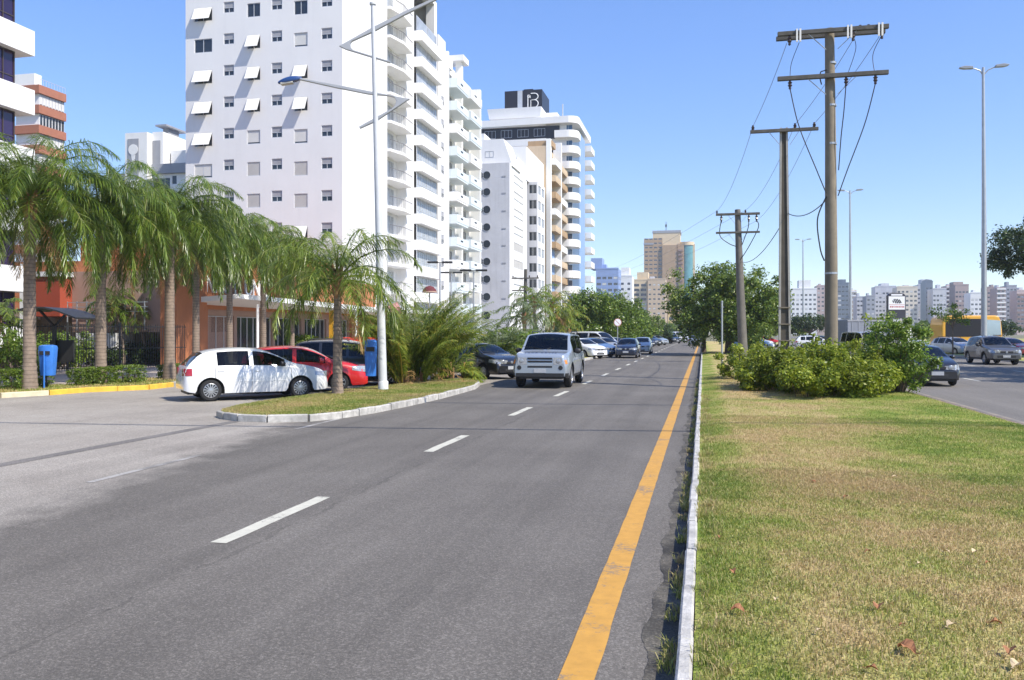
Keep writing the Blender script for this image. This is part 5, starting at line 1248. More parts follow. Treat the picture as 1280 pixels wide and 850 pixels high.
SK = [(989,1021,361,'white far block with square roof tower just right of the latticed post',WHITE2,dict(cols=6,roof=[(999,1014,350)],side=None)),
 (1021,1031,357,'narrow brown far block partly behind the round concrete pole',PINKB,dict(cols=2)),
 (1047,1061,354,'dark blue glassy far block right of the round concrete pole',SLATE,dict(cols=3,ww=2.,bands=None,style='plain',roof=[(1049,1058,349)])),
 (1061,1071,363,'cream far block with stacked balcony bands beside the dark blue one',DUN,dict(cols=2,bands=WHITE2)),
 (1071,1083,371,'low pale grey far block left of the flat grey slab block',PALEGREY,dict(cols=3)),
 (1083,1094,370,'flat grey far slab block with a dark vertical gap',GREY,dict(cols=2)),
 (1094,1120,358,'wide hazy pale grey far block behind the framed sign',PALEGREY,dict(cols=6,roof=[(1102,1112,354)])),
 (1121,1147,359,'cream far block with a grid of small windows right of the framed sign',DUN,dict(cols=5,ww=1.6,roof=[(1125,1142,357)],side='W')),
 (1147,1157,356,'slate grey far block with dark glass strips',PALEGREY,dict(cols=3,ww=2.,roof=[(1153,1163,349)])),
 (1157,1166,352,'dark teal topped far block',SLATE,dict(cols=2,ww=1.5,roof=[(1158,1166,349.5)])),
 (1166,1183,361,'grey white far block left of the sapling',PALEGREY,dict(cols=4)),
 (1183,1194,357,'pinkish brown far block with pale bands behind the sapling',PINKB,dict(cols=3,bands=WHITE2)),
 (1194,1211,356,'brown far block with white penthouse right of the sapling',ROSE,dict(cols=4,roof=[(1193,1205,352)])),
 (1213,1228,366,'bright white far block hard left of the tall lamp mast',WHITE,dict(cols=3)),
 (1234,1246,359,'brown far block right of the tall lamp mast',ROSE,dict(cols=3)),
 (1246,1257,360,'brown far block with white balcony bands',ROSE,dict(cols=2,bands=WHITE2)),
 (1258,1271,357,'grey far block under the drooping dark tree',GREY,dict(cols=3)),
 (1271,1290,363,'rose beige far block at the right edge of the view',PINKB,dict(cols=4,bands=BROWN))]
for i,(a,c_,ty,lb,mt,kw) in enumerate(SK):
    block('far_block', lb, a, c_, ty, 545+((i*37)%60), mt, group=sg, **kw)
ag = 'far buildings at the end of the avenue'
block('apartment_block', 'small blue and white block with white window surrounds right of the curved tower', 745, 773, 336, 420, PERI, cols=4, ww=2., group=ag, side='E', scols=4, roof=[(738,752,322)])
block('apartment_block', 'warm white block peeping between the blue block and the pale beige tower', 774, 790, 345, 470, WHITE2, cols=2, group=ag, roof=[(776,786,334)])
block('apartment_block', 'pale beige mid rise with dark balcony openings below the orange tower', 791, 809, 350, 520, SAND, cols=2, ww=3.2, wh=1.6, floors=2.9, group=ag, roof=[(796,810,340)])
block('apartment_block', 'sunlit cream mid rise face with many small windows below the orange tower', 809.5, 832, 349, 515, BEIGE, cols=4, ww=1.4, wh=1.0, floors=2.9, group=ag, side='E')
block('low_building', 'low yellow building with white window rows at the end of the avenue', 835, 868, 391, 400, YELWALL, cols=4, ww=2.2, wh=1.5, floors=3.2, group=ag, minrow=1)
d = 640; Yf = P(830,d)[1]; X = lambda px: onY(px,Yf)
b = Bld('office_tower', 'tall orange brown stepped tower with a teal glass corner, far end of the avenue', 'building', X(835), Yf)
H1_ = Z(305,d); H2_ = Z(289,d)
wn_ = [((X(828)-X(805))*(c_+.5)/4, 3.2*r_+1.8, 2.4, 1.1, 'plain') for r_ in range(22,8,-1) for c_ in range(4)]
b.face('S',(X(805),Yf,0),X(828)-X(805),H1_,wn_,mi=0); back_and_roof(b,X(805),X(828),Yf,Yf+25,0,H1_,sides='W')
b.w.box(X(816),X(850),Yf+.5,Yf+22,0,H2_,1); b.w.box(X(828),X(846),Yf-1.5,Yf+.5,0,H1_-1,0)
m = MB(); m.box(X(815.5),X(851),Yf+.2,Yf+22.5,H2_-1.2,H2_+.6); m.box(X(804.5),X(817),Yf-.3,Yf+10,H1_-.3,H1_+1); b.part('cornice', m, GREY)
for k in range(20): m = MB(); m.box(X(848),X(853.5),Yf-2.4,Yf+.4,H1_-6-3.2*k,H1_-4.6-3.2*k); b.part('balcony', m, BROWN)
m = MB(); m.box(X(847),X(855),Yf-.5,Yf+.45,0,H1_); b.part('brown_bay', m, TAN)
m = MB(); cx = X(860); m.lathe([(5,0),(5,H1_-1)],24,(cx-1,Yf+6,0)); b.part('glass_drum', m, TEAL, smooth=True); m = MB(); m.lathe([(5.6,H1_-1),(5.6,H1_+1.5),(0,H1_+1.5)],24,(cx-1,Yf+6,0)); m.box(cx+3,cx+5,Yf+4,Yf+16,0,H1_); b.part('drum_cap', m, SAND)
m = MB(); m.tube([(X(832),Yf+8,H2_),(X(832),Yf+8,H2_+8)],.25,6); m.box(X(831),X(833),Yf+7.5,Yf+8.5,H2_+4,H2_+6); b.part('antenna', m, BLACKM)
b.done([TAN,SAND])

# ---- left: banded block close by, terracotta block, pale block with stair tower
XA = -31.0; YA = onX(43.5,XA); dA = dep(XA,YA)
b = Bld('office_building', 'white banded building with dark purple windows at the left edge of the view', 'building', XA-7, YA-15)
tops = [Z(v,dA) for v in (39.5,113,187)]; fhA = (tops[0]-tops[2])/2
zz = tops[2]-3*fhA; b.w.box(XA-15,XA-.75,YA-32,YA-.7,0,zz+9*fhA)
while zz < Z(-150,dA):
    m = MB(); m.box(XA-15,XA,YA-32,YA,zz-fhA*.42,zz); b.part('white_band', m, WHITE2)
    for q_ in range(10):
        wv = 2.0; yc = YA-.75-wv/2-.03-q_*(wv+.06)
        b.win('E',(XA-.35,yc,zz+fhA*.29),'band',wv,fhA*.575,fm=DARKFR,gm=PURPLE)
    zz += fhA
b.done(DARKFR)
d = 118; Yf = P(60,d)[1]; X = lambda px: onY(px,Yf); x0, x1 = X(20), X(49); H = Z(106,d); yE = onX(80,x1)
b = Bld('apartment_block', 'terracotta and white banded block just behind the purple windowed building', 'building', (x0+x1)/2, Yf)
b.w.box(x0,x1,Yf,yE-.3,0,H)
for k in range(12):
    z = H - 2.78*k
    if z < 3: break
    m = MB(); m.box(x0,x1+.4,Yf-.5,yE,z-1.15,z); b.part('terracotta_band', m, BRICKO)
    for q_ in range(8): b.win('E',(x1+.12,Yf+(yE-Yf)*(q_+.5)/8,z-1.97),'blind' if k%3 != 1 else 'plain',(yE-Yf)/8-.1,1.55,fm=GREYPAINT)
m = MB(); m.box(x0,x1-.5,Yf+1,yE-5,H,Z(91,d)); b.part('penthouse', m, WHITE2)
m = MB(); m.bar((x1+.2,Yf,H+.9),(x1+.2,yE,H+.9),.06,.06); [m.bar((x1+.2,Yf+(yE-Yf)*i/9,H),(x1+.2,Yf+(yE-Yf)*i/9,H+.9),.04,.04) for i in range(10)]; b.part('railing', m, ALU)
b.done(WHITE2)
d = 98; Yf = P(190,d)[1]; X = lambda px: onY(px,Yf)
b = Bld('apartment_block', 'pale block with slate roof and grey panelled stair tower, left of the tallest tower', 'building', X(190), Yf)
zr = Z(216,d)
b.face('S',(X(130),Yf,0),X(262)-X(130),zr,[(X(p_)-X(130),Z(232,d),1.4,1.7,'plain') for p_ in (159,193,206)]+[(X(218)-X(130),Z(226,d),.6,1.0,'plain')]); back_and_roof(b,X(130),X(262),Yf,Yf+14,0,zr)
m = MB(); m.add([(X(136),Yf-.4,zr),(X(166),Yf-.4,zr),(X(166),Yf+6,zr+1.0),(X(152),Yf+6,zr+1.2),(X(136),Yf+12,zr)],[(0,1,2,3,4)]); m.box(X(187),X(260),Yf-.4,Yf+.4,zr-.2,zr+.9); b.part('roof_edge', m, GREY)
m = MB(); zt = Z(168,d); m.box(X(165),X(192),Yf-1.2,Yf+7,0,zt); m.box(X(192),X(205),Yf-.2,Yf+7,zr,zt+.2); m.box(X(207),X(226),Yf+1,Yf+8,zr,Z(187,d)); st_ = b.part('stair_tower', m, WHITE2)
m = MB(); m.box(X(168.5),X(182),Yf-1.26,Yf-1.19,zr-.8,zt-.7); m.box(X(192.5),X(202),Yf-.26,Yf-.19,zr+.5,zt-.8); pn_ = part('grey_panel', m, GREY, st_, world=True)
m = MB(); cx, cz = X(175.5), Z(193,d); m.lathe([(.62,-.04),(.62,.0),(0,-.05)],18,(cx,Yf-1.27,cz+.35),'y'); m.extr([(-.3,.0),(.3,.0),(.12,-1.3),(-.12,-1.3)],(cx,Yf-1.28,cz),(1,0,0),(0,0,1),(0,1,0),.03); part('pale_motif', m, WHITE2, st_, world=True)
m = MB(); m.box(X(194),X(208),Yf,Yf+4,zt+.9,zt+1.1); m.box(X(197),X(204),Yf+1,Yf+3,zt+.2,zt+.9); part('chimney_cap', m, GREY, st_, world=True)
b.done(WHITE2)

# ---- orange restaurant with white canopy
XR = -27.5; yr0, yr1 = onX(233,XR), onX(468,XR); YW = yr0-1.2; HR = 5.9
b = Bld('shop_building', 'orange shop building with white flat canopy and glazed front behind the palms', 'building', XR-6, (yr0+yr1)/2)
g0, g1 = onX(252,XR), onX(436,XR); gl = g1-g0
dr = [(0.,.17),(.18,.33),(.34,.40),(.41,.60),(.62,.80),(.82,1.)]
ops = [(g0+gl*a-yr0+.06, g0+gl*c_-yr0-.06, .12, 2.85) for a,c_ in dr]
wall(b.w,'E',(XR,yr0,0),g1-yr0+.1,3.2,ops,.25,mi=1); b.w.box(XR-.35,XR+.25,g1+.1,yr1,0,3.2,0); b.w.box(XR-14,XR+.1,yr0,yr1,3.2,HR,0)
wl_ = MB()
for (a,c_),o in zip(dr,ops):
    w_ = o[1]-o[0]; b.win('E',(XR-.12,yr0+(o[0]+o[1])/2,(o[2]+o[3])/2),'band' if w_ > 1.5 else 'plain',w_,2.7,fm=GREYPAINT,gm=GLASS)
m = MB(); m.box(XR-.2,XR+.75,yr0-2.0,yr0+.8,0,HR); m.box(XR-.2,XR+.5,yr0+.8,g0-.15,0,3.2); b.part('orange_pier', m, ORANGE)
m = MB(); m.add([(XR,g0-1.5,3.45),(XR+2.6,g0-.5,3.75),(XR+2.9,yr1-2,3.35),(XR,yr1-1,3.3),(XR,g0-1.5,3.75),(XR+2.6,g0-.5,4.0),(XR+2.9,yr1-2,3.75),(XR,yr1-1,3.7)],[(0,3,2,1),(4,5,6,7),(0,1,5,4),(1,2,6,5),(2,3,7,6),(3,0,4,7)]); b.part('canopy', m, WHITE2)
for yy in (onX(322,XR+2.4),onX(445,XR+2.4)): m = MB(); m.tube([(XR+2.4,yy,0),(XR+2.4,yy,3.5)],.09,10); b.part('canopy_post', m, SIGNW)
tc_ = bpy.data.curves.new('lettering','FONT'); tc_.body = 'NAUTI UNIC'; tc_.size = 1.5; tc_.extrude = .05; tc_.align_x = 'CENTER'
to = bpy.data.objects.new('lettering', tc_); COL.objects.link(to); bpy.context.view_layer.update(); me = bpy.data.meshes.new_from_object(to); bpy.data.objects.remove(to)
me.materials.clear(); me.materials.append(SIGNW); lo = link(bpy.data.objects.new('lettering', me), b.root); lo.location = Vector((XR+.18, (onX(264,XR)+onX(325,XR))/2, 4.15)) - b.o; lo.rotation_euler = (R(90),0,R(90)); lo.scale = (.85,1,1)
# left wing facing the viewer
xw = lambda px: onY(px,YW)
m = MB(); m.box(xw(46),xw(90),YW-.9,YW+6,2.75,Z(347,dep(xw(70),YW))); b.part('rust_wing', m, RUST); m = MB(); m.box(xw(46),xw(92),YW-1.0,YW+6,Z(347,dep(xw(70),YW))+.003,Z(341,dep(xw(70),YW))); b.part('white_coping', m, WHITE2)
m = MB(); m.box(xw(44),xw(50),YW-1.1,YW-.92,0,5.6); b.part('white_pier', m, WHITE2)
m = MB(); m.box(xw(90)+.01,XR-.21,YW,YW+6,1.9,5.2); m.box(xw(-60),XR-.21,YW+3,YW+6.02,0,1.9); b.part('salmon_wing', m, SALMON)
m = MB(); m.box(xw(100),xw(150),YW-.3,YW+2.9,0,1.85); b.part('white_low_wall', m, WHITE2)
m = MB()
for z in (3.0,3.25,3.5): m.bar((xw(90),YW-.35,z),(xw(190),YW-.35,z),.04,.04)
for i in range(9): m.bar((xw(90+12*i),YW-.35,2.0),(xw(90+12*i),YW-.35,3.55),.05,.05)
b.part('railing', m, GALV)
m = MB(); m.box(xw(-80),xw(30),YW-2,YW+5,2.6,2.75)
for i in range(int((xw(30)-xw(-80))/.45)): m.box(xw(-80)+i*.45,xw(-80)+i*.45+.12,YW-2.2,YW-2.01,2.75,4.1)
b.part('slatted_screen', m, WHITE2)
m = MB(); m.box(XR-14,XR-.25,yr0,yr1,0,3.19); b.part('interior_core', m, M('shop_interior',(.20,.16,.12),.8,.2,1))
m = MB(); m.box(XR-10,XR-2,yr0+4,yr1-4,HR,HR+1.6); b.part('roof_block', m, ORANGE)
b.done([ORANGE,SALMON])
# white structure right of the shop
X2 = -27.; ya, yb_ = onX(474,X2), onX(556,X2)
b = Bld('kiosk_building', 'low white framed pavilion with glazed bays between shop and tower', 'building', X2-4, ya)
b.face('E',(X2,ya,0),yb_-ya,3.6,[((yb_-ya)*(k+.5)/5,1.7,(yb_-ya)/5-.7,2.6,'plain') for k in range(5)]); b.w.box(X2-9,X2-.3,ya,yb_,0,3.59)
m = MB(); m.box(X2-.3,X2+1.6,ya-2,yb_,3.6,3.9); b.part('canopy', m, WHITE2); b.done(WHITE2)
x, y = P(415,60); ps = MB(); ps.box(-.16,.16,-.16,.16,0,Z(379,60)); ps.box(-.2,.2,-.2,.2,Z(379,60),Z(379,60)+.12); o = solo('gate_post', ps, M('yellow_paint',(.70,.36,.03),.5,.1,4), 'orange yellow square post between the young palm and the white pavilion', 'post', origin=(0,0,0)); o.location = (x,y,0)
# red hoarding
x, y = P(458,44); hd_ = thing('hoarding', 'red banner hoarding with thin orange line pattern behind the dark cars', 'hoarding', (x,y,0), YAW+R(4)); s_ = 44/F
w_ = 29*s_; m = MB(); m.add([(-w_,0,Z(449,44)),(w_,0,Z(446,44)),(w_,0,Z(421.5,44)),(-w_,0,Z(421.5,44)),(-w_,.08,Z(449,44)),(w_,.08,Z(446,44)),(w_,.08,Z(421.5,44)),(-w_,.08,Z(421.5,44))],[(0,1,2,3),(7,6,5,4),(0,4,5,1),(1,5,6,2),(2,6,7,3),(3,7,4,0)]); pn_ = part('banner', m, REDP, hd_)
m = MB(); r_ = random.Random(4); zt, zb = Z(424,44), Z(442,44)
for k in range(5): m.bar((-w_*.95,-.02,zt-.08-.02*k),(w_*.6,-.02,zt-.15*(k+1)),.012,.022)
for k in range(9): m.bar((-w_*.9+k*.24,-.02,zt-.05),(-w_*.95+k*.3,-.02,zt-.5-.05*k),.012,.02)
part('line_pattern', m, M('orange_print',(.75,.28,.06),.6,0), pn_)
m = MB(); [m.tube([(q_*w_*.9,.1,0),(q_*w_*.9,.1,Z(421,44))],.04,6) for q_ in (-1,0,1)]; part('posts', m, GALV, hd_)
# pink rolled awning sign and the red parasol
x, y = P(490,46); m = MB(); m.tube([(-.42,0,-.12),(.42,.1,.22)],[.28,.34],16); m.tube([(-.3,0,-1.9),(-.28,0,-.1)],.03,6); o = thing('barrel_sign', 'pinkish barrel shaped sign on a stalk right of the white lamp mast', 'sign', (x,y,Z(389,46)), YAW)
part('drum', m, M('faded_pink',(.62,.30,.27),.7,.1,3), o, smooth=40); m = MB(); m.lathe([(.20,-.455),(.24,-.455),(.24,-.40),(.20,-.40)],16,(0,0,-.14),'x'); m.tube([(0,0,-Z(389,46)),(0,0,-.2)],.04,6); part('white_ring', m, SIGNW, o)
x, y = P(537,62); o = thing('parasol', 'round red parasol with pale stripes above the palms', 'parasol', (x,y,0), 0); m = MB(); zt = Z(357,62); m.lathe([(.55,zt-.5),(.48,zt-.3),(.28,zt-.08),(0,zt)],14); part('canopy', m, M('parasol_red',(.12,.022,.026),.8,.2,3), o, smooth=40); m = MB(); m.tube([(0,0,0),(0,0,zt)],.05,6); part('pole', m, GALV, o); m = MB(); m.lathe([(.56,zt-.51),(.53,zt-.42),(.51,zt-.42),(.54,zt-.51)],14,cap=False); part('pale_trim', m, SALMON, o)

# railing fence along the pavement
fa, fb = G(-70,474), G(232,461.5)
fn = thing('railing_fence', 'black vertical bar railing fence along the back of the left pavement', 'fence', (fa[0],fa[1],.12)); L_ = math.dist(fa,fb); ux = ((fb[0]-fa[0])/L_,(fb[1]-fa[1])/L_); hf = 2.15
fn.rotation_euler = (0,0,math.atan2(ux[1],ux[0]))
m = MB(); n_ = int(L_/.125)
for i in range(n_+1): m.box(i*.125-.011,i*.125+.011,-.011,.011,.05,hf)
part('bars', m, BLACKM, fn); m = MB()
for z in (.12,1.0,hf-.12): m.box(0,L_,-.022,.022,z-.02,z+.02)
part('rails', m, BLACKM, fn)
for k in range(int(L_/2.5)+1): m = MB(); m.box(k*2.5-.04,k*2.5+.04,-.04,.04,-.1,hf+.08); part('post', m, BLACKM, fn)
# entrance canopy
x, y = P(68,36.5); s_ = 36.5/F; c = thing('entrance_canopy', 'dark metal entrance canopy with swept roof on a forked post by the railing', 'canopy', (x,y,.1), YAW)
m = MB(); zt = Z(388,36.5); pr = [(-26*s_,zt-.08),(-12*s_,zt+.04),(5*s_,zt+.02),(22*s_,zt-.12),(44*s_,zt-.42)]
m.extr(pr+[(a,z_-.07) for a,z_ in reversed(pr)], (0,0,0),(1,0,0),(0,0,1),(0,1,0),2.4); part('roof', m, BLACKM, c)
m = MB(); m.box(-.07,.07,-.07,.07,0,zt-.75)
for s in (-1,1): m.bar((0,0,zt-.8),(s*.6,.0,zt-.12),.08,.08); m.bar((0,0,zt-.8),(s*.15,.9*s,zt-.12),.06,.06)
part('post', m, BLACKM, c); m = MB(); m.box(-.25,.75,.1,.25,.5,1.45); part('gate_box', m, BLACKM, c)
# white boundary wall down the street
m = MB(); xw0 = -20.5; m.box(xw0-.1,xw0+.1,onX(640,xw0),onX(700,xw0),.0,1.6); solo('boundary_wall', m, WHITE2, 'low white boundary wall behind the silver off-roader', 'wall')
m = MB(); xw0 = -21.5; m.box(xw0-.15,xw0+.15,onX(700,xw0),onX(716,xw0)+30,.0,2.4); m.box(xw0-.2,xw0+.2,onX(700,xw0),onX(716,xw0)+30,2.4,2.55); solo('garden_wall', m, GREY, 'grey garden wall with coping left of the parked white van', 'wall')
# ------------------------------------------------------------------ vehicles
def paint(name, col, metal=.0, rough=.3): return M(name, col, rough, .03, 1.5, metal=metal, coat=.8)
P_WHITE = paint('white_car_paint', (.74,.74,.73)); P_RED = paint('red_car_paint', (.50,.016,.018)); P_BLACK = paint('black_car_paint', (.010,.010,.012))
P_SILVER = paint('silver_car_paint', (.38,.42,.46), .45, .34); P_GREY = paint('grey_car_paint', (.11,.11,.115), .4, .35); P_NAVY = paint('navy_car_paint', (.010,.014,.032)); P_BLUE = paint('blue_car_paint', (.09,.16,.30), .3)
P_YEL = paint('yellow_bus_paint', (.72,.36,.02)); P_BEIGE = paint('pale_gold_car_paint', (.42,.39,.32), .4)
SEAM = M('door_gap', (.012,.012,.013), .8, 0)
def chaikin(p, n=1):
    for _ in range(n):
        q_ = [p[0]]
        for a,c in zip(p[:-1],p[1:]): q_ += [(a[0]*.75+c[0]*.25,a[1]*.75+c[1]*.25),(a[0]*.25+c[0]*.75,a[1]*.25+c[1]*.75)]
        p = q_ + [p[-1]]
    return p
class Shape:
    def __init__(s, S):
        s.S = S; s.L = S['L']; s.W2 = S['W']/2
        t = chaikin(S['top'], 2); s.tx, s.tz = zip(*t); b = chaikin(S['belt'], 1); s.bx, s.bz = zip(*b)
        pl = S.get('plan', [(0,.80),(.05,.90),(.16,.955),(.5,.985),(1.1,1),(s.L-1.0,1),(s.L-.45,.97),(s.L-.18,.925),(s.L-.06,.86),(s.L,.76)])
        s.px, s.pw = zip(*chaikin(pl,1))
    def zlow(s, x):
        S = s.S; sill = np.interp(x, [0,.12,.45,s.L-.5,s.L-.1,s.L], [S['sill']+.10,S['sill']+.05,S['sill'],S['sill'],S['sill']+.02,S['sill']+.06])
        for xc in S['axles']:
            ra = S['r']*1.17+.02; dx = abs(x-xc)
            if dx < ra: sill = max(sill, S['r']*.98 + math.sqrt(ra*ra-dx*dx))
        return sill
    def sec(s, x):
        S = s.S; w = s.W2*np.interp(x, s.px, s.pw); zl = s.zlow(x); zt = np.interp(x, s.tx, s.tz); zb = min(np.interp(x, s.bx, s.bz), zt-.025)
        zl = min(zl, zb-.06); pts = []
        for t in (0,.12,.4,.75,1):
            z = zl+(zb-zl)*t; k = (z-S['sill'])/max(.3,(zb-S['sill']))
            y = w*(1 - .055*max(0,(.42-k)/.42)**2 - S.get('tuck',.05)*max(0,(k-.55)/.45)**2); pts.append((y,z))
        gh = zt-zb; ys = pts[-1][0]; yr = max(.1, ys - .05 - S.get('tumb',.36)*gh); zr = zb+gh*(.86 if gh < .3 else .9)
        for t in (.10,.5,.92,1): pts.append((ys+(yr-ys)*t - .012*math.sin(math.pi*t)*-1, zb+(zr-zb)*t))
        for t in (.09,.4,.72,1): pts.append((yr*(1-t), zr+(zt-zr)*(1-(1-t)**2.4)))
        return pts
    def y_at(s, x, z):
        p = s.sec(x)[:9]; zs = [q_[1] for q_ in p]; ys = [q_[0] for q_ in p]; return float(np.interp(z, zs, ys))
    def sidepatch(s, mb, x0, x1, z0f, z1f, side, off=.006, nx=7, nz=5, mi=0):
        vs = []
        for i in range(nx+1):
            x = x0+(x1-x0)*i/nx; z0 = z0f(i/nx) if callable(z0f) else z0f; z1 = z1f(i/nx) if callable(z1f) else z1f
            for k in range(nz+1):
                z = z0+(z1-z0)*k/nz; vs.append((x, side*(s.y_at(x,z)+off), z))
        fs = [(i*(nz+1)+k,(i+1)*(nz+1)+k,(i+1)*(nz+1)+k+1,i*(nz+1)+k+1) for i in range(nx) for k in range(nz)]
        if side > 0: fs = [f[::-1] for f in fs]
        mb.add(vs, fs, mi)
WHEELS = {}
def wheel_meshes(r, w, ns, dark=False):
    k = (round(r,3), w, ns, dark)
    if k in WHEELS: return WHEELS[k]
    t = MB(); t.lathe([(r*.66,-w/2+.01),(r*.70,-w/2),(r*.90,-w/2+.005),(r*.985,-w/2+.035),(r,-w/2+.06),(r,w/2-.06),(r*.985,w/2-.035),(r*.90,w/2-.005),(r*.70,w/2),(r*.66,w/2-.01)], 32, axis='y', cap=False)
    rm = MB(); yo = -w/2+.012    # outer face at -y
    rm.lathe([(r*.68,yo+.10),(r*.68,yo),(r*.63,yo-.006),(r*.60,yo+.02),(r*.60,yo+.09)], 32, axis='y', cap=False)
    rm.lathe([(r*.16,yo+.03),(r*.15,yo-.004),(0,yo-.008)], 16, axis='y', cap=False)
    for i in range(ns):
        a = 2*math.pi*i/ns; wd = r*(.20 if ns < 8 else .10); c0 = Vector((math.cos(a),0,math.sin(a))); tt = Vector((-math.sin(a),0,math.cos(a)))
        p0 = c0*r*.12+Vector((0,yo,0)); p1 = c0*r*.62+Vector((0,yo+.006,0))
        rm.add([p0-tt*wd*.4,p0+tt*wd*.4,p1+tt*wd*.55,p1-tt*wd*.55]+[v+Vector((0,.035,0)) for v in (p0-tt*wd*.4,p0+tt*wd*.4,p1+tt*wd*.55,p1-tt*wd*.55)], [(0,1,2,3),(0,4,5,1),(1,5,6,2),(2,6,7,3),(3,7,4,0)])
    hb = MB(); hb.lathe([(r*.62,yo+.06),(0,yo+.055)], 24, axis='y', cap=False); hb.lathe([(r*.66,-yo-.02),(0,-yo-.02)], 20, axis='y', cap=False)
    res = (t.mesh('wheel', RUBBER, 40), rm.mesh('rim', RIM if not dark else GREY, 40), hb.mesh('brake_disc', BLACKPL)); WHEELS[k] = res; return res
def car(name, label, S, pm, x, y, rz, cat='car', group=None, z=.0):
    s = Shape(S); L = s.L; t = thing(name, label, cat, (x,y,z+.006), rz, group); xo = -L/2
    xs = set(np.round(np.arange(0, L+.001, .07),3)) | {0., L, L-.02, L-.045, .02, .045}
    for a in S['axles']:
        ra = S['r']*1.17+.02
        for k in range(13): xs.add(round(a+ra*math.cos(math.pi*k/12),3))
    for a,c in S['win']: xs |= {a,c}
    for a in S['ws']+S['rw']: xs.add(a)
    for a in S['seams']: xs |= {round(a-.006,3), round(a+.006,3)}
    xs = sorted(v for v in xs if 0 <= v <= L); xs = [xs[0]] + [b for a,b in zip(xs[:-1],xs[1:]) if b-a > .004]
    secs = [s.sec(v) for v in xs]; nr = len(secs[0])
    G_ = {'body': MB(), 'windshield': MB(), 'rear_window': MB()}
    for i in range(len(S['win'])): 
        for sd in (0,1): G_[('win',i,sd)] = MB()
    b = G_['body']
    V = []
    for v,p in zip(xs,secs): V += [(v+xo,q_[0],q_[1]) for q_ in p] + [(v+xo,-q_[0],q_[1]) for q_ in p]
    b.v = list(V); idx = lambda i,j,sd: i*2*nr + sd*nr + j
    for i in range(len(xs)-1):
        xm = (xs[i]+xs[i+1])/2; seam = any(abs(xm-a) < .007 for a in S['seams'])
        for j in range(nr-1):
            key = 'body'; mi = 0; zm = (secs[i][j][1]+secs[i+1][j+1][1])/2
            gh_ = min(secs[i][8][1]-secs[i][4][1], secs[i+1][8][1]-secs[i+1][4][1])
            if 5 <= j <= 6 and gh_ > .07:
                for k,(a,c) in enumerate(S['win']):
                    if a <= xm <= c: key = ('win',k)
            elif j >= 9:
                if S['ws'][0] <= xm <= S['ws'][1]: key = 'windshield'
                elif S['rw'] and S['rw'][0] <= xm <= S['rw'][1]: key = 'rear_window'
            elif j in (4,7) and S.get('blackpillars') and S['win'][0][0] <= xm <= S['win'][-1][1] and gh_ > .07: mi = 1
            if key == ('x',): pass
            if key == 'body' and 5 <= j <= 6 and gh_ > .07 and S['win'][0][0] < xm < S['win'][-1][1] and S.get('bpost',True): mi = 1
            if key == 'body' and seam and j <= 4: mi = 2
            if key == 'body' and j == 0 and S.get('clad'): mi = 1
            for sd in (0,1):
                f = (idx(i,j,sd), idx(i+1,j,sd), idx(i+1,j+1,sd), idx(i,j+1,sd))
                if sd == 0: f = f[::-1]
                if key == 'body': b.f.append(f); b.m.append(mi)
                else:
                    g = G_[key+(sd,)] if isinstance(key,tuple) else G_[key]; g.add([V[q_] for q_ in f], [(0,1,2,3)])
    for i,fl in ((0,False),(len(xs)-1,True)):
        for j in range(nr-1):
            f = (idx(i,j,0), idx(i,j+1,0), idx(i,j+1,1), idx(i,j,1)); b.f.append(f if fl else f[::-1]); b.m.append(0)
    # close the belly with a dark tray
    b.add([], [])
    bo = part('body', b, [pm,BLACKPL,SEAM], t, smooth=28)
    def weld(mb):
        d = {}; vs = []; rm = []
        for v in mb.v:
            k = tuple(round(c,4) for c in v)
            if k not in d: d[k] = len(vs); vs.append(v)
            rm.append(d[k])
        mb.f = [tuple(rm[i] for i in f) for f in mb.f]; mb.v = vs; return mb
    gl = S.get('glass') or CARGLASS
    if G_['windshield'].v: part('windshield', weld(G_['windshield']), CARGLASS, t, smooth=40)
    if G_['rear_window'].v: part('rear_window', weld(G_['rear_window']), gl, t, smooth=40)
    for i in range(len(S['win'])):
        for sd in (0,1):
            if G_[('win',i,sd)].v: part('side_window', weld(G_[('win',i,sd)]), gl, t, smooth=40)
    m = MB(); m.box(xo+.12,-xo-.12,-s.W2+.26,s.W2-.26,S['sill']-.02,S['sill']+.5); m.box(xo+.2,-xo-.2,-s.W2+.1,s.W2-.1,S['sill']+.02,S['sill']+.06) if False else None
    part('underbody', m, BLACKPL, t)
    zf = S['sill']+.5; xw_ = S['ws'][1]; zsb = float(np.interp(S['win'][-1][0], s.bx, s.bz))
    for xs_, nm in ((S['win'][-1][0]+.25,'front_seat'),(S['win'][0][0]+.35,'rear_seat')):
        for sd in (-1,1):
            m = MB(); yy = sd*s.W2*.46; m.cbox((xo+xs_+.25,yy,zf+.02),(.5,.46,.14)); m.cbox((xo+xs_-.05,yy,zf+.24),(.14,.46,.56),0,0,R(-12)); m.cbox((xo+xs_-.13,yy,zf+.60),(.10,.26,.16)); part(nm, m, SEAT, t, bevel=.03)
    m = MB(); m.box(xo+xw_-.55,xo+xw_-.02,-s.W2*.8,s.W2*.8,zf-.05,zsb-.0); part('dashboard', m, SEAT, t, bevel=.04)
    m = MB(); sw = [(xo+xw_-.62+.06*math.sin(R(a)),s.W2*.42+.18*math.cos(R(a)),zsb+.02+.17*math.sin(R(a))) for a in range(0,361,30)]; m.tube(sw,.016,6,cap=False); part('steering_wheel', m, SEAT, t)
    tm, rm, bm = wheel_meshes(S['r'], S.get('tw',.19), S.get('spokes',10), S.get('darkrim',False))
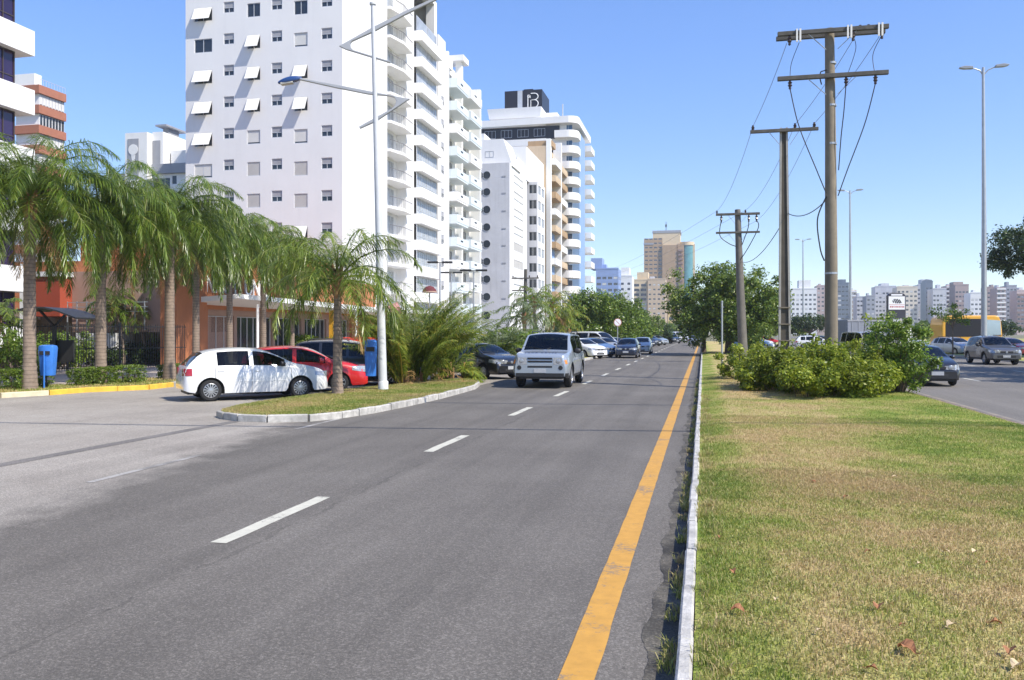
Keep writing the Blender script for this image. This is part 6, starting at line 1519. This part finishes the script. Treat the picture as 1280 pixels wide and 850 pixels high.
    for a in S['axles']:
        for sd in (-1,1):
            w = link(bpy.data.objects.new('wheel', tm), t); w.location = (a+xo, sd*(s.W2-S.get('tw',.19)/2-.025), S['r']); w.rotation_euler = (0, random.Random(a*7+sd+x).uniform(0,6), 0 if sd < 0 else math.pi)
            link(bpy.data.objects.new('rim', rm), w); link(bpy.data.objects.new('brake_disc', bm), w)
    # lamps, mirrors, handles, bumpers, plates
    zl0, zl1, hl = S['hl']
    for sd in (-1,1):
        m = MB(); s.sidepatch(m, L-hl, L-.004, lambda u: zl0+(zl1-zl0)*(.35*(1-u)), lambda u: zl1, sd, .007)
        yo = s.y_at(L,(zl0+zl1)/2); w_ = S.get('hlw',.30)
        vs = [(L+.006,sd*(s.y_at(L,zl0)+.004),zl0),(L+.006,sd*(yo-w_),zl0+(zl1-zl0)*.1),(L+.006,sd*(yo-w_*1.05),zl1-(zl1-zl0)*.25),(L+.006,sd*(s.y_at(L,zl1)+.004),zl1-.005)]
        if S.get('boxlamp'): vs = [(L+.006,sd*(yo+.003),zl0),(L+.006,sd*(yo-w_),zl0),(L+.006,sd*(yo-w_),zl1),(L+.006,sd*(yo+.003),zl1)]
        m.add(vs, [(0,1,2,3) if sd < 0 else (3,2,1,0)]); m.v = [(a+xo,c,e) for a,c,e in m.v]; h = part('headlight', m, LAMPG, t, smooth=30)
        m = MB(); yc = yo-w_*.42; zc = (zl0+zl1)/2; m.lathe([(.075,L+.009),(.06,L+.016),(0,L+.02)], 14, (xo,sd*yc,zc), 'x'); part('bulb', m, RIM, h)
        if S.get('amber'):
            m = MB(); s.sidepatch(m, L-.11, L-.03, zl0+.03, zl1-.08, sd, .012); m.v = [(a+xo,c,e) for a,c,e in m.v]; part('indicator', m, AMBER, h)
        z0, z1, tl = S['tl']; m = MB(); s.sidepatch(m, .004, tl, z0, z1, sd, .008); yo = s.y_at(0,(z0+z1)/2)
        m.add([(-.006,sd*(yo+.004),z0),(-.006,sd*(yo-.16),z0),(-.006,sd*(yo-.16),z1),(-.006,sd*(yo+.004),z1)], [(3,2,1,0) if sd < 0 else (0,1,2,3)]); m.v = [(a+xo,c,e) for a,c,e in m.v]; part('tail_light', m, TAIL, t, smooth=30)
        mx = S['win'][-1][1]-.12; zb = float(np.interp(mx,s.bx,s.bz)); ym = s.y_at(mx,zb+.03)
        m = MB(); q_ = S.get('msz',1.); vs = []; 
        for k in range(10):
            a = 2*math.pi*k/10; vs.append((math.cos(a), math.sin(a)))
        def ring(xx, sc_): return [(xo+mx+xx, sd*(ym+.13+.10*q_*c_*sc_), zb+.10+.075*q_*e_*sc_) for c_,e_ in vs]
        R_ = ring(-.05,.97)+ring(0.,1.)+ring(.06,.8)+ring(.085,.4); m.add(R_, [(r_*10+k,r_*10+(k+1)%10,(r_+1)*10+(k+1)%10,(r_+1)*10+k) for r_ in range(3) for k in range(10)]+[tuple(range(10))[::-1], tuple(30+k for k in range(10))])
        m.bar((xo+mx,sd*(ym-.02),zb+.05),(xo+mx,sd*(ym+.08),zb+.08),.05,.03); part('mirror', m, S.get('mirror') or pm, t, smooth=50)
        for hx in S.get('handles',[]):
            zz = float(np.interp(hx,s.bx,s.bz))-.10; m = MB(); m.cbox((xo+hx,sd*(s.y_at(hx,zz)+.012),zz),(.17,.028,.028)); part('door_handle', m, pm if not S.get('blackhandles') else BLACKPL, t, bevel=.008)
        if S.get('strip'):
            m = MB(); s.sidepatch(m, S['axles'][0]+S['r']*1.4, S['axles'][1]-S['r']*1.4, S['strip'], S['strip']+.045, sd, .010, 12, 2); m.v = [(a+xo,c,e) for a,c,e in m.v]; part('rub_strip', m, pm, t)
    yw = s.y_at(L,.5)
    for z0,z1,k in S['grille']: m = MB(); m.box(L+xo-.03,L+xo+.008,-yw*k,yw*k,z0,z1); g = part('grille', m, BLACKPL, t, bevel=.01)
    if S.get('badge'): m = MB(); m.lathe([(.06,L+.008),(.05,L+.02),(0,L+.02)],16,(xo,0,S['badge']),'x'); part('badge', m, RIM, t)
    zp = S.get('plate_f',.42); m = MB(); m.box(L+xo,L+xo+.02,-.2,.2,zp-.065,zp+.065); part('number_plate', m, PLATE, t)
    m = MB(); m.box(xo-.015,xo+.01,-.2,.2,S.get('plate_r',.55)-.065,S.get('plate_r',.55)+.065); part('number_plate', m, PLATE, t)
    if S.get('bumperline'):
        m = MB(); z0,z1 = S['bumperline']
        m.box(L+xo-.04,L+xo+.012,-yw*.97,yw*.97,z0,z1)
        for sd in (-1,1): s.sidepatch(m, L-.28, L-.004, z0, z1, sd, .008)
        n0 = 8; m.v = m.v[:n0] + [(a+xo,c,e) for a,c,e in m.v[n0:]]; part('bumper_trim', m, BLACKPL, t)
    if S.get('rack'):
        for sd in (-1,1):
            m = MB(); x0,x1 = S['rack']; zz = max(s.tz); yy = s.sec((x0+x1)/2)[8][0]-.03
            m.tube([(xo+x0,sd*yy,zz-.06),(xo+x0+.15,sd*yy,zz+.02),(xo+x1-.15,sd*yy,zz+.02),(xo+x1,sd*yy,zz-.06)],.02,6); part('roof_rail', m, BLACKPL, t)
    for sd in (-1,1):
        m = MB(); a = S['ws'][1]; zz = float(np.interp(a-.02,s.tx,s.tz))+.02; m.bar((xo+a+.02,sd*.05,zz-.01),(xo+a-.18,sd*.55-.3,zz+.07),.02,.02) if S.get('wipers',True) else None
        if m.v: part('wiper', m, BLACKPL, t)
    return t, s
HATCH = dict(L=4.0,W=1.68,sill=.21,r=.295,axles=(.68,3.15),tw=.18,top=[(0,.60),(.02,.82),(.10,.98),(.36,1.27),(.62,1.40),(1.2,1.455),(1.75,1.46),(2.2,1.41),(2.62,1.22),(3.02,1.00),(3.4,.945),(3.75,.85),(3.93,.72),(4.0,.56)],
  belt=[(0,.90),(.7,.93),(2.8,.90),(3.2,.86),(3.8,.74),(4.0,.52)], ws=[2.22,2.98], rw=[.10,.50], win=[(.86,1.72),(1.84,2.72)], seams=[.80,1.78,2.88], hl=(.60,.76,.42), tl=(.70,.90,.20), grille=[(.60,.70,.45),(.30,.42,.55)], badge=.68, handles=[.95,1.93], spokes=14, plate_f=.46, plate_r=.62, bpost=False, strip=.52)
SEDAN = dict(HATCH, L=4.2, axles=(.85,3.4), top=[(0,.60),(.03,.86),(.12,.98),(.55,1.02),(.85,1.10),(1.25,1.36),(1.7,1.44),(2.1,1.44),(2.5,1.38),(2.9,1.18),(3.25,1.00),(3.6,.94),(3.95,.84),(4.13,.70),(4.2,.56)],
  belt=[(0,.88),(.8,.92),(3.0,.90),(3.4,.86),(4.0,.74),(4.2,.52)], ws=[2.5,3.2], rw=[.82,1.28], win=[(1.15,1.95),(2.06,2.95)], seams=[1.1,2.0,3.1], handles=[1.2,2.15], strip=None, hl=(.58,.76,.45))
WAGON = dict(SEDAN, top=[(0,.60),(.02,.9),(.10,1.05),(.36,1.38),(.6,1.46),(1.4,1.50),(2.1,1.49),(2.5,1.42),(2.95,1.20),(3.32,1.02),(3.65,.95),(3.98,.84),(4.14,.70),(4.2,.56)], rw=[.1,.5], win=[(.55,1.05),(1.12,1.95),(2.06,2.98)], rack=(.8,2.3))
SUVB = dict(L=4.85,W=1.95,sill=.34,r=.385,axles=(.98,3.87),tw=.25,top=[(0,.9),(.01,1.35),(.06,1.62),(.2,1.79),(.6,1.86),(1.5,1.89),(2.4,1.885),(2.9,1.86),(3.13,1.77),(3.56,1.37),(3.72,1.245),(4.1,1.225),(4.6,1.195),(4.80,1.15),(4.845,1.04),(4.85,.9)],
  belt=[(0,1.10),(2.0,1.14),(3.5,1.13),(4.3,1.08),(4.7,1.02),(4.85,.84)], plan=[(0,.88),(.05,.94),(.2,.98),(.6,1),(4.0,1),(4.5,.985),(4.72,.955),(4.81,.92),(4.85,.87)], ws=[2.98,3.68], rw=[.06,.19], win=[(.25,1.0),(1.1,1.98),(2.1,3.22)], seams=[1.03,2.04,3.35], hl=(.80,1.04,.34), hlw=.30, boxlamp=True, amber=True, tl=(.9,1.25,.12),
  grille=[(.975,1.04,.50),(.87,.94,.50),(.70,.765,.50),(.40,.50,.55)], handles=[1.25,2.3], spokes=7, plate_f=.60, plate_r=.8, tumb=.17, clad=True, bumperline=(.40,.52), mirror=BLACKPL, msz=1.35, blackpillars=False, rack=(.6,2.4), bpost=True)
SUVS = dict(SUVB, L=4.35,W=1.83,sill=.30,r=.34,axles=(.80,3.43),top=[(0,.8),(.02,1.1),(.12,1.35),(.35,1.58),(.7,1.66),(1.5,1.69),(2.1,1.67),(2.45,1.6),(2.95,1.26),(3.2,1.11),(3.6,1.06),(4.0,.97),(4.25,.86),(4.33,.76),(4.35,.66)],
  belt=[(0,1.0),(2.0,1.04),(3.1,1.02),(3.8,.94),(4.2,.82),(4.35,.62)], plan=[(0,.82),(.06,.92),(.2,.97),(.6,1),(3.6,1),(4.0,.97),(4.22,.92),(4.3,.86),(4.35,.78)], ws=[2.42,3.16], rw=[.1,.42], win=[(.55,1.0),(1.08,1.85),(1.95,2.9)], seams=[1.03,1.9,2.98], hl=(.70,.88,.4), boxlamp=False, amber=False, tl=(.85,1.15,.2), grille=[(.68,.80,.5),(.42,.56,.7)], badge=.74, handles=[1.2,2.1], plate_f=.5, bumperline=None, spokes=6, msz=1.1, tumb=.3)
MPV = dict(HATCH, L=4.4, W=1.75, axles=(.8,3.45), r=.31, top=[(0,.7),(.02,1.0),(.1,1.2),(.3,1.52),(.6,1.60),(1.4,1.63),(2.1,1.60),(2.6,1.45),(3.1,1.16),(3.35,1.04),(3.8,.95),(4.15,.84),(4.33,.70),(4.4,.56)], belt=[(0,.95),(.8,1.0),(3.1,.96),(3.6,.88),(4.2,.74),(4.4,.52)], ws=[2.5,3.28], rw=[.08,.34], win=[(.4,1.05),(1.15,1.95),(2.05,2.98)], seams=[1.1,2.0,3.1], handles=[1.2,2.2], strip=None, rack=(.7,2.2), plan=None)
MPV.pop('plan')
MPV['glass'] = DARKTINT
VAN = dict(HATCH, glass=DARKTINT, L=4.9, W=1.95, axles=(.95,3.9), r=.33, sill=.28, top=[(0,.9),(.01,1.6),(.04,1.88),(.2,1.94),(1.5,1.96),(3.2,1.95),(3.55,1.88),(4.0,1.50),(4.3,1.22),(4.5,1.12),(4.75,1.0),(4.87,.85),(4.9,.6)], belt=[(0,1.15),(3.8,1.15),(4.3,1.05),(4.7,.9),(4.9,.56)], ws=[3.5,4.28], rw=[.02,.1], win=[(.2,1.2),(1.35,2.6),(2.75,3.85)], seams=[1.28,2.67,3.95], handles=[2.5,2.95], strip=None, hl=(.72,.92,.35), tl=(.9,1.3,.1), tumb=.14, grille=[(.7,.8,.5),(.35,.45,.6)], bpost=False)
def at(px, py): return G(px, py)
# white hatchback, side on
def put(px, d): return P(px, d)
ROW = YAW + R(20)
gol, s_ = car('parked_car', 'white hatchback parked side on at the end of the island', dict(HATCH, L=4.0, mirror=BLACKPL), P_WHITE, *put(316.5,24.5), YAW+R(30), group='parked cars beside the island')
red, _ = car('parked_car', 'bright red hatchback parked between the white hatchback and the young palm', dict(HATCH, L=4.05, spokes=8, hl=(.62,.82,.5), strip=None), P_RED, *put(378,27.2), YAW+R(14), group='parked cars beside the island')
suv, _ = car('parked_car', 'black people carrier with roof rails parked behind the red hatchback', dict(MPV, L=4.75, axles=(.9,3.75), top=[(a*4.75/4.4,c*1.0) for a,c in MPV['top']], belt=[(a*4.75/4.4,c) for a,c in MPV['belt']], ws=[2.7,3.54], win=[(.45,1.15),(1.25,2.1),(2.2,3.22)], seams=[1.2,2.15,3.35], r=.345, spokes=9), P_BLACK, *put(445,30.8), YAW+R(5), group='parked cars beside the island')
c4, _ = car('parked_car', 'black hatchback whose nose shows right of the white lamp mast', dict(HATCH, strip=None), P_BLACK, *put(476,33.4), YAW-R(6), group='parked cars beside the island')
cor, _ = car('car', 'black compact hatchback nosing out of the side opening behind the silver off-roader', dict(HATCH, strip=None, W=1.66, hl=(.62,.80,.5)), P_BLACK, *put(602,35.6), R(-38))
dis, ds = car('off_roader', 'silver boxy off-roader driving towards the viewer on the near carriageway', SUVB, P_SILVER, *put(689,30.7), R(-90)+R(1), cat='off-roader')
tc_ = bpy.data.curves.new('bonnet_lettering','FONT'); tc_.body = 'LAND ROVER'; tc_.size = .125; tc_.extrude = .004; tc_.align_x = 'CENTER'; tc_.space_character = 1.5
to = bpy.data.objects.new('bonnet_lettering', tc_); COL.objects.link(to); bpy.context.view_layer.update(); me = bpy.data.meshes.new_from_object(to); bpy.data.objects.remove(to); me.materials.clear(); me.materials.append(M('lettering_navy',(.04,.06,.16),.4,0))
lo = link(bpy.data.objects.new('bonnet_lettering', me), dis); zz_ = lambda q_: float(np.interp(q_, ds.tx, ds.tz)); lo.location = (SUVB['L']/2-.17, 0, zz_(SUVB['L']-.17)+.012); lo.rotation_euler = (math.atan2(zz_(4.56)-zz_(4.70),.14),0,R(90)); lo.scale = (1.05,1,1)
for sd in (-1,1):
    m = MB(); m.lathe([(.075,SUVB['L']/2-.0),(.07,SUVB['L']/2+.012),(0,SUVB['L']/2+.012)],16,(0,sd*.70,.70),'x'); part('fog_lamp', m, BLACKPL, dis)
car('car', 'grey compact off-roader coming towards the viewer on the opposite carriageway', SUVS, P_GREY, *put(1240,50.5), R(-90)+R(3))
car('car', 'black sedan half hidden behind the tall shrub on the opposite carriageway', dict(SEDAN), P_BLACK, *put(1149,31.4), R(-90)+R(3))
# traffic and parked rows farther on
far = 'cars parked far along the verge'; trf = 'cars driving along the avenue'
car('car', 'dark navy hatchback driving towards the viewer beyond the silver off-roader', HATCH, P_NAVY, *put(785,63), R(-90), group=trf)
car('car', 'silver hatchback just behind the dark navy hatchback in traffic', HATCH, P_SILVER, *put(803,74), R(-90), group=trf)
car('car', 'silver sedan driving far down the middle of the avenue', SEDAN, P_SILVER, *put(867.5,118), R(90), group=trf)
car('car', 'dark sedan far down the avenue at the median edge', SEDAN, P_BLACK, *put(874,150), R(90), group=trf)
car('car', 'white hatchback farthest down the avenue', HATCH, P_WHITE, *put(862,190), R(-90), group=trf)
car('parked_van', 'white passenger van parked behind the roof of the silver off-roader', VAN, P_WHITE, *put(740,73), R(-28), cat='van')
car('parked_car', 'blue hatchback parked before the white van', HATCH, P_BLUE, *put(741,64.5), R(-38), group=far)
car('parked_car', 'pale gold wagon parked between the blue hatchback and the white van', WAGON, P_BEIGE, *put(753,69), R(-38), group=far)
car('parked_car', 'silver sedan parked at the nose of the white van', SEDAN, P_SILVER, *put(768,77), R(-38), group=far)
car('parked_car', 'white hatchback showing at the shoulder of the silver off-roader', HATCH, P_WHITE, *put(727,61.5), R(-40), group=far)
car('parked_car', 'dark blue sedan parked under the far shrubs', SEDAN, P_NAVY, *put(801,108), R(-38), group=far)
car('parked_car', 'black wagon next to the far dark blue sedan', WAGON, P_BLACK, *put(810,116), R(-38), group=far)
car('parked_car', 'silver hatchback last of the far group under the shrubs', HATCH, P_SILVER, *put(819,124), R(-38), group=far)
car('parked_car', 'black tall wagon standing at the far verge edge', MPV, P_BLACK, *put(839,140), R(-60), group=far)
car('parked_van', 'white van behind the far black tall wagon', VAN, P_WHITE, *put(845,158), R(-60), cat='van')
side = 'cars across the opposite carriageway'
for px,d,S,pm,rz,lb in [(1192,70,WAGON,P_SILVER,-70,'silver wagon waiting behind the sapling'),(1262,66,HATCH,P_RED,-70,'red hatchback at the right edge under the drooping tree'),(944,96,HATCH,P_WHITE,-30,'white hatchback far off left of the round grey pole foot'),(957,104,HATCH,P_RED,-10,'dark red car in the shade left of the latticed post'),
      (940,92,SEDAN,P_BLUE,0,'blue sedan half hidden beyond the hedge end'),(1018,96,WAGON,P_WHITE,0,'white wagon between the latticed post and the round concrete pole'),(1028,105,HATCH,P_NAVY,-10,'dark car right of the white wagon behind the hedge'),(1082,57,VAN,P_BEIGE,-78,'pale van with dark windows seen over the hedge top'),(1114,75,HATCH,P_WHITE,-60,'white hatchback right of the van seen over the hedge'),(1135,100,SEDAN,P_SILVER,0,'silver sedan far behind the tall shrub')]:
    car('car' if S is not VAN else 'van', lb, S, pm, *put(px,d), R(rz), group=side, cat='car' if S is not VAN else 'van')
# grey box truck
x, y = put(1076,62); tr = thing('box_truck', 'grey box truck standing beyond the hedge with a plain ribbed body', 'truck', (x,y,0), YAW+R(4)); s_ = 62/F
m = MB(); w_ = 27*s_; zt = Z(400,62); m.box(-w_,w_,-1.2,1.2,.9,zt); part('cargo_box', m, M('truck_box_grey',(.26,.28,.33),.5,.08,1,stain=.3), tr, bevel=.04)
m = MB(); [m.box(-w_+.3+i*.5,-w_+.34+i*.5,-1.225,-1.2,.95,zt-.1) for i in range(int((2*w_-.4)/.5))]; m.box(-w_,w_,-1.23,-1.2,zt-.12,zt-.002); part('ribs', m, GREY, tr)
m = MB(); m.box(w_+.05,w_+1.7,-1.1,1.1,.7,2.3); part('cab', m, P_WHITE, tr, bevel=.15); tm, rm, bm = wheel_meshes(.45,.3,6)
for a in (-w_*.6,w_+.9):
    for sd in (-1,1): w = link(bpy.data.objects.new('wheel', tm), tr); w.location = (a,sd*.95,.45); w.rotation_euler = (0,0,0 if sd < 0 else math.pi); link(bpy.data.objects.new('rim', rm), w)
m = MB(); m.box(-w_,w_+1.5,-.5,.5,.55,.88); part('chassis', m, BLACKPL, tr)
# yellow bus
x, y = put(1207,74); s_ = 74/F; bu = thing('bus', 'orange yellow coach with long dark side glazing behind the sapling', 'bus', (x,y,0), YAW+R(-4)); Lb = 72*s_; W_ = 2.5; hb = Z(394.5,74)
m = MB(); m.extr([(-Lb/2,.45),(Lb/2-.05,.45),(Lb/2,.9),(Lb/2,1.6),(Lb/2-.12,hb-.5),(Lb/2-.3,hb-.08),(Lb/2-.6,hb),(-Lb/2+.5,hb),(-Lb/2+.1,hb-.2),(-Lb/2,hb-.8)], (0,0,0),(1,0,0),(0,0,1),(0,1,0),W_); part('body', m, P_YEL, bu, bevel=.1)
m = MB(); m.extr([(-Lb/2+.3,1.5),(Lb*.16,1.5),(Lb*.16,hb-.3),(-Lb/2+.6,hb-.3),(-Lb/2+.3,hb-.7)], (0,-W_/2-.01,0),(1,0,0),(0,0,1),(0,1,0),.03); part('side_window', m, BLACKP, bu)
m = MB(); m.extr([(Lb*.20,1.6),(Lb*.47,1.6),(Lb*.46,hb-.45),(Lb*.20,hb-.35)], (0,-W_/2-.01,0),(1,0,0),(0,0,1),(0,1,0),.03); part('side_window', m, M('reflecting_glass',(.35,.45,.6),.1,.1,1,metal=.6), bu)
m = MB(); m.box(Lb/2-.03,Lb/2+.012,-W_/2+.15,W_/2-.15,1.5,hb-.5); part('windshield', m, GLASS, bu)
for a in (-Lb*.3,Lb*.32):
    for sd in (-1,1): w = link(bpy.data.objects.new('wheel', tm), bu); w.location = (a,sd*(W_/2-.17),.45); w.rotation_euler = (0,0,0 if sd < 0 else math.pi); link(bpy.data.objects.new('rim', rm), w)
for sd in (-1,1): m = MB(); m.box(Lb/2-.03,Lb/2+.02,sd*.95-.15,sd*.95+.15,.85,1.05); part('headlight', m, LAMPG, bu)
# ------------------------------------------------------------------ the air over the bay
hz = MB(); hz.box(-420,420,-60,780,-1.2,95)
hm = bpy.data.materials.new('haze_air'); hm.use_nodes = True; ht = hm.node_tree; ht.nodes.remove(ht.nodes['Principled BSDF'])
pv = ht.nodes.new('ShaderNodeVolumePrincipled'); pv.inputs['Color'].default_value = (.86,.92,1,1); pv.inputs['Density'].default_value = .0003; pv.inputs['Anisotropy'].default_value = .2
ht.links.new(pv.outputs[0], ht.nodes['Material Output'].inputs['Volume'])
ho = struct('haze', hz, hm, 'stuff')
